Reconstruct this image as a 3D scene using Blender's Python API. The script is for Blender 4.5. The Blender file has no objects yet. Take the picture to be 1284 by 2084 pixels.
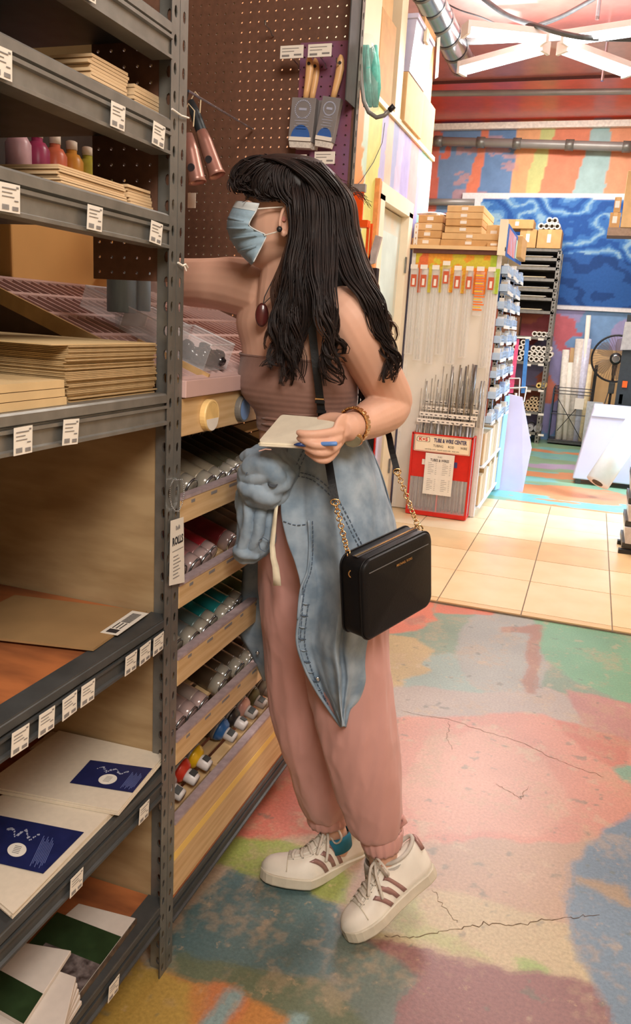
import bpy, math, random
import numpy as np
from mathutils import Vector, noise
random.seed(7); rng = np.random.default_rng(7)
S = bpy.context.scene
COL = S.collection
# ---------------------------------------------------------------- camera
FPX = 1600.0; EYE = np.array([0, 0, 1.38])
PITCH, YAW, ROLL = math.radians(13.6), math.radians(18.5), math.radians(3.4)
HD = np.array([-math.sin(YAW), math.cos(YAW), 0.0])
RT = np.array([math.cos(YAW), math.sin(YAW), 0.0])
ZU = np.array([0, 0, 1.0])
FW = HD*math.cos(PITCH) - ZU*math.sin(PITCH)
U0 = ZU*math.cos(PITCH) + HD*math.sin(PITCH)
CR = RT*math.cos(ROLL) + U0*math.sin(ROLL)
CU = -RT*math.sin(ROLL) + U0*math.cos(ROLL)
cd = bpy.data.cameras.new('camera'); cam = bpy.data.objects.new('camera', cd); COL.objects.link(cam)
cd.sensor_fit = 'VERTICAL'; cd.sensor_height = 36.0; cd.lens = 36.0*FPX/2084.0
cd.clip_start = 0.05; cd.clip_end = 60
from mathutils import Matrix
M3 = Matrix(((CR[0], CU[0], -FW[0]), (CR[1], CU[1], -FW[1]), (CR[2], CU[2], -FW[2])))
cam.matrix_world = Matrix.Translation(EYE) @ M3.to_4x4()
S.camera = cam
# ---------------------------------------------------------------- exposure, world, lights
S.view_settings.view_transform = 'Standard'; S.view_settings.look = 'None'
S.view_settings.gamma = 1.0; S.view_settings.use_curve_mapping = False
S.view_settings.exposure = 0.0
W = bpy.data.worlds.new('world'); S.world = W; W.use_nodes = True
W.node_tree.nodes['Background'].inputs[0].default_value = (1.0, 0.93, 0.85, 1)
W.node_tree.nodes['Background'].inputs[1].default_value = 0.3
def area(name, loc, target, size, energy, color, sy=None):
    l = bpy.data.lights.new(name, 'AREA'); l.energy = energy; l.color = color
    l.shape = 'RECTANGLE'; l.size = size; l.size_y = sy or size
    o = bpy.data.objects.new(name, l); COL.objects.link(o); o.location = loc
    o.rotation_euler = (Vector(target)-Vector(loc)).to_track_quat('-Z', 'Y').to_euler()
    return o
area('aisle_light', (0.55, 2.9, 3.5), (0.0, 1.7, 0.4), 1.2, 46, (1.0, 0.92, 0.82), 0.35)
area('near_fill_light', (0.8, -0.9, 3.1), (-0.4, 1.6, 1.0), 1.3, 98, (1.0, 0.92, 0.83), 0.9)  # unseen fill added behind the camera, brightens the woman and near shelves
area('stand_fill_light', (0.5, 4.3, 3.9), (-0.6, 5.4, 0.9), 1.2, 52, (1.0, 0.98, 0.95), 0.5)  # unseen lamp added to lift the underlit end of the white stand
area('star_lamp_light', (-0.62, 6.85, 3.36), (-0.62, 6.85, 0), 1.1, 100, (0.97, 0.98, 1.0), 1.1)
area('far_lamp_light', (-0.6, 9.6, 3.9), (-0.6, 10.4, 0), 2.0, 78, (1.0, 0.96, 0.9), 0.5)
dl = area('shopfront_daylight', (2.5, 7.3, 2.2), (0.2, 7.0, 0.0), 1.0, 72, (0.45, 0.70, 1.0), 1.2); dl.data.spread = math.radians(75)
area('star_lamp_uplight', (-0.62, 6.85, 3.62), (-0.62, 6.85, 5), 1.3, 60, (0.97, 0.98, 1.0), 1.3)
# ---------------------------------------------------------------- helpers
def ray(px, py): return FW*FPX + CR*(px-642) - CU*(py-1042)
def hit(px, py, ax, val):            # where the view line of a photo point meets a real plane
    d = ray(px, py); i = 'XYZ'.index(ax); return EYE + d*((val-EYE[i])/d[i])
def at(px, py, D):                   # point at horizontal distance D
    d = ray(px, py); return EYE + d*(D/(d@HD))
def sc(*c):
    c = [x/255.0 for x in c[:3]]
    return tuple(x/12.92 if x <= .04045 else ((x+.055)/1.055)**2.4 for x in c)
def nrm(v):
    v = np.asarray(v, float); n = np.linalg.norm(v); return v/n if n > 1e-12 else v
MATS = {}
def mat(key, c, rough=.6, metal=0, var=.12, scale=30, bump=.0, stretch=(1, 1, 1), c2=None, alpha=1, trans=0, emit=0, spec=.4, coat=0, sheen=0, detail=4, sub=0):
    if key in MATS: return MATS[key]
    m = bpy.data.materials.new(key); m.use_nodes = True; n = m.node_tree; B = n.nodes['Principled BSDF']
    c = tuple(c)+(1,)
    B.inputs['Roughness'].default_value = rough; B.inputs['Metallic'].default_value = metal
    B.inputs['Specular IOR Level'].default_value = spec
    B.inputs['Coat Weight'].default_value = coat
    B.inputs['Sheen Weight'].default_value = sheen
    if sub: B.inputs['Subsurface Weight'].default_value = sub; B.inputs['Subsurface Radius'].default_value = (.012, .005, .003)
    tc = n.nodes.new('ShaderNodeTexCoord'); mp = n.nodes.new('ShaderNodeMapping'); mp.inputs['Scale'].default_value = stretch
    geo = n.nodes.new('ShaderNodeNewGeometry')
    nz = n.nodes.new('ShaderNodeTexNoise'); nz.inputs['Scale'].default_value = scale; nz.inputs['Detail'].default_value = detail
    n.links.new(tc.outputs['Object'], mp.inputs[0]); n.links.new(mp.outputs[0], nz.inputs['Vector'])
    rp = n.nodes.new('ShaderNodeValToRGB'); rp.color_ramp.elements[0].position = .35; rp.color_ramp.elements[1].position = .68
    if c2 is None:
        lo = tuple(x*(1-var) for x in c[:3])+(1,); hi = tuple(min(1, x*(1+var)) for x in c[:3])+(1,)
    else: lo, hi = c, tuple(c2)+(1,)
    rp.color_ramp.elements[0].color = lo; rp.color_ramp.elements[1].color = hi
    n.links.new(nz.outputs['Fac'], rp.inputs[0]); n.links.new(rp.outputs[0], B.inputs['Base Color'])
    if bump:
        b = n.nodes.new('ShaderNodeBump'); b.inputs['Strength'].default_value = bump; b.inputs['Distance'].default_value = .002
        n.links.new(nz.outputs['Fac'], b.inputs['Height']); n.links.new(b.outputs[0], B.inputs['Normal'])
    if alpha < 1: B.inputs['Alpha'].default_value = alpha
    if trans: B.inputs['Transmission Weight'].default_value = trans
    if emit: n.links.new(rp.outputs[0], B.inputs['Emission Color']); B.inputs['Emission Strength'].default_value = emit
    MATS[key] = m; return m
def vmat(key, rough=.5, nscale=60, namt=.25, spec=.4, bump=.1, scuff=None):
    if key in MATS: return MATS[key]
    m = bpy.data.materials.new(key); m.use_nodes = True; n = m.node_tree; B = n.nodes['Principled BSDF']
    B.inputs['Roughness'].default_value = rough; B.inputs['Specular IOR Level'].default_value = spec
    at_ = n.nodes.new('ShaderNodeAttribute'); at_.attribute_name = 'paint'
    g = n.nodes.new('ShaderNodeTexCoord')
    nz = n.nodes.new('ShaderNodeTexNoise'); nz.inputs['Scale'].default_value = nscale; nz.inputs['Detail'].default_value = 8; nz.inputs['Roughness'].default_value = .65
    n.links.new(g.outputs['Object'], nz.inputs['Vector'])
    rp = n.nodes.new('ShaderNodeMapRange'); rp.inputs[1].default_value = .3; rp.inputs[2].default_value = .7; rp.inputs[3].default_value = 1-namt; rp.inputs[4].default_value = 1+namt
    n.links.new(nz.outputs['Fac'], rp.inputs[0])
    mx = n.nodes.new('ShaderNodeMix'); mx.data_type = 'RGBA'; mx.blend_type = 'MULTIPLY'; mx.inputs[0].default_value = 1
    n.links.new(at_.outputs['Color'], mx.inputs[6]); n.links.new(rp.outputs[0], mx.inputs[7])
    out = mx.outputs[2]
    if scuff:
        n2 = n.nodes.new('ShaderNodeTexNoise'); n2.inputs['Scale'].default_value = scuff[0]; n2.inputs['Detail'].default_value = 9; n2.inputs['Roughness'].default_value = .7
        n.links.new(g.outputs['Object'], n2.inputs['Vector'])
        r2 = n.nodes.new('ShaderNodeMapRange'); r2.inputs[1].default_value = scuff[1]; r2.inputs[2].default_value = scuff[1]+.06; r2.inputs[3].default_value = 0; r2.inputs[4].default_value = scuff[3]
        n.links.new(n2.outputs['Fac'], r2.inputs[0])
        m2 = n.nodes.new('ShaderNodeMix'); m2.data_type = 'RGBA'; n.links.new(r2.outputs[0], m2.inputs[0]); n.links.new(out, m2.inputs[6]); m2.inputs[7].default_value = tuple(scuff[2])+(1,)
        out = m2.outputs[2]
    n.links.new(out, B.inputs['Base Color'])
    if bump:
        b = n.nodes.new('ShaderNodeBump'); b.inputs['Strength'].default_value = bump; b.inputs['Distance'].default_value = .002
        n.links.new(nz.outputs['Fac'], b.inputs['Height']); n.links.new(b.outputs[0], B.inputs['Normal'])
    MATS[key] = m; return m

class MB:
    def __init__(s): s.v = []; s.f = []
    def add(s, vs, fs):
        k = len(s.v); s.v.extend([tuple(map(float, p)) for p in vs]); s.f.extend([tuple(i+k for i in f) for f in fs]); return s
    def obox(s, c, a, b, d):
        c, a, b, d = map(lambda q: np.asarray(q, float), (c, a, b, d))
        if np.dot(np.cross(a, b), d) < 0: a = -a
        vs = [c+i*a+j*b+k*d for k in (-1, 1) for j in (-1, 1) for i in (-1, 1)]
        return s.add(vs, [(0, 2, 3, 1), (4, 5, 7, 6), (0, 1, 5, 4), (2, 6, 7, 3), (0, 4, 6, 2), (1, 3, 7, 5)])
    def box(s, x0, x1, y0, y1, z0, z1):
        return s.obox(((x0+x1)/2, (y0+y1)/2, (z0+z1)/2), ((x1-x0)/2, 0, 0), (0, (y1-y0)/2, 0), (0, 0, (z1-z0)/2))
    def loft(s, rings, cap=True, closed=True):
        rings = [np.asarray(r, float) for r in rings]; n = len(rings[0]); k = len(s.v)
        for r in rings: s.v.extend([tuple(p) for p in r])
        m = n if closed else n-1
        for i in range(len(rings)-1):
            for j in range(m):
                a = k+i*n+j; b = k+i*n+(j+1) % n; s.f.append((a, b, b+n, a+n))
        if cap and closed:
            for i, fl in ((0, True), (len(rings)-1, False)):
                c = len(s.v); s.v.append(tuple(rings[i].mean(0)))
                for j in range(n):
                    a = k+i*n+j; b = k+i*n+(j+1) % n
                    s.f.append((b, a, c) if fl else (a, b, c))
        return s
    def tube(s, pts, r, n=8, cap=True, sq=1.0, up=None):
        pts = [np.asarray(p, float) for p in pts]; m = len(pts)
        rs = r if hasattr(r, '__len__') else [r]*m
        t = [nrm(pts[min(i+1, m-1)]-pts[max(i-1, 0)]) for i in range(m)]
        u = np.cross(t[0], up if up is not None else ZU)
        if np.linalg.norm(u) < 1e-3: u = np.cross(t[0], [1, 0, 0])
        u = nrm(u); rings = []
        for i in range(m):
            u = nrm(u-t[i]*np.dot(u, t[i])); w = np.cross(t[i], u)
            rings.append([pts[i]+(u*math.cos(a)+w*math.sin(a)*sq)*rs[i] for a in [2*math.pi*j/n for j in range(n)]])
        return s.loft(rings, cap)
    def lathe(s, c, ax, prof, n=20):    # prof: (distance along axis, radius)
        c = np.asarray(c, float); ax = nrm(ax); u = np.cross(ax, ZU)
        if np.linalg.norm(u) < 1e-3: u = np.array([1., 0, 0])
        u = nrm(u); w = np.cross(ax, u)
        return s.loft([[c+ax*t+(u*math.cos(a)+w*math.sin(a))*r for a in [2*math.pi*j/n for j in range(n)]] for t, r in prof])
    def prism(s, poly, d):              # planar polygon (3D points) swept along d
        poly = [np.asarray(p, float) for p in poly]; d = np.asarray(d, float); n = len(poly)
        nn = sum(np.cross(poly[i]-poly[0], poly[(i+1) % n]-poly[0]) for i in range(n))
        if np.dot(nn, d) > 0: poly = poly[::-1]
        vs = poly+[p+d for p in poly]
        return s.add(vs, [tuple(range(n)), tuple(range(2*n-1, n-1, -1))]+[(i, i+n, (i+1) % n+n, (i+1) % n) for i in range(n)])
    def perf(s, o, eu, ev, nu, nv, cu, cv, rx, ry, th, skip=None, seg=8):
        o = np.asarray(o, float); eu = nrm(eu); ev = nrm(ev); nn = np.cross(eu, ev)
        angs = [math.pi/4+2*math.pi*i/seg for i in range(seg)]
        for i in range(nu):
            for j in range(nv):
                c = o+eu*(i+.5)*cu+ev*(j+.5)*cv
                if skip and skip(i, j):
                    s.obox(c-nn*th/2, eu*cu/2, ev*cv/2, nn*th/2); continue
                out = []
                for a in angs:
                    x, y = math.cos(a), math.sin(a); k = max(abs(x), abs(y)); out.append((x/k*cu/2, y/k*cv/2))
                inn = [(math.cos(a)*rx, math.sin(a)*ry) for a in angs]
                P = lambda q, d: c+eu*q[0]+ev*q[1]-nn*d
                vs = [P(q, 0) for q in out]+[P(q, 0) for q in inn]+[P(q, th) for q in inn]+[P(q, th) for q in out]
                fs = []
                for q in range(seg):
                    r_ = (q+1) % seg
                    fs += [(q, r_, seg+r_, seg+q), (seg+q, seg+r_, 2*seg+r_, 2*seg+q), (2*seg+q, 2*seg+r_, 3*seg+r_, 3*seg+q)]
                s.add(vs, fs)
        return s
POS = {}
def tag(o, label=None, cat=None, group=None, kind=None):
    for k, v in (('label', label), ('category', cat), ('group', group), ('kind', kind)):
        if v: o[k] = v
    return o
def link(name, mb, m, parent=None, smooth=False, label=None, cat=None, group=None, kind=None, bevel=0, subsurf=0, solid=0):
    V = np.array(mb.v, float); c = (V.min(0)+V.max(0))/2
    me = bpy.data.meshes.new(name); me.from_pydata([tuple(p) for p in (V-c)], [], mb.f); me.update()
    me.materials.append(m)
    if smooth: me.polygons.foreach_set('use_smooth', [True]*len(me.polygons))
    o = bpy.data.objects.new(name, me); COL.objects.link(o); POS[o.name] = c
    if parent is not None: o.parent = parent; o.location = c-POS[parent.name]
    else: o.location = c
    if solid: q = o.modifiers.new('s', 'SOLIDIFY'); q.thickness = solid; q.offset = 0
    if bevel: q = o.modifiers.new('b', 'BEVEL'); q.width = bevel; q.segments = 2; q.limit_method = 'ANGLE'
    if subsurf: q = o.modifiers.new('u', 'SUBSURF'); q.levels = subsurf; q.render_levels = subsurf
    return tag(o, label, cat, group, kind)
def thing(name, label, cat, loc=(0, 0, 0), group=None, kind=None):
    o = bpy.data.objects.new(name, None); COL.objects.link(o); o.location = loc; o.empty_display_size = .05
    POS[o.name] = np.asarray(loc, float); return tag(o, label, cat, group, kind)
def dup(root, matrix=None, label=None, parent=None, mats=None):
    c = root.copy(); COL.objects.link(c)
    if parent is not None: c.parent = parent
    if matrix is not None: c.matrix_local = matrix
    if label: c['label'] = label
    for ch in root.children:
        dup(ch, None, None, c)
    return c
def text(name, s, size, o, eu, ev, m, parent, ext=.0006, sx=1, bold=0, align='CENTER'):
    cu = bpy.data.curves.new(name, 'FONT'); cu.body = s; cu.size = size; cu.extrude = ext; cu.align_x = align; cu.align_y = 'CENTER'
    cu.offset = bold; cu.resolution_u = 2
    t = bpy.data.objects.new(name, cu); COL.objects.link(t)
    me = bpy.data.meshes.new_from_object(t.evaluated_get(bpy.context.evaluated_depsgraph_get()))
    bpy.data.objects.remove(t)
    eu = nrm(eu)*sx; ev = nrm(ev); nn = np.cross(nrm(eu), ev)
    mb = MB()
    for v in me.vertices: mb.v.append(tuple(np.asarray(o)+eu*v.co[0]+ev*v.co[1]+nn*v.co[2]))
    mb.f = [tuple(p.vertices) for p in me.polygons]
    bpy.data.meshes.remove(me)
    return link(name, mb, m, parent)
def paint_mesh(name, o, eu, ev, nu, nv, du, dv, fn, m, parent=None, kind=None, th=0):
    o = np.asarray(o, float); eu = nrm(eu); ev = nrm(ev)
    U, V = np.meshgrid(np.arange(nu+1)*du, np.arange(nv+1)*dv)
    P = o+U.ravel()[:, None]*eu+V.ravel()[:, None]*ev
    c = (P.min(0)+P.max(0))/2
    me = bpy.data.meshes.new(name); me.vertices.add(len(P)); me.vertices.foreach_set('co', (P-c).astype(np.float32).ravel())
    I = (np.arange(nv)[:, None]*(nu+1)+np.arange(nu)[None]).ravel()
    Q = np.stack([I, I+1, I+nu+2, I+nu+1], 1).ravel()
    me.loops.add(len(Q)); me.loops.foreach_set('vertex_index', Q); me.polygons.add(nu*nv)
    me.polygons.foreach_set('loop_start', np.arange(nu*nv)*4); me.update(calc_edges=True)
    a = me.color_attributes.new('paint', 'FLOAT_COLOR', 'POINT')
    C = np.ones((len(P), 4), np.float32); C[:, :3] = fn(P); a.data.foreach_set('color', C.ravel())
    me.materials.append(m); ob = bpy.data.objects.new(name, me); COL.objects.link(ob); POS[ob.name] = c
    if parent is not None: ob.parent = parent; ob.location = c-POS[parent.name]
    else: ob.location = c
    return tag(ob, kind=kind)
def inpoly(x, y, poly):
    r = np.zeros(len(x), bool); n = len(poly)
    for i in range(n):
        x0, y0 = poly[i][:2]; x1, y1 = poly[(i+1) % n][:2]
        if y0 == y1: continue
        c = ((y0 > y) != (y1 > y)) & (x < (x1-x0)*(y-y0)/(y1-y0)+x0); r ^= c
    return r
def snoise(x, y, f, seed=0, oct=3):      # cheap smooth value noise, 2-D
    out = np.zeros_like(x); amp = 1; tot = 0
    for o_ in range(oct):
        X = x*f; Y = y*f; xi = np.floor(X).astype(int); yi = np.floor(Y).astype(int); fx = X-xi; fy = Y-yi
        fx = fx*fx*(3-2*fx); fy = fy*fy*(3-2*fy)
        def hsh(a, b):
            q = np.sin(a*127.1+b*311.7+seed*74.7+o_*19.3)*43758.5453; return q-np.floor(q)
        v = (hsh(xi, yi)*(1-fx)+hsh(xi+1, yi)*fx)*(1-fy)+(hsh(xi, yi+1)*(1-fx)+hsh(xi+1, yi+1)*fx)*fy
        out += v*amp; tot += amp; amp *= .5; f *= 2.1
    return out/tot*2-1
def relief(o, amp, scale, ridged=False, seed=0.0):
    me = o.data; sx, sy, sz = scale; vs = me.vertices; n = len(vs)
    nr = [v.normal.copy() for v in vs]
    for v, nn in zip(vs, nr):
        p = Vector((v.co.x*sx+seed, v.co.y*sy, v.co.z*sz))
        k = (1-2*abs(noise.noise(p)))*.7+noise.noise(p*2.3)*.3 if ridged else noise.noise(p)+.4*noise.noise(p*2.2)
        v.co += nn*(amp*k)
    me.update()
X1, Y1 = np.array([1., 0, 0]), np.array([0, 1., 0])
# ---------------------------------------------------------------- materials
STEEL = mat('grey_steel', sc(128, 126, 120), .42, .55, .14, 25, .05)
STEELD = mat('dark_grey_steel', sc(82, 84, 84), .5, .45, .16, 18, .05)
PLY = mat('plywood', sc(176, 150, 112), .6, 0, .1, 6, .03, (1, 1, 4), c2=sc(150, 122, 86))
DECKO = mat('orange_scuffed_deck', sc(182, 110, 64), .5, 0, .2, 5.5, .05, (1, 3, 1), c2=sc(120, 70, 44), detail=12)
PINE = mat('pine', sc(216, 184, 138), .5, 0, .1, 7, .02, (3, 1, 14), c2=sc(198, 162, 114))
PINEY = mat('yellow_pine_strip', sc(238, 200, 110), .5, 0, .05, 7)
MAUVE = mat('mauve_tray_paint', sc(204, 172, 166), .45, 0, .05, 12)
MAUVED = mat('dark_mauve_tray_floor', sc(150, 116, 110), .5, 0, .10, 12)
PEG = mat('brown_pegboard', sc(104, 72, 56), .55, 0, .12, 60, .03)
PEGP = mat('purple_pegboard', sc(128, 70, 84), .5, 0, .2, 9, c2=sc(118, 84, 116))
CHIP = mat('chipboard', sc(176, 148, 106), .8, 0, .16, 40, .1, (1, 1, 30))
CHIPT = mat('chipboard_top', sc(200, 172, 126), .8, 0, .06, 20)
WPANEL = mat('birch_panel', sc(216, 186, 146), .6, 0, .08, 9, .02, (1, 1, 20))
WHITE = mat('white_paper', sc(232, 226, 214), .6, 0, .03, 30)
CREAM = mat('cream_paint', sc(232, 216, 180), .6, 0, .05, 5)
INK = mat('black_ink', sc(48, 46, 50), .6)
GREYINK = mat('grey_ink', sc(130, 126, 124), .6)
CARD = mat('cardboard', sc(200, 156, 100), .75, 0, .08, 14)
CARD2 = mat('pale_cardboard', sc(214, 176, 122), .75, 0, .07, 14)
CLEAR = mat('clear_plastic', (.93, .93, .95), .08, 0, .02, 30, alpha=.15, spec=.7)
CLEARM = mat('milky_plastic', (.85, .84, .86), .25, 0, .04, 30, alpha=.5, spec=.6)
WMET = mat('white_metal', sc(226, 222, 214), .45, 0, .03, 20)
BLUEW = mat('pale_blue_plastic', sc(186, 210, 236), .35, 0, .08, 20)
NAVY = mat('navy_label', sc(28, 36, 84), .4, 0, .15, 40)
BLACK = mat('black_plastic', sc(30, 30, 32), .4, 0, .1, 30)
RED = mat('red_plastic', sc(206, 38, 28), .35, 0, .06, 20)
ORANGE = mat('orange_metal', sc(244, 92, 20), .4, 0, .05, 20)
CHROME = mat('galvanised_duct', sc(196, 204, 212), .22, .95, .1, 9)
GOLD = mat('gold_metal', sc(222, 184, 130), .25, 1, .05, 20)
# ---------------------------------------------------------------- floor, with its painted patches
F0 = lambda px, py: tuple(hit(px, py, 'Z', 0)[:2])
PATCH = [
 ([(600,1220),(1284,1240),(1500,1300),(1500,1480),(1284,1440),(1100,1400),(980,1400),(600,1400)], (132,160,134)),
 ([(740,1330),(960,1330),(1000,1410),(740,1412)], (152,176,166)),
 ([(975,1243),(940,1275),(927,1320),(935,1360),(960,1395),(1010,1418),(1090,1418),(1120,1360),(1120,1262)], (166,168,160)),
 ([(1085,1262),(1150,1262),(1284,1290),(1500,1340),(1500,1500),(1284,1432),(1180,1392),(1105,1340)], (116,180,138)),
 ([(740,1290),(790,1290),(845,1300),(880,1322),(858,1352),(880,1362),(820,1385),(800,1420),(740,1430)], (202,172,108)),
 ([(780,1270),(860,1225),(880,1222),(885,1262),(850,1284),(780,1288)], (232,110,66)),
 ([(820,1262),(862,1250),(868,1266),(835,1274)], (196,104,78)),
 ([(885,1228),(1010,1244),(1000,1252),(940,1250),(885,1246)], (226,112,72)),
 ([(740,1412),(800,1392),(1000,1412),(1110,1398),(1284,1470),(1500,1560),(1500,1640),(1284,1560),(1110,1462),(740,1466)], (184,168,156)),
 ([(1150,1400),(1284,1432),(1500,1500),(1500,1600),(1284,1530),(1180,1470)], (196,132,122)),
 ([(600,1466),(1100,1452),(1284,1522),(1500,1600),(1500,1760),(1284,1690),(1200,1722),(1140,1712),(900,1712),(600,1705)], (222,144,116)),
 ([(1120,1462),(1200,1480),(1284,1512),(1284,1580),(1190,1530)], (212,122,96)),
 ([(880,1500),(1000,1480),(1120,1560),(1170,1640),(1100,1700),(860,1690),(810,1600)], (224,158,128)),
 ([(1245,1560),(1284,1556),(1500,1600),(1500,1640),(1284,1600)], (124,170,142)),
 ([(600,1700),(900,1712),(1210,1712),(1170,1800),(1180,1900),(1000,1900),(760,1880),(600,1860)], (196,158,126)),
 ([(720,1830),(880,1805),(960,1820),(1160,1880),(1220,2020),(1080,1990),(960,1950),(780,1905),(700,1900)], (202,180,132)),
 ([(800,1830),(850,1818),(870,1880),(960,1920),(1000,1955),(960,1955),(880,1920),(800,1885)], (186,184,112)),
 ([(1055,1948),(1110,1965),(1100,1995),(1080,2000),(1050,1975)], (160,184,92)),
 ([(600,1890),(720,1900),(790,1905),(950,1950),(1100,1985),(1215,2005),(1270,2084),(1300,2300),(600,2300)], (152,98,92)),
 ([(1290,1655),(1225,1690),(1170,1765),(1152,1840),(1160,1905),(1200,1985),(1240,2050),(1260,2200),(1700,2200),(1700,1655)], (112,142,164)),
 ([(250,2000),(350,1890),(500,1735),(560,1780),(700,1842),(716,1900),(800,1960),(790,2084),(770,2400),(250,2400)], (92,124,124)),
 ([(700,1860),(760,1915),(840,1985),(810,2100),(800,2300),(640,2200)], (112,128,116)),
 ([(400,1700),(560,1702),(650,1730),(720,1785),(716,1845),(560,1792),(400,1755)], (158,168,66)),
 ([(400,1500),(700,1500),(700,1560),(690,1700),(560,1706),(400,1702)], (214,108,82)),
 ([(350,1930),(640,1990),(760,2084),(800,2200),(600,2200),(340,1975)], (112,124,92)),
 ([(80,1900),(342,1966),(480,2010),(620,2084),(700,2300),(60,2300)], (212,136,38)),
 ([(80,1900),(342,1966),(390,1990),(380,2084),(330,2300),(60,2300)], (200,158,40)),
 ([(430,1985),(520,2030),(480,2084),(400,2084)], (216,124,52)),
 ([(468,2014),(498,2014),(502,2026),(430,2100),(380,2140),(340,2140),(430,2050)], (140,170,170)),
 ([(607,2058),(640,2062),(620,2100),(560,2160),(540,2140)], (140,172,168)),
 ([(1018,1276),(1100,1272),(1106,1284),(1078,1290),(1018,1286)], (176,124,98)),
 ([(1076,1284),(1102,1284),(1094,1412),(1066,1410)], (176,124,98)),
 ([(1170,1785),(1260,1800),(1284,1840),(1230,1830),(1170,1800)], (176,150,116)),
]
def floor_col(P):
    x, y = P[:, 0], P[:, 1]
    wx = x+snoise(x, y, 11, 1)*.022+snoise(x, y, 50, 5)*.005; wy = y+snoise(x, y, 11, 2)*.022+snoise(x, y, 50, 6)*.005
    C = np.tile(np.array(sc(190, 160, 130)), (len(x), 1))
    for pts, c in PATCH:
        pp = [F0(*p) for p in pts]; k = np.zeros(len(x))
        for ox, oy in ((0, 0), (.010, 0), (-.010, 0), (0, .010), (0, -.010)): k += inpoly(wx+ox, wy+oy, pp)*.2
        C = C*(1-k[:, None])+np.array(sc(*c))*k[:, None]
    n = snoise(x, y, 4, 9, 4)[:, None]; C = C*(1+.18*n)
    w = np.clip((snoise(x, y, 18, 21, 4)-.42)*6, 0, 1)[:, None]*.5
    C = C*(1-w)+np.array(sc(206, 178, 140))*w
    C = C*.74; g_ = C.mean(1, keepdims=True); C = g_+(C-g_)*.80
    w2 = np.clip((snoise(x, y, 9, 61, 5)+snoise(x, y, 70, 63, 2)*.5-.12)*2.2, 0, 1)[:, None]*.42; C = C*(1-w2)+np.array(sc(176, 150, 120))*.9*w2
    w3 = np.clip((snoise(x, y, 26, 71, 4)-.5)*9, 0, 1)[:, None]*.55; C = C*(1-w3)+np.array(sc(96, 104, 92))*w3
    far = y > 6.6
    if far.any():
        a = snoise(x*.35, y, 1.7, 3, 4); b = snoise(x*.35, y, 2.3, 8, 4)
        base = np.tile(np.array(sc(126, 158, 122)), (len(x), 1))
        base[a > .22] = sc(112, 168, 158); base[b > .3] = sc(196, 130, 84); base[a < -.3] = sc(160, 140, 160); base[b < -.38] = sc(104, 138, 170)
        C[far] = base[far]*(1+.15*n[far])
    return C
FLM = vmat('painted_concrete_floor', .36, 120, .2, .45, .16, (22, .60, sc(190, 160, 124), .4))
fl = thing('floor', None, None, (0, 4, 0), kind='structure')
paint_mesh('painted_concrete', (-1.4, .75, 0), X1, Y1, 520, 640, .005, .005, floor_col, FLM, fl)
paint_mesh('painted_concrete', (-1.4, -1.6, 0), X1, Y1, 52, 47, .05, .05, floor_col, FLM, fl)
paint_mesh('painted_concrete', (1.2, -1.6, 0), X1, Y1, 30, 110, .05, .05, floor_col, FLM, fl)
paint_mesh('painted_concrete', (-3.5, 6.65, 0), X1, Y1, 310, 224, .02, .02, floor_col, FLM, fl)
link('sub_floor', MB().box(-3.5, 2.7, -1.6, 11.2, -.1, -.004), mat('bare_concrete', sc(150, 140, 125), .8), fl)
# cracks in the painted concrete, fine grooves of dark filler
CRK = mat('crack_filler', sc(96, 76, 60), .9)
def crack(pts, w=.0016):
    mb = MB(); q = []
    for i in range(len(pts)-1):
        a, b = np.array(F0(*pts[i])), np.array(F0(*pts[i+1])); n = 8
        for k in range(n): q.append(a+(b-a)*k/n+rng.normal(0, .0035, 2))
    q.append(np.array(F0(*pts[-1])))
    for a, b in zip(q[:-1], q[1:]):
        d = nrm(b-a); p = np.array([-d[1], d[0]])*w/2*rng.uniform(.5, 1.4)
        mb.add([(*(a-p), .0006), (*(b-p), .0006), (*(b+p), .0006), (*(a+p), .0006)], [(0, 1, 2, 3)])
    link('floor_crack', mb, CRK, fl)
crack([(782,1905),(850,1908),(930,1890),(985,1880),(1050,1882),(1110,1872),(1165,1868),(1220,1862)])
crack([(822,1448),(860,1456),(910,1464),(1000,1492),(1060,1510),(1110,1535),(1170,1562),(1230,1580)], .0013)
crack([(915,1468),(908,1500),(920,1525)], .001)
crack([(880,1810),(900,1840),(930,1878)], .001)
crack([(1010,1595),(1035,1610),(1060,1625),(1075,1600)], .001)
# tiles: raised ceramic squares with joints
TILE = mat('cream_tile', sc(226, 196, 150), .3, 0, .07, 5, c2=sc(232, 206, 164), spec=.5)
TILED = mat('cream_tile_warm', sc(218, 184, 134), .3, 0, .07, 5, spec=.5)
tiles_x = [-1.44+.425*k for k in range(10)]; tiles_x = [-1.375, -1.03, -.603, -.178, .255, .685, 1.11, 1.54, 1.97, 2.4, 2.6]
tiles_y = [3.87, 3.925, 4.455, 4.92, 5.39, 5.86, 6.32, 6.64]
link('tile_bed', MB().box(-1.375, 2.6, 3.865, 6.645, -.003, .007), mat('grey_grout', sc(132, 116, 98), .85), fl)
for i in range(len(tiles_x)-1):
    for j in range(len(tiles_y)-1):
        a, b, c, d = tiles_x[i]+.003, tiles_x[i+1]-.003, tiles_y[j]+.003, tiles_y[j+1]-.003
        if j == 0: c -= .003
        sk = .045*((tiles_x[i]+.6)) if j == 0 else 0
        z = .0125+rng.uniform(0, .0012)
        link('tile', MB().box(a, b, c, d, .004, z), TILE if (i*3+j) % 3 else TILED, fl)
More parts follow.
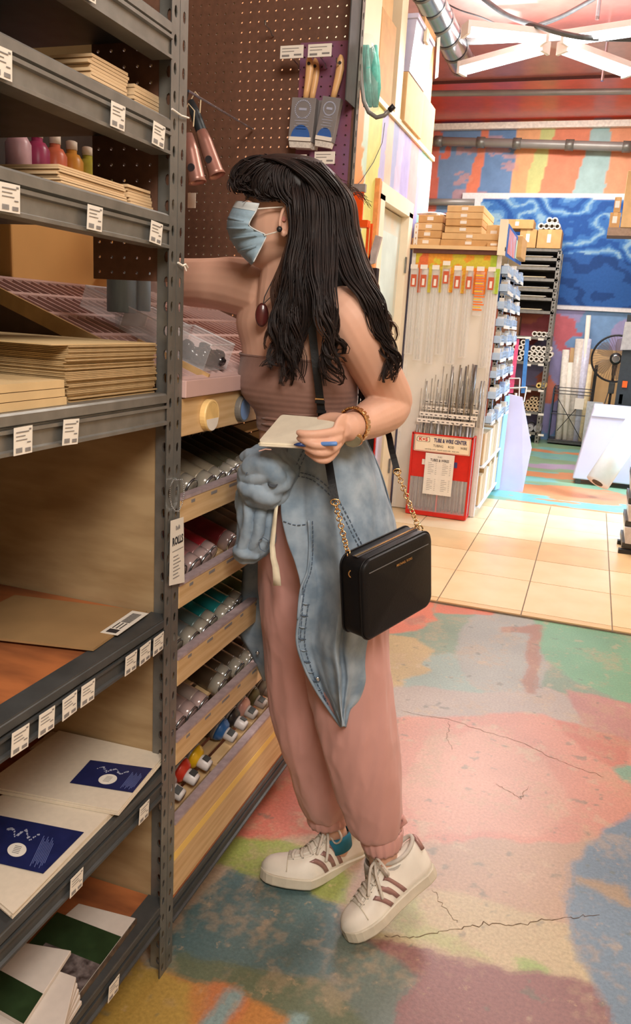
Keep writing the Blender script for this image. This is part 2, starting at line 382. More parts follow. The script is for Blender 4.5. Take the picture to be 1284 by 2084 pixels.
# ---------------------------------------------------------------- shell
def struct(name, mb, m, **k): return link(name, mb, m, kind='structure', **k)
MUR = vmat('painted_wall_mural', .6, 9, .1, .3, .05)
cl = paint_mesh('ceiling', (-3.6, -2, 4.0), X1, Y1, 124, 264, .05, .05,
    lambda P: (lambda a, b, y: np.where((y > 9.3)[:, None], np.array(sc(214, 62, 34)), np.where((a > .1)[:, None], np.array(sc(206, 160, 150)), np.array(sc(188, 110, 98))))*(1+.12*b[:, None]))(snoise(P[:, 0], P[:, 1], .8, 4), snoise(P[:, 0]*3, P[:, 1], 3, 6), P[:, 1]),
    vmat('painted_foil_ceiling', .28, 6, .15, .6, .25), kind='structure')
# far wall with its striped mural
def far_col(P):
    x, z = P[:, 0], P[:, 2]
    X = lambda px, py: hit(px, py, 'Y', 11.1)[0]
    wx = x+snoise(x, z, 3, 3)*.05
    C = np.tile(np.array(sc(236, 116, 72)), (len(x), 1))
    t = np.clip((z-2.9)/(3.97-2.9), 0, 1)
    st = [(880, 885, (232, 96, 66)), (915, 890, (120, 150, 190)), (985, 955, (236, 118, 78)), (1040, 985, (104, 140, 188)), (1070, 1035, (242, 164, 104)), (1105, 1050, (238, 158, 96)),
          (1170, 1110, (206, 206, 122)), (1230, 1170, (236, 128, 84)), (1260, 1245, (160, 198, 190)), (1300, 1320, (238, 146, 100))]
    st = [((800, 800), (232, 96, 66)), ((900, 890), (226, 104, 78)), ((985, 940), (110, 146, 192)), ((1000, 962), (238, 120, 76)), ((1053, 1040), (96, 138, 190)), ((1104, 1062), (244, 168, 104)),
          ((1132, 1092), (206, 208, 122)), ((1210, 1160), (238, 130, 84)), ((1246, 1232), (160, 196, 196)), ((1400, 1400), (240, 150, 98))]
    lo = -1e9*np.ones_like(x)
    for (xt, xb), c in st:
        hi = X(xt, 250)*t+X(xb, 400)*(1-t)
        m = (wx >= lo) & (wx < hi); C[m] = sc(*c); lo = hi
    s = snoise(x, z*3, 3, 12, 3); m = (x < X(1060, 300)) & (x > X(930, 300)) & (s > .18); C[m] = C[m]*.5+np.array(sc(236, 150, 120))*.5
    s2 = snoise(x, z, 2.2, 15, 3); m = (x < X(960, 300)) & (s2 > .1); C[m] = sc(230, 104, 74)
    low = z < 1.75; n1 = snoise(x, z, 1.6, 31, 3); n2 = snoise(x, z, 2.1, 37, 3)
    B = np.tile(np.array(sc(160, 152, 206)), (len(x), 1)); B[n1 > .15] = sc(236, 124, 90); B[n1 < -.3] = sc(112, 160, 212); B[n2 > .4] = sc(216, 96, 110)
    C[low] = B[low]
    g_ = C.mean(1, keepdims=True); C = (g_+(C-g_)*.82)*.92
    return C*(1+.08*snoise(x, z, 8, 18))[:, None]
paint_mesh('wall_far', (-3.6, 11.1, 0), X1, ZU, 248, 160, .025, .025, far_col, MUR, kind='structure')
struct('wall_right', MB().box(2.6, 2.7, -2, 6.4, 0, 4).box(2.6, 2.7, 8.1, 11.2, 0, 4).box(2.6, 2.7, 6.4, 8.1, 2.7, 4), CREAM)
struct('wall_back', MB().box(-3.6, 2.7, -2.1, -2.0, 0, 4), CREAM)
struct('wall_left', MB().box(-3.7, -3.6, -2, 11.2, 0, 4), CREAM)
# low inner room: striped side wall with a door, its roof used as storage
WX = -1.385; ROOFZ = 2.64
Yl = lambda px, py=300: hit(px, py, 'X', WX)[1]
ST = [(700, 738, (240, 150, 80)), (738, 748, (200, 222, 196)), (748, 776, (222, 216, 122)), (776, 786, (186, 180, 216)), (786, 797, (232, 196, 172)), (797, 808, (170, 176, 210)), (808, 820, (206, 190, 214)),
      (820, 836, (178, 170, 214)), (836, 853, (228, 168, 166)), (853, 860, (176, 172, 224)), (860, 874, (158, 204, 190)), (874, 892, (206, 226, 228))]
def lw_col(P):
    y, z = P[:, 1], P[:, 2]; wy = y+snoise(y, z*.6, 5, 2)*.05
    C = np.tile(np.array(sc(236, 168, 110)), (len(y), 1))
    for a, b, c in ST: C[(wy >= Yl(a)) & (wy < Yl(b))] = sc(*c)
    m = (wy > Yl(722)) & (wy < Yl(738)+.18*snoise(y, z, 3, 7)+.05) & (z < 2.35) & (z > 1.9); C[m] = sc(242, 152, 78)
    return C*.86*(1+.07*snoise(y*2, z*.5, 6, 11))[:, None]
dy0, dy1, dz = 5.02, 5.74, 2.14
paint_mesh('wall_inner_room', (WX, 2.9, 0), Y1, ZU, int((dy0-2.9)/.02), int(ROOFZ/.02), (dy0-2.9)/int((dy0-2.9)/.02), .02, lw_col, MUR, kind='structure')
paint_mesh('wall_inner_room', (WX, dy0, dz), Y1, ZU, 36, 25, .02, .02, lw_col, MUR, kind='structure')
paint_mesh('wall_inner_room', (WX, dy1, 0), Y1, ZU, 38, int(ROOFZ/.02), .0195, .02, lw_col, MUR, kind='structure')
struct('trim_1', MB().box(-3.5, WX-.001, 6.38, 6.48, 0, ROOFZ), CREAM)
struct('ceiling_inner_room', MB().box(-3.55, WX+.015, 2.9, 6.5, ROOFZ, ROOFZ+.03), CREAM)
DOORM = mat('pastel_painted_door', sc(196, 214, 208), .5, 0, .1, 3, c2=sc(224, 196, 160))
d1 = struct('door_1', MB().box(WX-.06, WX-.02, dy0+.02, dy1-.02, 0.02, dz-.02), DOORM)
link('door_panel', MB().box(WX-.022, WX-.012, dy0+.12, dy1-.12, .2, .95), mat('door_panel_paint', sc(214, 206, 224), .5, 0, .1, 4), d1)
link('door_panel', MB().box(WX-.022, WX-.012, dy0+.12, dy1-.12, 1.1, 1.98), mat('door_panel_paint2', sc(206, 222, 214), .5, 0, .1, 4), d1)
FR = mat('door_frame_paint', sc(240, 226, 200), .5, 0, .04, 6)
t2 = struct('trim_2', MB().box(WX-.04, WX+.035, dy0-.08, dy0+.02, 0, dz+.02).box(WX-.04, WX+.035, dy1-.02, dy1+.09, 0, dz+.02).box(WX-.04, WX+.035, dy0-.08, dy1+.09, dz-.01, dz+.09), FR)
link('orange_edge', MB().box(WX, WX+.03, dy0-.12, dy0-.08, 0, dz+.1), mat('orange_trim', sc(226, 150, 92), .5), t2)
link('hinge', MB().box(WX+.03, WX+.04, dy1-.03, dy1-.005, 1.75, 1.86), STEEL, t2)
link('hinge', MB().box(WX+.03, WX+.04, dy1-.03, dy1-.005, .3, .41), STEEL, t2)
# cream storage uprights and boxes on the inner room's roof
def yz(px, py, x=WX+.02): q = hit(px, py, 'X', x); return q[1], q[2]
ya = yz(735, 100)[0]; yb = yz(775, 100)[0]
struct('trim_3', MB().box(WX-.05, WX+.01, 2.9, yb, ROOFZ+.03, 3.99), CREAM)
yc, yd = yz(812, 150)[0], yz(824, 150)[0]
struct('trim_4', MB().box(WX-.05, WX+.01, yc, yd, ROOFZ+.03, 3.99), CREAM)
ye, yf = 5.5, 5.56
def cbox(mb, px0, px1, py0, py1, x=WX, dx=.35):
    a, z1 = yz(px0, py0, x); b, _ = yz(px1, py0, x); _, z0 = yz(px0, py1, x); return mb.box(x-dx, x, a, b, z0, z1)
def carton(name, label, x0, x1, y0, y1, z0, z1, m=CARD, group=None, tape=1):
    t = thing(name, label, 'box', ((x0+x1)/2, (y0+y1)/2, z0), group)
    link('carton_body', MB().box(x0, x1, y0, y1, z0, z1), m, t, bevel=.004)
    ym = (y0+y1)/2; xm = (x0+x1)/2
    link('tape', MB().box(xm-.02, xm+.02, y0-.0012, y0, z0+(z1-z0)*.55, z1+.001).box(xm-.02, xm+.02, y0-.001, y1+.001, z1, z1+.0012), CARD2, t)
    return t
R1 = ROOFZ+.03
carton('cardboard_box', 'lower cardboard box at the outer end of the inner room roof', WX-.42, WX+.0, 5.98, 6.44, R1, R1+.33)
ub = carton('cardboard_box', 'upper cardboard box with pale paper taped to it, at the outer end of the roof', WX-.42, WX-.02, 5.95, 6.34, R1+.332, R1+.80, CARD2)
carton('cardboard_box', 'tall cardboard box between the two cream uprights on the roof', WX-.40, WX+.0, yb+.05, yc-.06, R1, R1+.46, CARD)
carton('cardboard_box', 'cardboard box on top of the tall one between the cream uprights', WX-.40, WX-.02, yb+.04, yc-.1, R1+.462, R1+.66, CARD2)
def tub(label, x0, x1, y0, y1, z0, z1):
    t = thing('storage_tub', label, 'storage box', ((x0+x1)/2, (y0+y1)/2, z0))
    LIL = mat('lilac_plastic', sc(196, 196, 222), .3, 0, .06, 8)
    r = lambda k, z: [(x0+k, y0+k, z), (x1-k, y0+k, z), (x1-k, y1-k, z), (x0+k, y1-k, z)]
    link('tub_body', MB().loft([r(.03, z0), r(.0, z1-.03)]), LIL, t)
    link('lid', MB().box(x0-.01, x1+.012, y0-.01, y1+.012, z1-.03, z1), LIL, t, bevel=.005)
    link('latch', MB().box(x1, x1+.02, (y0+y1)/2-.04, (y0+y1)/2+.04, z1-.09, z1-.01), CREAM, t)
tub('lilac plastic storage tub high on the roof boxes, nearest the ceiling', WX-.35, WX+.06, yb+.03, yc-.05, R1+.665, R1+.96)
tub('lilac plastic storage tub beyond the second cream upright', WX-.35, WX+.06, yd+.04, 5.9, R1+.30, R1+.62)
carton('cardboard_box', 'pale flat box under the lilac tub beyond the second upright', WX-.35, WX+.03, yd+.04, 5.9, R1, R1+.29, CARD2)
link('paper_sheet', MB().obox((WX-.0, 6.36, R1+.66), (.0, .05, .02), (0, -.02, .13), (.001, 0, 0)), WHITE, ub)
# the loose cable on the striped wall
w0 = [hit(783, 250, 'X', WX+.01), hit(778, 290, 'X', WX+.01), hit(760, 330, 'X', WX+.01), hit(735, 368, 'X', WX+.012), hit(725, 378, 'X', WX+.012)]
link('wire', MB().tube(w0, .0022, 5), STEELD, label='thin grey wire hanging on the striped wall', cat='wire')
# ---------------------------------------------------------------- ceiling services
def pipe(name, p, q, r, m, label, couplings=(), wob=0):
    t = thing(name, label, 'pipe', p)
    p, q = np.array(p), np.array(q)
    link('pipe_run', MB().tube([p, q], r, 12), m, t, smooth=True)
    for c in couplings:
        o = p+(q-p)*c; d = nrm(q-p); link('coupling', MB().tube([o-d*.05, o+d*.05], r*1.25, 12), STEEL, t, smooth=True)
LPIPE = mat('painted_grey_pipe', sc(150, 146, 142), .4, .3, .08, 6)
pipe('conduit_pipe', (-3.5, 10.95, 3.80), (2.6, 10.95, 3.55), .055, LPIPE, 'thick grey pipe with couplings across the striped mural', (.2, .29, .365, .47, .58))
pipe('conduit_pipe', (-3.5, 9.0, 3.83), (2.6, 9.0, 3.70), .03, LPIPE, 'thin grey pipe below the red ceiling panel')
pipe('conduit_pipe', (-3.5, 7.2, 3.72), (2.6, 7.2, 3.70), .04, LPIPE, 'grey pipe passing just behind the star of tube lamps')
pipe('conduit_pipe', (-2.6, 11.05, 3.02), (-1.75, 11.05, 3.02), .045, LPIPE, 'short grey pipe stub beside the mural canvas')
struct('trim_5', MB().box(-3.5, 2.6, 11.0, 11.08, 3.9, 3.975), mat('white_cornice', sc(240, 236, 226), .4))
struct('trim_6', MB().box(-3.5, 2.6, 9.3, 9.312, 3.97, 3.998), mat('dark_seam', sc(90, 40, 30), .6))
t = thing('air_duct', 'shiny galvanised round air duct slanting down from the ceiling', 'duct', (-1.5, 6.6, 3.7))
a, b = hit(845, -60, 'Z', 3.86), hit(940, 128, 'Z', 3.58)
dd = b-a; n = 6
for k in range(n):
    p = a+dd*k/n; q = a+dd*(k+1)/n
    link('duct_section', MB().tube([p, q], .105, 24, False), CHROME, t, smooth=True)
    link('duct_seam', MB().tube([q-nrm(dd)*.012, q+nrm(dd)*.012], .111, 24, False), STEEL, t, smooth=True)
def cable(label, pts, r):
    P = [hit(x, y, 'Z', z) for x, y, z in pts]; Q = []
    for i in range(len(P)-1):
        p0, p1, p2, p3 = P[max(i-1, 0)], P[i], P[i+1], P[min(i+2, len(P)-1)]
        for k in range(6):
            s = k/6; Q.append(.5*((2*p1)+(-p0+p2)*s+(2*p0-5*p1+4*p2-p3)*s*s+(-p0+3*p1-3*p2+p3)*s**3))
    Q.append(P[-1]); link('cable', MB().tube(Q, r, 6), STEELD, smooth=True, label=label, cat='cable')
cable('thick dark cable swagged in front of the star of tube lamps', [(975, -10, 3.95), (1030, 30, 3.75), (1090, 52, 3.6), (1180, 75, 3.5), (1290, 80, 3.6)], .02)
cable('dark cable rising to the upper right behind the swagged one', [(1230, -15, 3.95), (1150, 30, 3.85), (1100, 50, 3.8), (1060, 66, 3.75)], .018)
cable('thin black cable running to the tube lamp nearest the duct', [(880, -10, 3.97), (930, 18, 3.8), (980, 35, 3.7), (1040, 62, 3.6)], .006)
# star of four fluorescent tubes
TUBE = mat('lit_fluorescent_tube', (1, 1, 1), .5, var=0, emit=10)
HSG = mat('lamp_housing', sc(228, 226, 222), .4, 0, .03, 9)
hub = hit(1128, 98, 'Z', 3.5)
def lamp(label, p, q):
    p, q = np.array(p), np.array(q); t = thing('tube_lamp', label, 'lamp', p, 'tube lamps of the ceiling star')
    d = nrm(q-p); s = nrm(np.cross(d, ZU)); L = np.linalg.norm(q-p)
    link('housing', MB().obox((p+q)/2+ZU*.045, d*L/2, s*.06, ZU*.022), HSG, t, bevel=.004)
    for k in (-1, 1): link('glowing_tube', MB().tube([p+s*k*.032+d*.03, q+s*k*.032-d*.03], .019, 10), TUBE, t, smooth=True)
    for e in (p, q): link('end_cap', MB().obox(e+ZU*.02, d*.012, s*.062, ZU*.045), HSG, t)
g = 'tube lamps of the ceiling star'
lamp('lit tube lamp at lower left of the ceiling star, by the duct end', hit(940, 146, 'Z', 3.45), hub+np.array([-.07, .02, 0]))
lamp('lit tube lamp at lower right of the ceiling star', hub+np.array([.06, .05, 0]), hit(1278, 150, 'Z', 3.45))
lamp('lit tube lamp at upper left of the ceiling star, with a grey end', hit(948, 66, 'Z', 3.5), hub+np.array([-.08, -.08, .03]))
lamp('lit tube lamp at upper right of the ceiling star', hub+np.array([.08, -.03, .03]), hit(1340, 58, 'Z', 3.5))
for (x, y), lb in (((1215, 40), 'metal hanger rod above the right arm of the lamp star'), ((1225, 165), 'thin metal hanger rod below the right arm of the lamp star')):
    p = hit(x, y, 'Z', 3.6); link('hanger_rod', MB().tube([p, p*[1, 1, 0]+ZU*4.0], .014, 8), CHROME, label=lb, cat='rod')
# ---------------------------------------------------------------- shelving rack 1 (near, left edge of the picture)
XF = -.70; XB = -1.30
def upright(t, y0, z1, side=1, xf=XF, name='upright_post', front=True):
    # L-shaped slotted angle: one flange along the aisle, one across; teardrop slots
    p = MB(); w = .026; nv = int(z1/.0415)
    y1 = y0+w
    p.perf((xf, y0, 0), Y1, ZU, 1, nv, w, .0415, .0048, .0095, .0018)          # front flange, faces +X
    yy = y1 if side > 0 else y0
    p.perf((xf-.036, yy if side < 0 else yy-.0018, 0), X1, ZU, 1, nv, .036, .0415, .0048, .0095, .0018)
    return link(name, p, STEEL, t)
BEAMP = [(-.035, .055), (-.003, .055), (0, .052), (0, .039), (-.006, .036), (-.006, .033), (.002, .034), (.002, .029), (-.003, .027), (-.003, .007), (.002, .005), (.002, 0), (-.035, 0)]
def beam(t, y0, y1, z, m=STEEL, xf=XF, flip=1, name='shelf_beam'):
    return link(name, MB().prism([(xf+x*flip, y0, z+zz) for x, zz in BEAMP], (0, y1-y0, 0)), m, t)
r1 = thing('shelving_rack', 'grey slotted steel shelving rack nearest the camera, filling the left edge', 'shelving rack', (-1.0, .5, 0))
upright(r1, 1.231, 2.45); upright(r1, 1.231, 2.45, xf=XB+.036)
LV = {'A': 1.774, 'B': 1.632, 'C': 1.485, 'D': 1.187, 'E': .763, 'F': .437, 'G': .127, 'T': 2.02}
SH = {}
for k, z in LV.items():
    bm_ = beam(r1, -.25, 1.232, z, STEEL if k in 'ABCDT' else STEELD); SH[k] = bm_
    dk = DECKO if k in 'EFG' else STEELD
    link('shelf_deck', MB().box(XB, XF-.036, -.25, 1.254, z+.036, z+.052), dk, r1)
    if k in 'EFG': link('deck_edge', MB().box(XF-.04, XF-.001, -.25, 1.252, z+.0545, z+.0565), STEELD, r1)
link('end_panel', MB().box(XB, XF-.037, 1.2585, 1.268, .10, 1.187), PLY, r1)
sp = MB().perf((-.868, 1.2585, 1.432), X1, ZU, 6, 39, .0254, .0254, .0028, .0028, .004)
link('pegboard_strip', sp, PEG, r1)
link('back_panel', MB().box(XB-.012, XB-.002, -.25, 1.25, .1, 2.4), mat('dark_back_panel', sc(62, 52, 46), .7), r1)
# cable tie and beaded chain, rolls tag
link('cable_tie', MB().tube([(XF+.004, 1.228, 1.7), (XF+.005, 1.257, 1.697), (XF+.004, 1.285, 1.7)], .0016, 6), WHITE, r1)
q = hit(371, 541, 'X', XF+.004)
link('knotted_string', MB().tube([q+[0, -.016, .004], q+[.003, -.004, 0], q+[.005, .002, .003], q+[.004, .012, -.002]], .0018, 6).tube([q+[.004, 0, 0], q+[.006, .004, -.008]], .0012, 5), WHITE, r1)
# price tags on the beams
tagm = None
def price_tag(px, py, k, w=.034, h=.037, tilt=0):
    global tagm
    p = hit(px, py, 'X', XF+.004); z0 = LV[k]+.016
    mb = MB(); a = rng.normal(0, .03)
    eu = np.array([0, math.cos(a), math.sin(a)]); ev = np.array([.06+tilt, -math.sin(a), math.cos(a)]); ev = nrm(ev)
    c = np.array([XF+.0065, p[1], z0+.003])
    o = link('price_tag', mb.obox(c, eu*w/2, ev*h/2, (.0003, 0, 0)), WHITE, SH[k])
    g = MB()
    def bar(u0, u1, v0, v1): g.obox(c+eu*(u0+u1)/2*w+ev*(v0+v1)/2*h+np.array([.0008, 0, 0]), eu*(u1-u0)/2*w, ev*(v1-v0)/2*h, (.0001, 0, 0))
    x = -.4
    while x < -.05: bar(x, x+.02, -.42, -.24); x += .035
    bar(-.4, .3, .3, .34); bar(-.4, .1, .16, .19); bar(-.4, .2, .02, .05); bar(.1, .4, -.42, -.28); bar(.3, .42, .36, .42); bar(.2, .4, -.1, -.06)
    link('tag_print', g, GREYINK, r1)
for px, py, k in [(176, 2, 'A'), (0, 150, 'B'), (237, 250, 'B'), (320, 285, 'B'), (17, 415, 'C'), (190, 453, 'C'), (315, 481, 'C'), (44, 901, 'D'), (141, 882, 'D'),
                  (38, 1500, 'E'), (92, 1462, 'E'), (139, 1429, 'E'), (176, 1402, 'E'), (264, 1340, 'E'), (293, 1319, 'E'), (320, 1301, 'E'), (291, 1633, 'F'), (153, 1782, 'F'), (229, 2008, 'G')]:
    big = k in 'FG'
    price_tag(px, py, k, .036 if not big else .034, .037 if k not in 'ABC' else .033)
ch = thing('hanging_tag', 'white card tag reading ROLLS hung by a beaded chain from the post', 'tag', hit(362, 1150, 'X', XF+.01))
pts = [hit(x, y, 'X', XF+.006) for x, y in [(353, 977), (346, 990), (345, 1010), (350, 1030), (357, 1040), (364, 1040), (371, 1025), (375, 1005), (374, 985), (371, 976), (353, 977)]]
cb = MB()
for i in range(len(pts)-1):
    for k in range(5):
        p = pts[i]+(pts[i+1]-pts[i])*k/5; cb.lathe(p-X1*.0013, X1, [(0, .0003), (.0008, .0012), (.0018, .0012), (.0026, .0003)], 6)
link('bead_chain', cb, CHROME, ch)
p0, p1, p2, p3 = [hit(x, y, 'X', XF+.008) for x, y in [(344, 1192), (375, 1185), (373, 1052), (347, 1060)]]
link('card', MB().prism([p0, p1, p2, p3], (.0006, 0, 0)), WHITE, ch)
cx = np.array([XF+.0095, (p0[1]+p1[1])/2, 0])
pc = (p2+p3)/2
text('word_rolls', 'ROLLS', .0215, (XF+.0092, cx[1]-.001, pc[2]-.042), Y1, ZU, INK, ch, .0002, sx=.66, bold=.0006)
text('shop_mark', 'Bulk', .012, (XF+.0092, cx[1]-.001, pc[2]-.017), Y1, ZU, GREYINK, ch, .0002, sx=.8)
g = MB().box(XF+.009, XF+.0094, cx[1]-.021, cx[1]+.021, pc[2]-.0605, pc[2]-.0595)
for k in range(7): g.box(XF+.009, XF+.0093, cx[1]-.017, cx[1]+(.002+.012*(k*37 % 5)/5), pc[2]-.072-k*.007, pc[2]-.0705-k*.007)
link('small_print', g, GREYINK, ch)
# ---- board stacks on the upper shelves, one object for every board
def panels(name, label, group, x0, x1, y0, y1, z, n, th, m, jit=.004, cat='panel'):
    for i in range(n):
        a, b, c, d = [rng.normal(0, jit) for _ in range(4)]
        pos = 'lowest' if i == 0 else ('topmost' if i == n-1 else None)
        o = link(name, MB().box(x0, x1-abs(a)*.7, y0+b, y1+c, z+i*th+.0004, z+(i+1)*th-.0004), m, label=(pos+' '+label) if pos else label, cat=cat, group=group)
zB, zC, zD = LV['B']+.055, LV['C']+.055, LV['D']+.055
def yx(px, py, x): return hit(px, py, 'X', x)
a = yx(186, 106, -.735); b = yx(262, 170, -.735); nB = 10
panels('wooden_board', 'pale wooden panel in the larger stack on the second shelf down', 'wooden panels in the larger stack of the second shelf', -.93, -.735, a[1]-.0, b[1], zB, 10, (a[2]-zB)/10, WPANEL, .0025)
a2 = yx(277, 170, -.735); b2 = yx(336, 198, -.735)
panels('wooden_board', 'pale wooden panel in the small stack by the post, second shelf down', 'wooden panels in the small stack of the second shelf', -.79, -.735, a2[1], b2[1]-.002, zB, 7, (a2[2]-zB)/7, WPANEL, .0025)
a = yx(122, 333, -.73); b = yx(255, 375, -.73)
panels('wooden_board', 'pale wooden panel in the long stack on the third shelf down', 'wooden panels in the long stack of the third shelf', -.98, -.73, a[1], b[1], zC, 9, (a[2]-zC)/9, WPANEL, .0025)
a2 = yx(262, 374, -.73)
panels('wooden_board', 'pale wooden panel in the short stack by the post, third shelf down', 'wooden panels in the short stack of the third shelf', -.86, -.73, a2[1], 1.228, zC, 7, (a2[2]-zC)/7, WPANEL, .003)
zt = 1.328
ns = 34
for i in range(ns):
    th = (zt-zD)/ns; j = rng.normal(0, .003)
    wv = .016*math.sin(i/ns*math.pi)**.5 if 0 < i < ns-1 else 0
    top = i == ns-1
    link('chipboard_sheet', MB().box(-1.22, -.722+rng.normal(0, .0018)-(0 if not top else -.004), .975+j*.5+.0-(.03 if top else 0)+(.012*((i/ns-.5)**2)*4 if not top else 0)-.0, 1.228+rng.normal(0, .002), zD+i*th+.0003, zD+(i+1)*th-.0003), CHIPT if top else CHIP,
         label='topmost chipboard sheet of the tall stack beside the post' if i == ns-1 else 'lowest chipboard sheet of the tall stack beside the post' if i == 0 else 'grey-brown chipboard sheet in the tall stack beside the post', cat='board', group='chipboard sheets in the tall stack')
q = yx(128, 833, -.722)
for i in range(3):
    link('greyboard_pad', MB().box(-.84, -.712-i*.002, .62, q[1]+rng.normal(0, .002)-.004, zD+i*.012+.0005, zD+(i+1)*.012-.0006), CHIPT, label='greyboard pad in the low stack in front of the tall chipboard stack', cat='board', group='greyboard pads in the low stack')
# ---- hardboard sheet with label on the orange shelf
zE = LV['E']+.0525
c0, c1, c2_, c3 = [hit(x, y, 'Z', zE+.006) for x, y in [(190, 1325), (299, 1248), (30, 1215), (-120, 1290)]]
hb = thing('hardboard_sheet', 'brown hardboard sheet with a white barcode label on the orange shelf', 'board', (c0+c2_)/2-ZU*.005)
link('sheet', MB().prism([c0, c1, c2_, c3], (0, 0, .0045)), mat('hardboard', sc(156, 124, 84), .6, 0, .08, 12), hb)
e = nrm(c1-c0); f_ = nrm(np.cross(ZU, e))
lc = hit(255, 1267, 'Z', zE+.0108)
link('barcode_label', MB().obox(lc, e*.058, f_*.017, (0, 0, .0003)), WHITE, hb)
g = MB(); x = .0
while x < .045: g.obox(lc+e*x+ZU*.0006, e*.0009, f_*.009, (0, 0, .0001)); x += .0034
g.obox(lc-e*.044+ZU*.0006, e*.008, f_*.01, (0, 0, .0001))
for k in range(3): g.obox(lc-e*.018+f_*(.008-.007*k)+ZU*.0006, e*.014, f_*.0012, (0, 0, .0001))
link('label_print', g, INK, hb)
# ---- canvas panel pads with navy labels
zF = LV['F']+.0575
CANV = mat('primed_canvas', sc(220, 208, 188), .75, 0, .03, 90, .08)
def pad(lbl, corners, z, th, n, lab, group):
    P = [hit(x, y, 'Z', z+th) for x, y in corners]; P = [p*[1, 1, 0]+ZU*z for p in P]
    t = thing('canvas_panel_pad', lbl, 'canvas pad', sum(P)/4)
    for i in range(n):
        j = [p+np.array([rng.normal(0, .0015), rng.normal(0, .0015), i*th/n]) for p in P]
        link('panel', MB().prism(j, (0, 0, th/n-.0006)), CANV, t)
    return t, P
t1, P1 = pad('lower white canvas panel stack with a navy label, at the left edge', [(25, 1858), (240, 1640), (60, 1590), (-160, 1700)], zF, .012, 4, None, None)
t3, P3 = pad('white canvas panel stack at the back of that shelf, by the post', [(318, 1548), (334, 1514), (118, 1478), (60, 1520)], zF, .010, 3, None, None)
t2_, P2 = pad('upper white canvas panel stack with a navy label, nearer the post', [(241, 1650), (336, 1535), (120, 1487), (-40, 1598)], zF+.0125, .010, 3, None, None)
SILV = mat('silver_print', sc(170, 176, 196), .4)
def navy(t, C, z):
    P = [hit(x, y, 'Z', z) for x, y in C]
    link('navy_label', MB().prism(P, (0, 0, .0004)), NAVY, t)
    o = P[0]; eu = P[1]-P[0]; ev = P[3]-P[0]; zz = np.array([0, 0, .0007])
    pt = lambda u, v: o+eu*u+ev*v+zz
    g = MB(); R = .13*np.linalg.norm(eu); cc = pt(.5, .34)
    g.prism([cc+nrm(eu)*math.cos(a)*R*1.05+nrm(ev)*math.sin(a)*R*1.05 for a in np.linspace(0, 2*math.pi, 25)[:-1]], (0, 0, .0003))
    link('seal', g, WHITE, t)
    g = MB()
    for k in range(5): g.obox(cc+nrm(ev)*R*(.5-.25*k)+ZU*.0006, eu*.05, ev*.006, (0, 0, .0001))
    link('seal_print', g, GREYINK, t)
    g = MB()
    for k in range(26):
        u = .22+.5*k/26; v = .70+.07*math.sin(k*.55)+rng.uniform(-.03, .03); r_ = rng.uniform(.012, .035)
        g.prism([pt(u, v)+eu*math.cos(a)*r_*.6+ev*math.sin(a)*r_*1.1 for a in (0, 1.2, 2.3, 3.5, 4.9)], (0, 0, .0002))
    link('flower_print', g, SILV, t)
    g = MB()
    for k in range(9): g.obox(pt(.78+.022*k, .42), eu*.005, ev*(.34-.06*(k % 3)), (0, 0, .0001))
    link('label_text', g, mat('blue_grey_print', sc(96, 108, 160), .5), t)
navy(t2_, [(142, 1593), (270, 1613), (310, 1564), (184, 1547)], zF+.0235)
navy(t1, [(-50, 1746), (88, 1778), (171, 1694), (0, 1660)], zF+.0130)
# ---- stretched canvases on the bottom shelf
zG = LV['G']+.0575
def canvas(lbl, C, z, th, group=None):
    P = [hit(x, y, 'Z', z+th)*[1, 1, 0]+ZU*z for x, y in C]
    t = thing('stretched_canvas', lbl, 'canvas', sum(P)/4, group)
    link('canvas_body', MB().prism(P, (0, 0, th)), mat('white_canvas', sc(206, 196, 186), .7, 0, .03, 60), t, bevel=.0015)
    return t, [p+ZU*th for p in P]
def band(t, P, u0, u1, v0, v1, m, name, h=.0005, k=1):
    o = P[0]; eu = P[1]-P[0]; ev = P[3]-P[0]; pt = lambda u, v: o+eu*u+ev*v+ZU*.0003*k
    link(name, MB().prism([pt(u0, v0), pt(u1, v0), pt(u1, v1), pt(u0, v1)], (0, 0, h)), m, t)
GRN = mat('dark_green_print', sc(40, 58, 34), .35, 0, .2, 30); PHO = mat('photo_print', sc(120, 110, 108), .35, 0, .5, 60, c2=sc(60, 50, 48))
ca, PA = canvas('wrapped canvas with a dark green band and a photo, on the bottom shelf', [(162, 2020), (276, 1868), (160, 1838), (20, 1960)], zG, .012)
band(ca, PA, .0, .72, .0, .98, GRN, 'green_band'); band(ca, PA, .0, .34, .0, .8, PHO, 'photo', .0005, 3)
band(ca, PA, .10, .24, .50, .68, mat('coral_print', sc(206, 130, 100), .4), 'photo_flower', .0005, 5)
ca_sl = MB().obox((PA[0]+PA[1])/2-ZU*.006+nrm(PA[0]-PA[3])*.002, (PA[1]-PA[0])/2, nrm(PA[0]-PA[3])*.001, ZU*.006)
link('printed_edge', ca_sl, mat('edge_print', sc(112, 92, 72), .4, 0, .5, 70, c2=sc(70, 60, 54)), ca)
for i in range(6):
    C = [(120+6*i-20, 2140-6*i), (156+3*(5-i)-4, 2026-12*i+10), (20+2*i, 1990-12*i), (-60, 2080)]
    z = zG+.0125+i*.0095
    lbl = 'topmost thin white canvas with a green band, in the bottom-left stack' if i == 5 else 'thin white canvas in the bottom-left stack'
    if i == 5: C = [(48, 2084), (145, 1934), (50, 1918), (-80, 2010)]
    cc, PC = canvas(lbl, C, z, .009, None if i == 5 else 'thin white canvases in the bottom-left stack')
    if i == 5: band(cc, PC, -.0, .38, .0, 1, GRN, 'green_band')
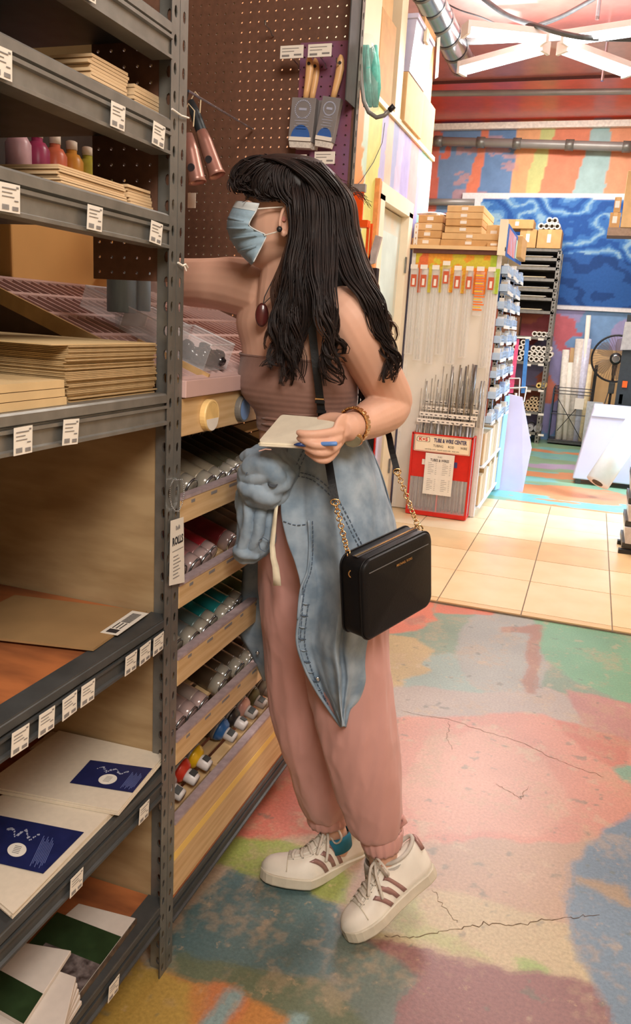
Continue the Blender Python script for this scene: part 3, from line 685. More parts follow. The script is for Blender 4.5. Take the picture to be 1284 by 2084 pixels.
# ---------------------------------------------------------------- shelving rack 2 (paint cans, sloped tray)
r2 = thing('shelving_rack', 'grey slotted steel rack holding the sloped tray and the paint cans', 'shelving rack', (-1.0, 1.75, 0))
upright(r2, 1.259, 2.45, -1); upright(r2, 1.259, 2.45, -1, xf=XB+.036)
upright(r2, 2.235, 2.45, 1, name='upright_post'); upright(r2, 2.235, 2.45, 1, xf=XB+.036)
SH2 = beam(r2, 1.285, 2.235, .100, STEELD)
link('shelf_deck', MB().box(XB, XF-.003, 1.285, 2.235, .156, .166), DECKO, r2)
link('back_panel', MB().box(XB-.012, XB-.002, 1.27, 2.23, .1, 1.9), mat('dark_back_panel', sc(62, 52, 46), .7), r2)
pb = MB().perf((-1.3155, 2.232, .90), X1, ZU, 24, 60, .0254, .0248, .0030, .0030, .004)
link('pegboard', pb, PEG, r2)
link('post_backing', MB().box(-.706, -.703, 2.15, 2.232, 1.95, 2.45), STEELD, r2)
pp_ = MB().perf((-.868, 2.2275, 1.0), X1, ZU, 6, 45, .0262, .0248, .0030, .0030, .003)
link('purple_peg_panel', pp_, PEGP, r2)
# wooden can trays: tilted floors behind pine fascias
LABM = mat('mauve_label_strip', sc(168, 150, 152), .35, 0, .15, 60)
trays = [(.990, 1.037, 2.2), (.820, .866, 2.2), (.655, .711, 2.2), (.478, .530, 2.2)]
TILT = math.radians(20)
for i, (z0, z1, ye_) in enumerate(trays):
    t = thing('can_tray', ['uppermost', 'second', 'third', 'fourth'][i]+' pine tray from the top, tilted, holding paint cans', 'tray', (-.9, 1.75, z0))
    link('fascia', MB().box(-.712, -.700, 1.288, 2.232, z0, z1), PINE, t, bevel=.001)
    link('label_strip', MB().box(-.7185, -.6985, 1.288, 2.232, z1, z1+.006), LABM, t)
    g = MB()
    for k in range(11): g.box(-.7, -.6993, 1.33+k*.085, 1.345+k*.085+.012*(k % 3), z1-.012, z1-.006)
    link('fascia_print', g, GREYINK, t, kind='stuff')
    n = 9
    for k in range(n):
        s0, s1 = k/n, (k+.72)/n; xa, xb = -.715-.42*s0, -.715-.42*s1
        link('floor_slat', MB().prism([(xa, 1.29, z0+.004+.153*s0), (xb, 1.29, z0+.004+.153*s1), (xb, 1.29, z0+.010+.153*s1), (xa, 1.29, z0+.010+.153*s0)], (0, .94, 0)), PINE, t)
t = thing('can_box', 'deep pine box tray at the bottom with a yellow stripe along its front', 'tray', (-.9, 1.75, .168))
link('front_board', MB().box(-.714, -.700, 1.288, 2.232, .168, .252), PINE, t)
link('front_board', MB().box(-.714, -.700, 1.288, 2.232, .2725, .338), PINE, t)
link('yellow_stripe', MB().box(-.7135, -.6995, 1.288, 2.232, .2525, .272), PINEY, t)
link('label_strip', MB().box(-.7185, -.6985, 1.288, 2.232, .338, .344), LABM, t)
for k in range(13):
    s0, s1 = k/13, (k+.7)/13; xa, xb = -.716-.42*s0, -.716-.42*s1; z0 = .292
    link('floor_slat', MB().prism([(xa, 1.29, z0+.12*s0), (xb, 1.29, z0+.12*s1), (xb, 1.29, z0+.005+.12*s1), (xa, 1.29, z0+.005+.12*s0)], (0, .94, 0)), PINE, t)
link('divider', MB().prism([(-.716, 1.545, .298), (-1.13, 1.545, .415), (-1.13, 1.545, .44), (-.716, 1.545, .322)], (0, .008, 0)), PINE, t)
# can prototypes, axis along +X with the nose out, then copied
def can_proto(kind, body, cap, r, L):
    t = thing('spray_can', 'x', 'spray can', (0, 0, 0)); c = (0, 0, 0)
    if kind == 'dome':
        link('can_body', MB().lathe((-L, 0, 0), X1, [(0, r*.9), (.004, r), (L-.035, r), (L-.033, r*1.02), (L-.030, r)], 20), body, t, smooth=True)
        link('clear_cap', MB().lathe((-.030, 0, 0), X1, [(0, r*1.01), (.018, r*1.0), (.026, r*.9), (.030, r*.6), (.0302, .001)], 20), cap, t, smooth=True)
        link('cap_rim', MB().lathe((-.006, 0, 0), X1, [(0, r*.97), (.003, r*.93), (.0042, r*.86), (.003, r*.84)], 20), CHROME, t, smooth=True)
    else:
        link('can_body', MB().lathe((-L, 0, 0), X1, [(0, r*.9), (.004, r), (L-.062, r), (L-.06, r*1.015), (L-.056, r*1.0)], 20), body, t, smooth=True)
        link('black_band', MB().lathe((-.078, 0, 0), X1, [(0, r*1.005), (.012, r*1.005)], 20), INK, t, smooth=True)
        link('collar', MB().lathe((-.056, 0, 0), X1, [(0, r*.98), (.006, r*.95), (.016, r*.75), (.020, r*.55), (.021, .01)], 20), cap, t, smooth=True)
        link('nozzle_cap', MB().lathe((-.036, 0, 0), X1, [(0, r*.50), (.002, r*.52), (.026, r*.46), (.029, r*.40), (.0295, .001)], 16), mat('cap_white', sc(206, 200, 198), .35), t, smooth=True)
        link('nozzle_window', MB().obox((-.022, 0, r*.49), (.008, 0, 0), (0, r*.28, 0), (0, 0, .0012)), STEELD, t)
    return t
def canmat(k, c): return mat(k, sc(*c), .32, .15, .12, 30, spec=.6)
def place_can(proto, y, x, z, label, group, used={}):
    Mx = Matrix.Translation((x, y, z)) @ Matrix.Rotation(TILT, 4, 'Y') @ Matrix.Rotation(rng.uniform(-.5, .5), 4, 'X')
    if proto.name in used: c = dup(proto)
    else: c = proto; used[proto.name] = 1
    c.matrix_local = Mx; c['label'] = label; c['group'] = group
MILKC = mat('cap_clear_mauve', sc(176, 150, 146), .18, 0, .06, 20, alpha=.75, spec=.9)
MILKG = mat('cap_clear_grey', sc(160, 152, 138), .18, 0, .06, 20, alpha=.75, spec=.9)
rows = [
 (0, [('grey-beige', (140, 128, 108), MILKG)]*5+[('dark olive', (70, 66, 50), MILKG)]*7, 'uppermost'),
 (1, [('mauve', (140, 96, 96), MILKC)]*4+[('crimson', (150, 34, 44), MILKC)]+[('dull red', (120, 40, 44), MILKC)]*2+[('grey', (120, 112, 104), MILKG)]*5, 'second'),
 (2, [('blue', (50, 76, 120), MILKG)]+[('steel grey', (92, 96, 96), MILKG)]*2+[('slate', (84, 100, 98), MILKG)]+[('teal', (20, 104, 104), MILKG)]*3+[('olive', (80, 84, 50), MILKG)]*5, 'third'),
 (3, [('mauve-brown', (128, 108, 104), MILKC)]*3+[('grey-mauve', (140, 124, 116), MILKC)]*2+[('dark brown', (72, 58, 44), MILKG)]*7, 'fourth')]
pr = {}; ORD = ['first', 'second', 'third', 'fourth', 'fifth', 'sixth', 'seventh', 'eighth', 'ninth', 'tenth', 'eleventh', 'twelfth']
for i, cans, word in rows:
    z1 = trays[i][1]; r_ = .0250
    for k, (cn, cc, cp) in enumerate(cans):
        key = cn
        y = 1.320+k*.0512
        if (i, k) in ((0, 1), (1, 5), (3, 4)): continue
        if key not in pr: pr[key] = can_proto('dome', canmat('can_'+cn.replace(' ', '_').replace('-', '_'), cc), cp, r_, .155)
        lay = [0]
        if i in (0, 2): lay = [0, 1]
        for L_ in lay:
            off = .17*L_
            if L_ and k < 1: continue
            place_can(pr[key], y+(.024 if L_ else 0)+rng.uniform(-.0008, .0008), -.726-rng.uniform(0, .022)-off*math.cos(TILT), trays[i][0]+.012+r_*1.06+off*math.sin(TILT)+.016*0, f'{cn} clear-capped paint can in the {word} tray, {ORD[k]} from the post'+(', back layer' if L_ else ''), f'{cn} cans of the {word} tray'+(' back layer' if L_ else ''))
low = [('white', (216, 210, 200)), ('mauve-grey', (150, 136, 134)), ('red', (206, 58, 40)), ('yellow', (232, 188, 30)), None, ('blue', (50, 108, 176)), ('black', (36, 36, 38)), ('pink', (206, 160, 150)), ('olive', (90, 90, 60)), ('grey', (120, 120, 120))]
first = None; GB = canmat('can_grey_body', (128, 124, 122))
for k, e_ in enumerate(low):
    if not e_: continue
    cn, cc = e_; pc_ = can_proto('nose', GB, canmat('collar_'+cn.replace('-', '_'), cc), .0315, .19)
    place_can(pc_, 1.322+k*.0655+(.012 if k > 4 else 0), -.728, .292+.039+.004, f'spray can with a {cn} collar and pale cap in the bottom pine box', 'collared spray cans in the bottom box')
# loose cap sample disc heads on the pine panel below the tray
pn = thing('pine_panel', 'pine board under the sloped tray with sample discs on it', 'panel', (-.705, 1.75, 1.158))
link('board', MB().box(-.716, -.702, 1.286, 2.232, 1.158, 1.228), PINE, pn, bevel=.001)
for (y, z, r_, c, nm, lb) in ((1.39, 1.19, .031, (232, 196, 128), 'cream', 'cream and white round sample lid on the pine board'), (1.545, 1.189, .027, (120, 152, 200), 'blue', 'blue round sample lid on the pine board, half behind the woman')):
    t = thing('sample_lid', lb, 'lid', (-.695, y, z))
    link('rim', MB().lathe((-.7015, y, z), X1, [(0, r_), (.010, r_), (.0125, r_*.97), (.0126, r_*.86), (.010, r_*.85), (.0099, .001)], 28), mat('lid_rim_'+nm, sc(*([240, 206, 140] if nm == 'cream' else [110, 108, 104])), .4), t, smooth=False)
    link('face_disc', MB().lathe((-.690, y, z), X1, [(0, r_*.84), (.001, r_*.84), (.0011, .001)], 28), mat('lid_face_'+nm, sc(*c), .4), t)
    if nm == 'cream':
        link('white_half', MB().prism([(-.6887, y+r_*.82*math.cos(a), z-.006+min(0, r_*.76*math.sin(a))) for a in np.linspace(math.pi, 2*math.pi, 13)], (.0006, 0, 0)), WHITE, t)
# ---------------------------------------------------------------- sloped mauve tray with lattice of compartments
tr = thing('sloped_tray', 'mauve sloped display tray divided into rows of empty compartments', 'tray', (-.95, 1.77, 1.23))
su = nrm(np.array([-.42, 0, .153])); sn = nrm(np.cross(su, Y1)*-1)
if sn[2] < 0: sn = -sn
T0 = np.array([-.706, 0, 1.262])
def TP(u, y, h): return T0+su*u+Y1*y+sn*h
link('lip', MB().box(-.712, -.692, 1.286, 2.22, 1.2305, 1.262), MAUVE, tr, bevel=.0015)
def tbox(name, u0, u1, y0, y1, h0, h1, m): return link(name, MB().obox(TP((u0+u1)/2, (y0+y1)/2, (h0+h1)/2), su*(u1-u0)/2, Y1*(y1-y0)/2, sn*(h1-h0)/2), m, tr)
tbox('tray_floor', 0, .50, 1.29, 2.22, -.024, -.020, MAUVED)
UR = [0, .10, .20, .30, .40, .49]
for k, u in enumerate(UR): tbox('cross_rail', u, u+.013, 1.29, 2.22, -.022, 0, MAUVE)
for j in range(32):
    y = 1.291+j*.0290
    for k in range(5): tbox('divider', UR[k]+.009, UR[k+1], y, y+.0045, -.020, -.001, MAUVE)
tbox('side_edge', 0, .50, 1.284, 1.290, -.026, .003, mat('raw_wood_edge', sc(196, 160, 110), .6))
link('side_board', MB().prism([(-.712, 1.2845, 1.2305), (-1.16, 1.2845, 1.2305), (-1.16, 1.2845, 1.40), (-.712, 1.2845, 1.24)], (0, .008, 0)), mat('dark_side_board', sc(92, 70, 56), .6), tr)
tbox('module_edge', .0, .17, 1.40, 1.406, -.01, .006, mat('raw_wood_edge', sc(196, 160, 110), .6))
# clear boxes on the tray
def clearbox(label, u, y, w, l, h, fill=None):
    c = TP(u, y, h/2+.001); t = thing('clear_box', label, 'plastic box', TP(u, y, 0))
    mb = MB()
    for a, b, d in ((su*l/2, Y1*.0008, 1), (su*l/2, Y1*.0008, -1)): mb.obox(c+Y1*d*w/2, a, b, sn*h/2)
    for d in (1, -1): mb.obox(c+su*d*l/2, su*.0008, Y1*w/2, sn*h/2)
    mb.obox(c-sn*(h/2-.0008), su*l/2, Y1*w/2, sn*.0008)
    link('box_walls', mb, CLEAR, t)
    link('box_rim', MB().tube([c+sn*h/2+su*l/2*a+Y1*w/2*b for a, b in ((1, 1), (1, -1), (-1, -1), (-1, 1), (1, 1))], .0016, 6), CLEARM, t)
    if fill:
        for k in range(fill):
            q = c+su*rng.uniform(-.35, .1)*l*1-su*l*.12+Y1*rng.uniform(-.33, .33)*w-sn*h*.22
            q = c-su*l*.14+su*rng.uniform(-.24, .24)*l+Y1*rng.uniform(-.36, .36)*w-sn*h*rng.uniform(.05, .28)
            link('bottle_cap', MB().lathe(q, nrm(rng.normal(0, 1, 3)), [(0, .010), (.002, .012), (.016, .012), (.019, .009), (.0192, .001)], 10), mat('gloss_black_cap', sc(22, 24, 30), .15, spec=.9), t, smooth=True)
clearbox('clear plastic box half full of glossy black caps, on the tray by the woman', .075, 1.475, .105, .10, .055, 26)
clearbox('empty clear plastic box on the tray, just behind the one with black caps', .18, 1.475, .10, .10, .05)
clearbox('empty clear plastic box higher on the tray by her arm', .30, 1.50, .10, .10, .045)
# bag of blue rolls hanging in front of the lattice
bgc = np.array([-.905, 1.45, 1.41])
t = thing('roll_bag', 'clear plastic bag with two blue-grey rolls hanging below the pegboard strip', 'bag', bgc-ZU*.06)
BLUR = mat('blue_grey_roll', sc(128, 152, 168), .5, 0, .1, 14, stretch=(6, 6, 1))
k1 = hit(248, 600, 'Y', 1.44); k2 = hit(291, 598, 'Y', 1.47)
link('blue_roll', MB().lathe(k1-ZU*.035, ZU, [(0, .028), (.002, .030), (.11, .030), (.112, .028)], 24), BLUR, t, smooth=True)
link('blue_roll', MB().lathe(k2-ZU*.035, ZU, [(0, .014), (.002, .016), (.10, .016), (.102, .014)], 18), BLUR, t, smooth=True)
bp = []
for k, (z, hw, hd) in enumerate([(-.095, .030, .004), (-.085, .058, .014), (-.06, .056, .024), (-.02, .054, .034), (.03, .050, .034), (.07, .045, .02), (.11, .03, .006)]):
    bp.append([np.array([-.893, 1.455, 1.415])+X1*hw*math.cos(a)*(1+.05*math.sin(5*a+k))+Y1*hd*math.sin(a)*(1+.08*math.sin(7*a+2*k))+ZU*(z+.004*math.sin(3*a)) for a in np.linspace(0, 2*math.pi, 25)[:-1]])
link('bag_film', MB().loft(bp), CLEAR, t, smooth=True)
# bottles and tan box at the back of rack 2
link('ledge', MB().box(-1.30, -1.15, 1.40, 2.1, 1.625, 1.637), STEELD, r2)
for k, (cn, cc) in enumerate([('pale lilac', (196, 160, 170)), ('magenta', (150, 50, 90)), ('coral', (206, 110, 80)), ('ochre', (210, 150, 60)), ('lime', (180, 180, 70)), ('olive', (110, 120, 70)), ('sand', (212, 180, 120))]):
    y = 1.50+k*.062; t = thing('paint_bottle', f'{cn} paint bottle glimpsed under the third shelf, left of the pegboard strip', 'bottle', (-1.22, y, 1.637))
    link('bottle_body', MB().lathe((-1.22, y, 1.637), ZU, [(0, .024), (.004, .027), (.075, .027), (.09, .018), (.092, .012), (.1, .012)], 16), mat('bottle_'+cn.replace(' ', '_'), sc(*cc), .35), t, smooth=True)
    link('bottle_cap', MB().lathe((-1.22, y, 1.737), ZU, [(0, .013), (.018, .013), (.02, .009)], 12), WHITE, t, smooth=True)
carton('cardboard_box', 'tan cardboard box at the back above the sloped tray', -1.295, -1.18, 1.42, 1.90, 1.43, 1.56, mat('tan_card', sc(222, 172, 104), .7, 0, .05, 6))
# ---------------------------------------------------------------- brushes, scrapers on the pegboard
def brush(label, cx_, zc, w, lean, ycopy=0):
    y = 2.198-ycopy; c = np.array([cx_, y, zc]); ex = np.array([math.cos(lean), 0, math.sin(lean)]); ez = np.array([-math.sin(lean), 0, math.cos(lean)])
    t = thing('paint_brush', label, 'paint brush', c)
    hs = []
    for k, (z, hw, ox) in enumerate([(0, .008, 0), (.02, .0085, .001), (.05, .0105, .003), (.075, .0115, .003), (.095, .010, 0), (.106, .004, -.001)]):
        hs.append([c+ez*(.062+z)+ex*(ox+hw*math.cos(a))+Y1*.0075*math.sin(a) for a in np.linspace(0, 2*math.pi, 17)[:-1]])
    link('handle', MB().loft(hs), mat('brush_handle', sc(226, 178, 122), .35, 0, .08, 9), t, smooth=True)
    link('hang_hole', MB().lathe(c+ez*.148-Y1*.0095+ex*.002, Y1, [(0, .0042), (.003, .0042)], 12), INK, t)
    link('card_sleeve', MB().obox(c+ez*.008, ex*w/2, Y1*.012, ez*.055), mat('grey_sleeve', sc(128, 124, 124), .5, 0, .04, 30), t, bevel=.001)
    link('bristles', MB().loft([[c-ez*.046+ex*a*w*.47+Y1*b*.010 for a, b in ((-1, -1), (1, -1), (1, 1), (-1, 1))], [c-ez*.062+ex*a*w*.44+Y1*b*.007 for a, b in ((-1, -1), (1, -1), (1, 1), (-1, 1))]]), mat('white_bristle', sc(220, 214, 204), .8, 0, .15, 200), t)
    f = c-Y1*.0126; R = w*.30
    link('blue_arch', MB().prism([f-ez*.040+ex*math.cos(a)*w*.40+ez*max(0, math.sin(a))*w*.5 for a in np.linspace(0, math.pi, 15)], (0, -.0005, 0)), mat('blue_print', sc(52, 96, 168), .5), t)
    link('white_fade', MB().obox(f-ez*.041-Y1*.001, ex*w*.46, Y1*.0003, ez*.005), WHITE, t)
    rr = []
    g = MB()
    for s in np.linspace(0, 2*math.pi, 29)[:-1]:
        g.obox(f+ez*.034+ex*math.cos(s)*w*.32+ez*math.sin(s)*w*.32-Y1*.0003, ex*.0016, Y1*.0002, ez*.0016)
    for k in range(5): g.obox(f+ez*(.012-.007*k)-Y1*.0003, ex*w*(.30 if k % 2 else .22), Y1*.0002, ez*.0006)
    g.obox(f+ez*.034-Y1*.0003, ex*w*.16, Y1*.0002, ez*.003)
    link('sleeve_print', g, SILV, t)
brush('wider flat paint brush with a pale wooden handle, hanging at left of the pair', -.838, 1.905, .070, -.06)
brush('wide paint brush hanging directly behind the left one of the pair', -.830, 1.906, .070, -.06, -.0265+.0)
brush('narrower flat paint brush with a pale wooden handle, hanging at right of the pair', -.765, 1.905, .052, -.16)
def peghook(label, x, z, tagw=.066, empty=False):
    t = thing('peg_hook', label, 'hook', (x, 2.2, z))
    pts = [(x, 2.228, z), (x, 2.15, z-.002), (x, 2.14, z+.004)]
    link('hook_wire', MB().tube([(x, 2.230, z-.012), (x, 2.218, z-.014), (x, 2.206, z-.006), (x, 2.17, z-.004), (x, 2.166, z+.006)], .0018, 6), CHROME, t)
    if tagw:
        link('label_plate', MB().box(x-tagw/2, x+tagw/2, 2.160, 2.1615, z-.005, z+.026), WHITE, t)
        g = MB()
        g.box(x-tagw*.42, x-tagw*.1, 2.1594, 2.1598, z-.001, z+.004).box(x-tagw*.42, x+tagw*.3, 2.1594, 2.1598, z+.018, z+.0195).box(x-tagw*.42, x+tagw*.1, 2.1594, 2.1598, z+.011, z+.0125).box(x+tagw*.1, x+tagw*.42, 2.1594, 2.1598, z+.001, z+.005)
        link('plate_print', g, GREYINK, t)
peghook('hook with a white label plate above the left brush', -.866, 2.063)
peghook('hook with a white label plate above the right brush', -.787, 2.063)
peghook('hook with a white label plate below the right brush, above her hair', -.757, 1.800, .058)
peghook('hook with a white label plate just behind her hair, lower left of the brushes', -.838, 1.793, .058)
for k, (x, z, lb) in enumerate([(-.735, 1.77, 'bare hook beside the lowest label plate'), (-.742, 2.05, 'bare hook right of the narrow brush handle'), (-.95, 2.15, 'tiny bare hook high on the brown pegboard')]): peghook(lb, x, z, 0)
def scraper(label, p, q, grip=True):
    p, q = np.array(p), np.array(q); d = nrm(q-p); L = np.linalg.norm(q-p)
    t = thing('scraper', label, 'tool', (p+q)/2)
    COP = mat('copper_tube', sc(172, 128, 116), .36, .5, .12, 12)
    link('copper_sleeve', MB().tube([p+d*L*.30, p+d*L*.55, q-d*.01, q], [.010, .017, .019, .022], 18, cap=False), COP, t, smooth=True, solid=.0015)
    link('mouth', MB().tube([q-d*.02, q-d*.019], .018, 18), INK, t)
    link('side_hole', MB().lathe(p+d*L*.80-Y1*.0200, Y1, [(0, .009), (.003, .0092)], 16), INK, t)
    if grip: link('rubber_grip', MB().tube([p, p+d*L*.15, p+d*L*.4, p+d*L*.55], [.008, .013, .014, .006], 12), mat('dark_teal_grip', sc(36, 46, 52), .45), t, smooth=True)
    link('hang_loop', MB().tube([p+ZU*.0, p+ZU*.02+X1*.012, p+X1*.028+ZU*.004, p+X1*.026-ZU*.03], .0014, 6), CREAM, t)
YS = 1.62
s1 = hit(388, 205, 'Y', 1.9); s2 = hit(442, 358, 'Y', 1.9)
scraper('copper-coloured tube tool with a dark grip, hanging beside the slotted post', s1, s2)
s1 = hit(374, 230, 'Y', 1.8); s2 = hit(402, 372, 'Y', 1.8)
scraper('second copper-coloured tube tool, mostly hidden by the slotted post', s1, s2, False)
link('arm_rod', MB().tube([s1+ZU*.01, hit(383, 185, 'Y', 1.75), (-1.0, 2.22, s1[2]+.06)], .003, 6), CHROME, label='long chrome hook arm carrying the copper tube tools', cat='hook')
tg = hit(390, 408, 'Y', 1.9)
link('small_label', MB().obox(tg, X1*.011, Y1*.001, ZU*.018), WHITE, label='small blank white label on the pegboard below the copper tools', cat='label')
# big grey J hook on the far post with teal bag
t = thing('arm_hook', 'big grey curved hook with a black tip on the far post', 'hook', (XF, 2.25, 2.0))
jp = [hit(x, y, 'Y', 2.27) for x, y in [(733, 90), (734, 130), (736, 170), (740, 205), (750, 228), (766, 239), (782, 235), (792, 225)]]
link('hook_tube', MB().tube(jp, .0058, 12), mat('grey_tube', sc(128, 126, 122), .4, .2), t, smooth=True)
link('black_tip', MB().tube([jp[-1], hit(802, 215, 'Y', 2.27)], .0075, 12), BLACK, t, smooth=True)
TEAL = mat('teal_yarn', sc(96, 186, 172), .6, 0, .2, 60)
t = thing('teal_bundle', 'teal bundle in clear wrap hanging behind the grey hook', 'bundle', hit(748, 160, 'Y', 2.33))
for k in range(7):
    x = 738+k*4; link('strand', MB().tube([hit(x+2, 95+rng.uniform(-4, 4), 'Y', 2.33), hit(x+4, 140, 'Y', 2.33-.01*(k % 3)), hit(x+5, 180, 'Y', 2.33), hit(x+3+rng.uniform(0, 6), 218, 'Y', 2.33)], [.006, .011, .012, .005], 8), TEAL, t, smooth=True)
bp = []
for (y, l, r_) in ((75, 738, 762), (120, 736, 768), (170, 736, 772), (222, 738, 770)):
    a, b = hit(l, y, 'Y', 2.33), hit(r_, y, 'Y', 2.33); bp.append([(a+b)/2+(b-a)/2*math.cos(s)+Y1*.03*math.sin(s) for s in np.linspace(0, 2*math.pi, 17)[:-1]])
link('clear_wrap', MB().loft(bp), CLEAR, t, smooth=True)
# ---------------------------------------------------------------- the woman
SKIN = mat('skin', sc(216, 170, 146), .5, 0, .04, 18, .03, sub=.08, spec=.35)
SKIN2 = mat('lip_skin', sc(176, 104, 92), .5, 0, .05, 18)
DENIM = mat('pale_denim', sc(116, 136, 154), .8, 0, .09, 22, .25, c2=sc(158, 174, 188), sheen=.1, detail=8)
DENIMD = mat('denim_seam', sc(84, 100, 118), .8, 0, .12, 60, .3)
PINK = mat('dusty_pink_cloth', sc(200, 150, 142), .75, 0, .05, 8, .12, sheen=.15)
TOP = mat('brown_jersey', sc(134, 100, 88), .75, 0, .06, 60, .12, sheen=.15)
HAIR = mat('dark_brown_hair', sc(30, 24, 24), .48, 0, .35, 40, .05, c2=sc(44, 33, 30), spec=.3)
HAIRB = mat('brown_hair_highlight', sc(70, 48, 38), .5, 0, .25, 40, spec=.3)
MASKM = mat('pale_blue_mask_fabric', sc(150, 176, 192), .75, 0, .05, 120, .12)
MASKW = mat('white_mask_edge', sc(206, 214, 216), .75, 0, .03, 90)
LEA = mat('black_pebbled_leather', sc(15, 15, 17), .45, 0, .15, 260, .12, spec=.25)
SHW = mat('white_shoe_leather', sc(226, 220, 208), .5, 0, .04, 30, .04)
SHS = mat('off_white_sole', sc(206, 198, 180), .6, 0, .07, 30, .05)
ROSE = mat('rose_metallic_stripe', sc(160, 124, 118), .4, .3, .08, 40)
LACE = mat('grey_white_lace', sc(204, 196, 184), .8, 0, .1, 90)
wm = thing('person', 'woman in blue mask, brown top, tied denim shirt and pink trousers reaching into the shelves', 'person', hit(700, 1800, 'Z', 0))
TH = lambda n: [2*math.pi*k/n for k in range(n)]
def ring(L, R, yL, yR, D, rd, n=28, DL=None, DR=None, mod=None, far=1.0):
    a = at(L, yL, DL or D); b = at(R, yR, DR or D); c = (a+b)/2; e = (b-a)/2
    f = HD*rd
    out = []
    for t in TH(n):
        k = 1+(mod(t) if mod else 0)
        s = math.sin(t); out.append(c+e*math.cos(t)*k+f*s*k*(far if s > 0 else 1))
    return out
def interp(rows, n):                 # smooth interpolation of ring parameter rows
    rows = [list(r) for r in rows]; out = []
    m = len(rows)
    for i in range(m-1):
        p0, p1, p2, p3 = rows[max(i-1, 0)], rows[i], rows[i+1], rows[min(i+2, m-1)]
        for k in range(n):
            s = k/n; out.append([.5*((2*b)+(-a+c)*s+(2*a-5*b+4*c-d)*s*s+(-a+3*b-3*c+d)*s**3) for a, b, c, d in zip(p0, p1, p2, p3)])
    out.append(rows[-1]); return out
def spl(pts, n=6):
    pts = [list(map(float, p)) for p in pts]; return interp(pts, n)
def limb(mb, pts, n=20, k=5, sq=1.0):    # rows: px, py, D, radius
    q = spl(pts, k); P = [at(x, y, D) for x, y, D, r in q]; R = [max(r, .001) for *_, r in q]
    P = [P[0]-nrm(P[1]-P[0])*R[0]*.7]+P+[P[-1]+nrm(P[-1]-P[-2])*R[-1]*.7]; R = [R[0]*.6]+R+[R[-1]*.6]
    mb.tube(P, R, n, True, sq); return mb
torso = [  # L, R, yL, yR, DL, DR, rd
 (548, 622, 545, 545, 1.70, 1.67, .050), (540, 640, 575, 580, 1.72, 1.64, .055), (512, 690, 590, 600, 1.76, 1.60, .062), (492, 728, 618, 640, 1.77, 1.58, .078),
 (480, 738, 655, 672, 1.77, 1.60, .092), (490, 732, 700, 718, 1.75, 1.62, .100), (493, 727, 730, 750, 1.73, 1.64, .108), (490, 724, 765, 785, 1.71, 1.66, .113),
 (497, 722, 800, 812, 1.70, 1.67, .106), (522, 722, 835, 838, 1.69, 1.68, .098), (526, 724, 866, 870, 1.69, 1.68, .096), (528, 736, 900, 900, 1.69, 1.69, .105),
 (536, 755, 960, 960, 1.69, 1.69, .110), (542, 765, 1030, 1030, 1.69, 1.69, .112), (560, 755, 1090, 1090, 1.69, 1.69, .10)]
tr_ = interp(torso, 4)
body = MB()
def tring(q, k=1.0, mod=None):
    L, R, yL, yR, DL, DR, rd = q; m = (L+R)/2; L = m+(L-m)*k; R = m+(R-m)*k
    return ring(L, R, yL, yR, 0, rd*k, 36, DL, DR, mod)
body.loft([tring(q) for q in tr_])
limb(body, [(590, 490, 1.68, .050), (583, 530, 1.68, .049), (578, 575, 1.69, .052), (580, 620, 1.69, .060)])
# head: horizontal slices, nose and chin profile to the left
head = [(545, 622, 336, .045), (512, 655, 352, .066), (502, 668, 375, .075), (499, 674, 398, .078), (499, 676, 420, .078), (497, 674, 440, .077), (494, 668, 462, .073),
        (496, 656, 485, .067), (500, 640, 505, .060), (506, 626, 522, .050), (516, 606, 536, .034), (530, 590, 543, .018)]
body.loft([ring(L, R, y+ (4 if y > 480 else 0), y-(10 if y > 480 else 0), 1.67, rd, 28, mod=lambda t: -.05*max(0, -math.cos(t))**3 if 0 else 0) for L, R, y, rd in spl(head, 4)])
body.loft([ring(L, R, y, y, 1.67, rd, 14) for L, R, y, rd in [(494, 512, 418, .006), (488, 512, 432, .010), (480, 512, 446, .014), (474, 512, 456, .016), (480, 514, 464, .014), (492, 514, 468, .008)]])   # nose
# far (right) arm reaching into the rack
limb(body, [(548, 600, 1.74, .058), (512, 588, 1.775, .062), (470, 580, 1.81, .060), (430, 577, 1.84, .055), (378, 574, 1.90, .053), (330, 560, 1.97, .045), (285, 545, 2.02, .040), (255, 535, 2.06, .033), (236, 532, 2.09, .026)])
limb(body, [(240, 533, 2.08, .026), (228, 534, 2.10, .030), (214, 536, 2.12, .026)], sq=.6)
for k, (dx, dy) in enumerate([(-24, -8), (-28, 0), (-27, 8), (-22, 15)]):
    limb(body, [(218, 530+k*4, 2.11, .010), (218+dx*.5, 530+k*4+dy*.3+2, 2.13, .009), (218+dx*.8, 536+k*4+dy*.4+6, 2.13, .008)], 10, 3)
limb(body, [(232, 540, 2.08, .011), (222, 552, 2.07, .010), (212, 556, 2.08, .008)], 10, 3)
# near (left) arm bent back at the elbow, forearm coming forward
limb(body, [(672, 628, 1.60, .050), (706, 644, 1.575, .056), (730, 680, 1.575, .056), (752, 725, 1.595, .051), (774, 770, 1.63, .048), (793, 805, 1.665, .0455), (799, 824, 1.68, .043)])
limb(body, [(798, 822, 1.68, .043), (785, 836, 1.65, .045), (760, 850, 1.60, .041), (735, 862, 1.545, .0335), (718, 867, 1.50, .0275), (706, 870, 1.475, .027)])
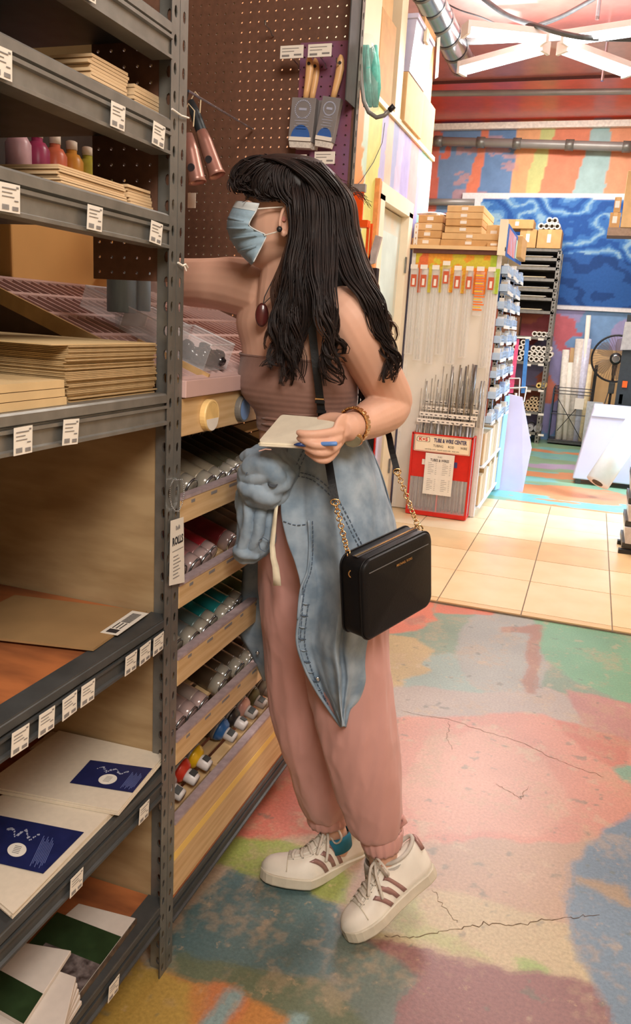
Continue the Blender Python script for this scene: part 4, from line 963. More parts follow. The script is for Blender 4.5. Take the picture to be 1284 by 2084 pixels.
# left hand round the notebook and pen
def flat(mb, pts, n=16): 
    q = spl(pts, 4); rs = []
    for x, y, D, ry, rd in q:
        c = at(x, y, D); rs.append([c+ZU*ry*math.cos(t)+(HD*.96+RT*.2)*rd*math.sin(t) for t in TH(n)])
    return mb.loft(rs)
flat(body, [(722, 866, 1.50, .018, .026), (708, 869, 1.475, .025, .022), (697, 876, 1.458, .033, .018), (686, 886, 1.448, .036, .017), (678, 893, 1.444, .031, .014)])
F_ = [[(692, 876, 1.447, .0092), (668, 881, 1.430, .0088), (640, 884, 1.420, .0082), (618, 883, 1.420, .0074), (607, 880, 1.424, .0060)],
      [(690, 891, 1.445, .0090), (666, 904, 1.424, .0084), (640, 905, 1.416, .0079), (620, 897, 1.422, .0070), (608, 892, 1.432, .0056)],
      [(688, 904, 1.447, .0088), (668, 920, 1.430, .0080), (645, 921, 1.422, .0075), (626, 912, 1.427, .0067), (614, 906, 1.438, .0054)],
      [(684, 916, 1.452, .0080), (668, 935, 1.440, .0073), (650, 936, 1.434, .0068), (635, 927, 1.436, .0061), (624, 920, 1.446, .0050)]]
for f in F_: limb(body, f, 12, 4)
limb(body, [(710, 862, 1.480, .0130), (694, 853, 1.500, .0120), (676, 850, 1.512, .0108), (660, 852, 1.520, .0096), (650, 856, 1.522, .0080)], 12, 4)
# legs inside the trousers, ankles, feet
limb(body, [(600, 1060, 1.74, .060), (598, 1200, 1.74, .060), (608, 1350, 1.75, .054), (628, 1480, 1.77, .050), (655, 1600, 1.79, .040), (672, 1670, 1.80, .033), (682, 1700, 1.80, .033), (688, 1725, 1.80, .032)])
limb(body, [(705, 1060, 1.66, .074), (705, 1200, 1.65, .070), (730, 1350, 1.62, .060), (755, 1480, 1.615, .052), (772, 1600, 1.62, .043), (780, 1700, 1.625, .033), (780, 1745, 1.635, .035), (788, 1785, 1.635, .036)])
# ear facing the camera
ear = MB()
def finish(mb, name, m, voxel, smooth=4, parent=wm, kind=None):
    o = link(name, mb, m, parent, smooth=True)
    r = o.modifiers.new('r', 'REMESH'); r.mode = 'VOXEL'; r.voxel_size = voxel; r.use_smooth_shade = True
    if smooth: q = o.modifiers.new('s', 'SMOOTH'); q.iterations = smooth; q.factor = .6
    me = bpy.data.meshes.new_from_object(o.evaluated_get(bpy.context.evaluated_depsgraph_get()))
    o.modifiers.clear(); old = o.data; o.data = me; me.name = name; bpy.data.meshes.remove(old)
    me.polygons.foreach_set('use_smooth', [True]*len(me.polygons)); return o
finish(body, 'body', SKIN, .0027, 3)
ec = at(582, 446, 1.583)
def EP(u, v, w): return ec+RT*u+ZU*v-HD*w      # ear frame: u right, v up, w toward viewer
er = [EP(.004+.014*math.cos(t)-.004*math.sin(t)*(-1), .030*math.sin(t)+.002, 0) for t in TH(20)]
em = MB(); em.loft([[EP(.002+.0135*math.cos(t)*k+.003*math.sin(t), (.029*math.sin(t))*k+(-.002), w) for t in TH(20)] for k, w in ((.85, -.012), (.95, -.002), (1.0, .004), (.92, .007), (.74, .005), (.60, .001), (.3, -.001))])
link('ear', em, SKIN, wm, smooth=True)
link('ear_rim', MB().tube([EP(.002+.0125*math.cos(t)+.003*math.sin(t), .0275*math.sin(t)-.002, .006) for t in np.linspace(-1.0, 3.7, 22)], .0032, 8), SKIN, wm, smooth=True)
link('ear_lobe', MB().lathe(EP(-.003, -.026, -.004), -HD, [(0, .001), (.002, .006), (.006, .0075), (.010, .005), (.011, .001)], 12), SKIN, wm, smooth=True)
link('ear_hollow', MB().lathe(EP(-.004, .0, .002), -HD, [(0, .0045), (.002, .0045)], 10), SKIN2, wm)
eg = link('earring', MB().lathe(at(569, 467, 1.570), -HD, [(0, .001), (.001, .005), (.005, .0055), (.007, .003), (.0075, .001)], 12), BLACK, wm, smooth=True)
# eye, brow at half head height, under the fringe
ey = at(508, 421, 1.612)
link('eye', MB().lathe(ey, -HD-RT*.9, [(-.008, .002), (-.004, .009), (.0, .011), (.004, .009), (.006, .004), (.0065, .001)], 16), mat('eye_white', sc(220, 214, 206), .2), wm, smooth=True)
link('eyelid', MB().tube([ey+RT*.012+ZU*.003, ey-HD*.006+ZU*.009-RT*.004, ey-RT*.013-HD*.001+ZU*.004], .003, 8), SKIN, wm, smooth=True)
link('lashes', MB().tube([ey+RT*.012+ZU*.001-HD*.004, ey-HD*.010+ZU*.005-RT*.006, ey-RT*.016-HD*.003+ZU*.002], .0012, 6), INK, wm)
link('eyebrow', MB().tube([at(530, 398, 1.605), at(515, 394, 1.612), at(503, 400, 1.63)], [.0012, .0025, .0015], 8), HAIR, wm, smooth=True)
# face mask
mk = [(481, 409, 527, 414), (474, 422, 521, 430), (466, 440, 509, 450), (462, 456, 508, 460), (465, 474, 524, 470), (471, 490, 541, 479), (484, 510, 536, 494), (498, 526, 526, 514), (512, 539, 516, 533)]
rows = spl(mk, 3); mv = []; nx = 14
for j, (xl, yl, xr, yr) in enumerate(rows):
    line = []
    for i in range(-nx, nx+1):
        s = abs(i)/nx; far = i < 0
        x = xl+(xr-xl)*(1-math.sqrt(max(0, 1-s**2)))**.9 if 0 else xl+(xr-xl)*s**1.7
        y = yl+(yr-yl)*s**1.7
        D = 1.67-(.081*math.sin(s*math.pi/2)**.8)*(-1 if far else 1)
        D += .0022*math.sin(j*1.9)*(s > .05)*(-1)
        line.append(at(x, y, D))
    mv.append(line)
mb = MB(); mb.loft(mv, cap=False, closed=False)
mk_o = link('face_mask', mb, MASKM, wm, smooth=True, solid=.0016)
link('mask_edge', MB().tube([r[-1]-HD*.001 for r in mv], .0013, 6).tube([r[0]+HD*.001 for r in mv], .0013, 6), MASKW, mk_o, smooth=True)
band_ = [[p-HD*.0016*(1 if i > nx else -1)-RT*.001 for i, p in enumerate(r)] for r in mv[0:4]]
link('nose_band', MB().loft(band_, cap=False, closed=False), MASKW, mk_o, smooth=True)
for pl in (6, 10, 14, 18):
    if pl < len(mv): link('pleat', MB().loft([[p-HD*.001*(1 if i > nx else -1)-RT*.0014 for i, p in enumerate(mv[pl][2:-2])], [p-HD*.0026*(1 if i > nx else -1)-RT*.003-ZU*.001 for i, p in enumerate([(a+b)/2 for a, b in zip(mv[pl][2:-2], mv[pl+1][2:-2])])], [p-HD*.0005-RT*.0005 for p in mv[pl+1][2:-2]]], cap=False, closed=False), MASKM, mk_o, smooth=True)
link('ear_loop', MB().tube([at(525, 425, 1.588), at(550, 423, 1.586), at(578, 421, 1.578)], .0013, 6), WHITE, mk_o)
link('ear_loop', MB().tube([at(538, 479, 1.588), at(556, 474, 1.580), at(572, 470, 1.576)], .0013, 6), WHITE, mk_o)
# pendant on a cord
pc = at(533, 641, 1.622)
cl_ = mat('dark_red_pendant', sc(84, 34, 32), .3, 0, .12, 30, coat=.4)
pd = link('pendant', MB().loft([[pc+RT*.0135*k*math.cos(t)+ZU*.0235*k*math.sin(t)-HD*w for t in TH(24)] for k, w in ((.02, -.003), (.8, -.003), (1, 0), (.8, .003), (.02, .0036))]), cl_, wm, smooth=True)
link('cord', MB().tube([at(560, 560, 1.63), at(545, 590, 1.625), at(538, 605, 1.622), at(536, 619, 1.622)], .0011, 6).tube([at(572, 590, 1.62), at(550, 605, 1.62), at(538, 617, 1.621)], .0009, 6), INK, pd)
# tube top
tt = interp(torso, 8)
def topmod(j):
    return lambda t: .004*math.sin(5*t+j*.4)+.007*math.sin(2.1*j+1.3*math.sin(t*2))*(1 if j > 14 else .15)
sel = [q for q in tt if 716 <= q[2] <= 872]
sel[0] = list(sel[0]); 
trg = []
for j, q in enumerate(sel):
    k = 1.035+.012*math.exp(-((q[2]-785)/30)**2)
    trg.append(tring(q, k, topmod(j)))
link('tube_top', MB().loft(trg, cap=False), TOP, wm, smooth=True, solid=.002, subsurf=1)
link('top_hem', MB().tube([p for p in trg[0]]+[trg[0][0]], .0026, 6), TOP, wm, smooth=True)
for j, (y0, amp, a) in enumerate([(818, 3, 0), (828, 4, 1), (842, 3, 2), (856, 3, 3), (866, 2, 4)]):
    pts = [at(x, y0+amp*math.sin(x*.05+a)+(x-620)*.02, 1.69-.104*math.sqrt(max(.02, 1-((x-622)/104)**2))-.002) for x in range(532, 716, 12)]
    link('gather_fold', MB().tube(pts, [.0008]+[.0034]*(len(pts)-2)+[.0008], 8), TOP, wm, smooth=True)
# trousers
pan = MB()
def lmod(ph, amp, k=7): return lambda t: amp*math.sin(k*t+ph)+amp*.6*math.sin((k+4)*t+ph*2.3)
rr_ = interp([(530, 742, 905, 905, 1.69, .112), (528, 770, 980, 980, 1.69, .124), (527, 788, 1060, 1060, 1.695, .124), (528, 794, 1130, 1130, 1.70, .112), (531, 790, 1190, 1190, 1.71, .090), (540, 780, 1240, 1240, 1.72, .05)], 4)
pan.loft([ring(q[0], q[1], q[2], q[3], q[4], q[5], 40) for q in rr_])
rl = interp([(527, 680, 1090, 1090, 1.72, .105), (529, 682, 1200, 1200, 1.73, .100), (537, 690, 1300, 1300, 1.75, .086), (547, 694, 1400, 1400, 1.76, .080), (566, 702, 1500, 1495, 1.77, .074), (587, 708, 1570, 1570, 1.78, .068), (603, 712, 1620, 1615, 1.785, .060), (614, 708, 1645, 1642, 1.79, .050), (626, 704, 1660, 1658, 1.795, .041)], 6)
nr = len(rl)
pan.loft([ring(q[0], q[1], q[2], q[3], q[4], q[5], 60, mod=lmod(.5+i*.02, .006+.035*max(0, (i/nr-.62)/.38)**2, 9)) for i, q in enumerate(rl)])
ll = interp([(610, 794, 1090, 1090, 1.66, .098), (612, 792, 1200, 1200, 1.65, .098), (618, 789, 1300, 1300, 1.635, .096), (632, 795, 1400, 1400, 1.63, .090), (650, 806, 1480, 1480, 1.625, .084), (668, 813, 1550, 1545, 1.62, .076), (684, 817, 1610, 1600, 1.62, .068), (700, 818, 1650, 1645, 1.622, .060), (716, 816, 1685, 1675, 1.625, .049), (734, 813, 1700, 1688, 1.628, .040)], 6)
nl = len(ll)
pan.loft([ring(q[0], q[1], q[2], q[3], q[4], q[5], 60, mod=lmod(1.5+i*.02, .006+.04*max(0, (i/nl-.62)/.38)**2, 9)) for i, q in enumerate(ll)])
tro = finish(pan, 'trousers', PINK, .0045, 2); relief(tro, .0065, (15, 15, 2.0), True); relief(tro, .006, (8, 8, 3.5), False, 4); relief(tro, .0028, (34, 34, 9), True, 7)
def cuff(L0, R0, y0, L1, R1, y1, D, rd, sl):
    rs = []
    for k in range(7):
        s = k/6; L = L0+(L1-L0)*s; R = R0+(R1-R0)*s; y = y0+(y1-y0)*s; b = math.sin(s*math.pi)*3
        rs.append(ring(L-b, R+b, y+sl, y-sl, D, rd+b*.001, 72, mod=lambda t: .035*math.sin(17*t+s)+.02*math.sin(29*t)))
    return link('elastic_cuff', MB().loft(rs, cap=False), PINK, wm, smooth=True, solid=.002)
cuff(626, 706, 1654, 632, 706, 1676, 1.795, .039, 3)
cuff(732, 818, 1690, 744, 814, 1726, 1.628, .039, 5)
link('cuff_bow', MB().tube([at(808, 1668, 1.60), at(820, 1662, 1.598), at(824, 1672, 1.598), at(812, 1684, 1.598)], [.004, .007, .007, .004], 8), PINK, wm, smooth=True)
ds = [(563, 1028), (560, 1050), (557, 1080), (554, 1110), (556, 1135), (561, 1155), (563, 1175), (564, 1192)]
rb = []
for i, (x, y) in enumerate(ds):
    w = 3+i*.75; D = 1.545+.0*i; tw = .3*math.sin(i*1.1)
    rb.append([at(x-w, y, D+tw*.01), at(x+w, y, D-tw*.01)])
link('drawstring', MB().loft(rb, cap=False, closed=False), mat('cream_ribbon', sc(226, 216, 190), .7), wm, smooth=True, solid=.0012)
# denim shirt tied round the waist: near panel, far panel, tied sleeves
def sheet(rows, nxx, ny, fold, name, parent=None, m=DENIM, th=.0022, edge=0):
    q = interp(rows, ny); R = []
    for j, (L, yL, Rr, yR, D, rd) in enumerate(q):
        line = []
        for i in range(nxx+1):
            s = i/nxx; x = L+(Rr-L)*s; y = yL+(yR-yL)*s
            d = D-rd*max(math.sqrt(max(0, 1-(2*s-1)**2)), edge if s < .5 else 0)-fold(s, j/len(q))
            line.append(at(x, y, d))
        R.append(line)
    return link(name, MB().loft(R, cap=False, closed=False), m, parent, smooth=True, solid=th), R
shirt_fold = lambda s, v: .010*math.sin(s*11+v*4)*min(1, v*2.2)+.014*math.exp(-((s-.50+.1*v)/.045)**2)*min(1, v*2)-.020*math.exp(-((s-.585+.12*v)/.035)**2)*min(1, max(0, v*2-.3))+.006*math.sin(s*26+v*9)*v+.012*math.exp(-((s-.16-.05*v)/.035)**2)*min(1, max(0, v*2-.5))
near = [(586, 905, 745, 893, 1.70, .158), (580, 955, 773, 955, 1.70, .172), (574, 1000, 793, 1020, 1.70, .176), (572, 1045, 807, 1085, 1.70, .188), (584, 1100, 811, 1130, 1.70, .192), (602, 1150, 806, 1180, 1.70, .192),
        (612, 1195, 797, 1230, 1.70, .192), (606, 1250, 789, 1280, 1.69, .186), (602, 1305, 785, 1335, 1.69, .184), (618, 1358, 783, 1392, 1.68, .172), (640, 1400, 760, 1428, 1.67, .158), (668, 1442, 730, 1452, 1.66, .145), (694, 1478, 706, 1480, 1.65, .135)]
sh, SR = sheet(near, 70, 7, shirt_fold, 'denim_shirt', wm, edge=.80)
far_ = [(497, 1120, 570, 1120, 1.84, .03), (493, 1180, 570, 1180, 1.84, .03), (490, 1240, 570, 1240, 1.84, .03), (487, 1288, 570, 1290, 1.84, .03), (510, 1330, 570, 1335, 1.84, .03), (536, 1385, 570, 1388, 1.84, .03)]
_, FRr = sheet(far_, 14, 6, lambda s, v: .006*math.sin(s*9+v*4), 'far_shirt_panel', sh)
relief(sh, .0045, (22, 22, 10), True, 3)
link('hem_fold', MB().tube([p-HD*.002 for p in [r[1] for r in SR][44:]], .0032, 6), DENIM, sh, smooth=True)
link('hem_fold', MB().tube([p-HD*.002 for p in [r[-2] for r in SR][60:]], .0032, 6), DENIM, sh, smooth=True)
for k_ in range(46, len(SR)-3, 3): link('hem_pucker', MB().tube([SR[k_][2]-HD*.0022, SR[k_][5]-HD*.0030, SR[k_][8]-HD*.0012], [.0006, .0022, .0006], 6), DENIMD if k_ % 2 else DENIM, sh, smooth=True)
back = interp(near[:9], 5); R_ = []
for (L, yL, Rr, yR, D, rd_) in back:
    R_.append([at(L+(Rr-L)*s_, yL+(yR-yL)*s_, D+max(.118, rd_*.78)*math.sqrt(max(0, 1-(2*s_-1)**2))+.004*math.sin(s_*17)) for s_ in np.linspace(1, .12, 26)])
link('shirt_back', MB().loft(R_, cap=False, closed=False), DENIM, sh, smooth=True, solid=.0022)
def stitches(path, name='stitching', off=.003, r=.0011, step=.010, gap=.35, par=None):
    mb = MB(); P = [np.asarray(p)-HD*off for p in path]
    L = [0]
    for a, b in zip(P[:-1], P[1:]): L.append(L[-1]+np.linalg.norm(b-a))
    def pt(s):
        for i in range(len(P)-1):
            if s <= L[i+1]: return P[i]+(P[i+1]-P[i])*((s-L[i])/max(1e-9, L[i+1]-L[i]))
        return P[-1]
    s = 0
    while s+step*(1-gap) < L[-1]:
        mb.tube([pt(s), pt(s+step*(1-gap))], r, 5); s += step
    return link(name, mb, DENIMD, par or sh, kind='stuff')
ed = [r[2] for r in SR][40:]; stitches(ed)
ed = [r[7] for r in SR][46:78]; stitches(ed)
ed = [r[-3] for r in SR][60:]; stitches(ed)
ed = [r[-6] for r in SR][60:80]; stitches(ed)
def surfD(x, y):                      # depth of the near denim panel at a photo point
    best = None
    for r in SR:
        for p in r[::3]: pass
    return 0
def sfind(x, y):
    return at(x, y, SRD(x, y))
_pts = np.array([p for r in SR for p in r]); _v = _pts-EYE; _d = _v@FW; _px = 642+FPX*(_v@CR)/_d; _py = 1042-FPX*(_v@CU)/_d; _D = _v@HD
def SRD(x, y):
    i = np.argmin((_px-x)**2+(_py-y)**2); return float(_D[i])
def on(pts, step=6): 
    q = spl([(x, y) for x, y in pts], step); return [at(x, y, SRD(x, y)) for x, y in q]
stitches(on([(592, 958), (640, 970), (680, 1005), (705, 1045), (722, 1080), (738, 1110)]), off=.002)
stitches(on([(594, 966), (638, 978), (676, 1013), (700, 1052), (717, 1086), (732, 1114)]), off=.002)
stitches(on([(618, 915), (606, 940), (596, 965)]), off=.002); stitches(on([(626, 915), (614, 942), (604, 968)]), off=.002)
link('placket_seam', MB().tube([p-HD*.003 for p in on([(628, 1058), (630, 1110), (626, 1160), (612, 1200), (606, 1260)])], .0026, 6), DENIM, sh, smooth=True)
stitches(on([(636, 1060), (637, 1110), (633, 1160), (620, 1200), (614, 1260), (611, 1310)]), off=.002)
stitches(on([(577, 1060), (600, 1068), (626, 1066)]), off=.002)
link('snap_button', MB().lathe(at(646, 1382, SRD(646, 1382)-.002), -HD, [(0, .0055), (.002, .006), (.003, .004), (.0035, .001)], 14), CHROME, sh, smooth=True)
link('snap_button', MB().lathe(at(524, 1328, 1.80), -HD, [(0, .004), (.002, .005), (.003, .003), (.0032, .001)], 14), CHROME, sh, smooth=True)
def crumple(mb, rows, n=44, amp=.06, ph=0, k=5, steps=6):
    q = interp(rows, steps); rs = []
    for j, (L, R, yL, yR, D, rd) in enumerate(q):
        base = ring(L, R, yL, yR, D, rd, n, mod=lambda t: amp*math.sin(k*t+.35*j+ph)+amp*.6*math.sin((k*2+1)*t-.22*j+ph)); rs.append(base)
    return mb.loft(rs)
kn = MB()
crumple(kn, [(525, 590, 905, 903, 1.62, .045), (510, 600, 920, 915, 1.60, .050), (497, 604, 945, 940, 1.59, .055), (489, 600, 970, 968, 1.58, .058), (488, 594, 995, 995, 1.58, .056), (500, 585, 1015, 1012, 1.58, .048), (520, 572, 1028, 1026, 1.585, .03)], amp=.07, k=4)
crumple(kn, [(484, 545, 1000, 990, 1.60, .03), (482, 562, 1025, 1020, 1.60, .034), (484, 560, 1055, 1052, 1.60, .036), (486, 556, 1085, 1082, 1.60, .038), (482, 556, 1108, 1104, 1.60, .040), (478, 548, 1124, 1118, 1.60, .036), (484, 524, 1140, 1138, 1.60, .026)], amp=.06, k=6, ph=1)
crumple(kn, [(560, 604, 925, 918, 1.585, .02), (566, 608, 960, 955, 1.575, .026), (560, 602, 990, 985, 1.575, .028), (552, 586, 1010, 1008, 1.58, .022)], amp=.05, ph=2)
limb(kn, [(500, 960, 1.55, .012), (520, 945, 1.53, .018), (545, 950, 1.525, .020), (562, 975, 1.53, .018), (560, 1005, 1.54, .014)])
limb(kn, [(492, 990, 1.55, .010), (515, 1000, 1.53, .016), (540, 1010, 1.53, .017), (562, 1012, 1.54, .012)])
for f in [[(497, 930, 1.57, .007), (520, 925, 1.545, .012), (550, 935, 1.53, .012), (580, 950, 1.54, .008)], [(490, 965, 1.56, .007), (512, 975, 1.535, .012), (538, 968, 1.522, .011), (552, 960, 1.525, .008)],
          [(545, 1015, 1.55, .008), (560, 995, 1.53, .013), (580, 985, 1.535, .012), (592, 965, 1.55, .007)], [(500, 1012, 1.575, .006), (506, 1045, 1.56, .009), (500, 1085, 1.56, .010), (492, 1115, 1.565, .007)],
          [(535, 1022, 1.57, .006), (528, 1055, 1.556, .009), (524, 1090, 1.556, .009), (512, 1122, 1.565, .006)], [(552, 1030, 1.58, .005), (549, 1060, 1.57, .008), (545, 1095, 1.57, .007)], [(482, 1118, 1.575, .008), (500, 1130, 1.56, .010), (522, 1134, 1.565, .007)]]: limb(kn, f, 10, 4)
o_kn = finish(kn, 'tied_sleeves', DENIM, .0035, 1, sh)
relief(o_kn, .0055, (17, 17, 13), True); relief(o_kn, .0022, (46, 46, 30), True, 9)
link('sleeve_opening', MB().lathe(at(556, 982, 1.517), -HD-RT*.2+ZU*.3, [(0, .010), (.003, .011), (.0031, .009)], 12), mat('denim_inside', sc(70, 76, 84), .9), sh, smooth=True)
stitches([at(x, y, 1.553) for x, y in [(527, 1098), (536, 1092), (546, 1098), (549, 1112), (541, 1122), (530, 1116), (527, 1100)]], off=.006, r=.0009, step=.004, gap=.1, name='cuff_patch')
stitches([at(x, y, 1.522) for x, y in [(500, 965), (512, 950), (530, 940)]], off=.002, r=.0009)
# ---- shoes
def shoe(toe, ball, heel, upv, stripes_side=1, name='sneaker', lab=None):
    toe, ball, heel = map(np.array, (toe, ball, heel)); Lf = np.linalg.norm(ball-toe); Lr = np.linalg.norm(heel-ball); L = Lf+Lr
    ef = nrm(toe-ball); er_ = nrm(ball-heel); upv = np.array(upv, float); side = np.cross(upv, er_); side = side if side@HD < 0 else -side
    def frame(s):      # s: 0 heel .. 1 toe
        sb = Lr/L; w = 1/(1+math.exp(-(s-sb)/.035)); ex = nrm(er_*(1-w)+ef*w)
        p = heel+er_*min(s, sb)*L+ef*max(0, s-sb)*L
        ey = nrm(side-ex*np.dot(side, ex)); ez = np.cross(ex, ey)
        if ez@upv < 0: ez = -ez
        return p, ex, ey, ez
    def wd(s): 
        base = np.interp(s, [0, .04, .12, .3, .5, .68, .8, .9, .96, 1], [.012, .026, .033, .032, .036, .045, .045, .038, .027, .006]); return base
    def ht(s): return np.interp(s, [0, .03, .1, .25, .38, .46, .6, .75, .88, .96, 1], [.070, .082, .084, .074, .074, .082, .064, .047, .040, .032, .014])
    SOLE = .024
    def P(s, t, k=1.0):  # t 0..pi across the upper
        p, ex, ey, ez = frame(s); w = wd(s); h = ht(s)
        sx = math.copysign(abs(math.cos(t))**.75, math.cos(t)); sz = abs(math.sin(t))**(.72 if s < .5 else .85)
        nar = 1-.28*sz*(1 if s < .55 else .5)
        return p+ey*w*sx*nar*k+ez*(SOLE-.004+h*sz*k)
    t_ = link(name, MB(), SHW, wm) if 0 else None
    up = [[P(s, t) for t in np.linspace(0, math.pi, 25)]+[P(s, math.pi)*.5+P(s, 0)*.5] for s in np.linspace(0.0, 1, 34)]
    o = link(name, MB().loft(up), SHW, wm, smooth=True)
    if lab: o['label'] = lab
    rings = []
    ss = np.linspace(0, 1, 40)
    def outline(z, k):
        a = []; 
        for s in ss: p, ex, ey, ez = frame(s); a.append(p+ey*(wd(s)+.004)*k+ez*z)
        b = []
        for s in ss[::-1]: p, ex, ey, ez = frame(s); b.append(p-ey*(wd(s)+.004)*k+ez*z)
        return a+b
    def ext(r, k):
        p, ex, ey, ez = frame(0); q, ex2, ey2, ez2 = frame(1)
        return r
    link('sole', MB().loft([outline(0, .96), outline(.003, 1.0), outline(SOLE, 1.02), outline(SOLE+.002, .97)]), SHS, o, smooth=False)
    # collar and sock
    cs = np.linspace(.03, .40, 9)
    c0, ex, ey, ez = frame(.23); top = c0+ez*(SOLE+.074)
    link('collar', MB().tube([top+ex*.046*math.cos(a)+ey*.024*math.sin(a)+ez*(.008*math.cos(a)**2-.004*math.cos(a)) for a in np.linspace(0, 2*math.pi, 25)], .0055, 8), mat('grey_lining', sc(188, 182, 172), .8), o, smooth=True)
    # tongue, toe box seam, eyelets, laces
    tg_ = [[P(s, math.pi/2+d*(.30 if s < .6 else .25), 1.03)+frame(s)[3]*(.018*max(0, (.50-s)/.12) if s < .5 else 0) for d in np.linspace(-1, 1, 7)] for s in np.linspace(.36, .80, 10)]
    link('tongue', MB().loft(tg_, cap=False, closed=False), SHW, o, smooth=True, solid=.004)
    for sd in (-1, 1):
        link('eyelet_stay', MB().tube([P(s, math.pi/2+sd*.42, 1.02) for s in np.linspace(.42, .80, 9)], .0028, 6), SHW, o, smooth=True)
        for s in np.linspace(.46, .76, 6): link('eyelet', MB().tube([P(s, math.pi/2+sd*.46, 1.03), P(s, math.pi/2+sd*.46, 1.05)], .0018, 8), STEELD, o)
    for k, s in enumerate(np.linspace(.46, .76, 6)):
        link('lace', MB().tube([P(s, math.pi/2-.46, 1.04), P(s+.01, math.pi/2-.2, 1.12), P(s, math.pi/2, 1.15), P(s-.01, math.pi/2+.2, 1.12), P(s, math.pi/2+.46, 1.04)], .0042, 6, sq=.5), LACE, o, smooth=True)
    k0 = P(.46, math.pi/2, 1.2)
    p, ex, ey, ez = frame(.46)
    for pts in ([k0, k0+ey*.028+ez*.018, k0+ey*.054-ez*.004, k0+ey*.034-ez*.026, k0], [k0, k0-ey*.026+ez*.020, k0-ey*.044-ez*.002, k0-ey*.026-ez*.018, k0],
                [k0, k0+ey*.026-ez*.01+ex*.02, k0+ey*.038-ez*.04+ex*.03, k0+ey*.040-ez*.062+ex*.035], [k0, k0+ex*.02+ey*.01, k0+ex*.045+ey*.024-ez*.02, k0+ex*.06+ey*.030-ez*.04]):
        q = [np.array(z) for z in spl([list(z) for z in pts], 5)]
        link('lace_bow', MB().tube(q, .0036, 6, sq=.55), LACE, o, smooth=True)
    # three slanted rose stripes on the side toward the viewer
    for k in range(3):
        s0 = .40+.085*k
        pl = []
        for v in np.linspace(0, 1, 7):
            t = (.06+.78*v) if stripes_side > 0 else math.pi-(.06+.78*v)
            sh_ = s0-.055+.115*v
            pl.append([P(sh_, t, 1.018), P(sh_+.042, t, 1.018)])
        link('side_stripe', MB().loft(pl, cap=False, closed=False), ROSE, o, smooth=True, solid=.0012)
    hp = [[P(s, t, 1.03) for t in np.linspace(math.pi*.28, math.pi*.72, 7)] for s in (.0, .02, .045)]
    link('heel_tab', MB().tube([P(.035, t, 1.03) for t in np.linspace(.6, math.pi-.6, 9)], .006, 8), ROSE, o, smooth=True)
    link('toe_seam', MB().tube([P(.80, t, 1.01) for t in np.linspace(.35, math.pi-.35, 11)], .0014, 6), SHS, o, smooth=True)
    return o, frame
T1 = hit(706, 1914, 'Z', .004); B1 = T1+nrm(at(790, 1876, 1.60)-T1)*.075; H1 = at(882, 1770, 1.66)
B1 = T1+(H1-T1)*.30-ZU*.004
n_sh, fr1 = shoe(T1, B1, H1, -RT*.68+ZU*.72-HD*.12, 1)
T2 = hit(530, 1782, 'Z', .004); B2 = hit(618, 1793, 'Z', .002); H2 = at(738, 1742, 1.87)
f_sh, fr2 = shoe(T2, B2, H2, -RT*.28+ZU*.92-HD*.12, 1)
SOCKG = mat('grey_sock', sc(176, 170, 162), .85); SOCKT = mat('teal_sock', sc(44, 120, 150), .85)
link('sock', MB().loft([ring(L, R, y+4, y-4, D, r_, 28) for L, R, y, D, r_ in [(742, 822, 1748, 1.635, .0385), (741, 824, 1756, 1.635, .040), (744, 830, 1785, 1.635, .041)]], cap=False), SOCKG, wm, smooth=True, solid=.002)
link('sock', MB().loft([ring(L, R, y+5, y-5, D, r_, 28) for L, R, y, D, r_ in [(650, 712, 1692, 1.80, .037), (650, 713, 1700, 1.80, .038), (652, 716, 1722, 1.80, .038)]], cap=False), SOCKT, wm, smooth=True, solid=.002)
# ---- watch
w0 = at(719, 866, 1.505); ax = nrm(at(735, 861, 1.545)-at(710, 868, 1.48))
wu = nrm(np.cross(ax, ZU)); wv = np.cross(wu, ax)
wt = link('watch_band', MB().loft([[w0+ax*d+(wu*math.cos(a)*.0315*.92+wv*math.sin(a)*.0325)*k for a in TH(28)] for d, k in ((-.008, 1), (-.006, 1.06), (.006, 1.06), (.008, 1), (.008, .97), (-.008, .97))], cap=False), GOLD, wm)
for a in TH(22):
    c = w0+(wu*math.cos(a)*.0315*.92+wv*math.sin(a)*.0325)*1.07
    link('band_link', MB().obox(c, ax*.0085, nrm(-wu*math.sin(a)*.92+wv*math.cos(a))*.0034, nrm(wu*math.cos(a)+wv*math.sin(a))*.0016), GOLD, wt, bevel=.0006)
wdir = nrm(-HD*.75-ZU*.6); wc = w0+wdir*.036
link('watch_case', MB().lathe(wc-wdir*.003, wdir, [(0, .017), (.002, .019), (.006, .019), (.008, .016), (.0081, .001)], 28), GOLD, wt)
link('watch_glass', MB().lathe(wc+wdir*.005, wdir, [(0, .015), (.0008, .0145), (.001, .001)], 28), mat('watch_face', sc(150, 146, 120), .15, 0, .1, 30, spec=.9), wt)
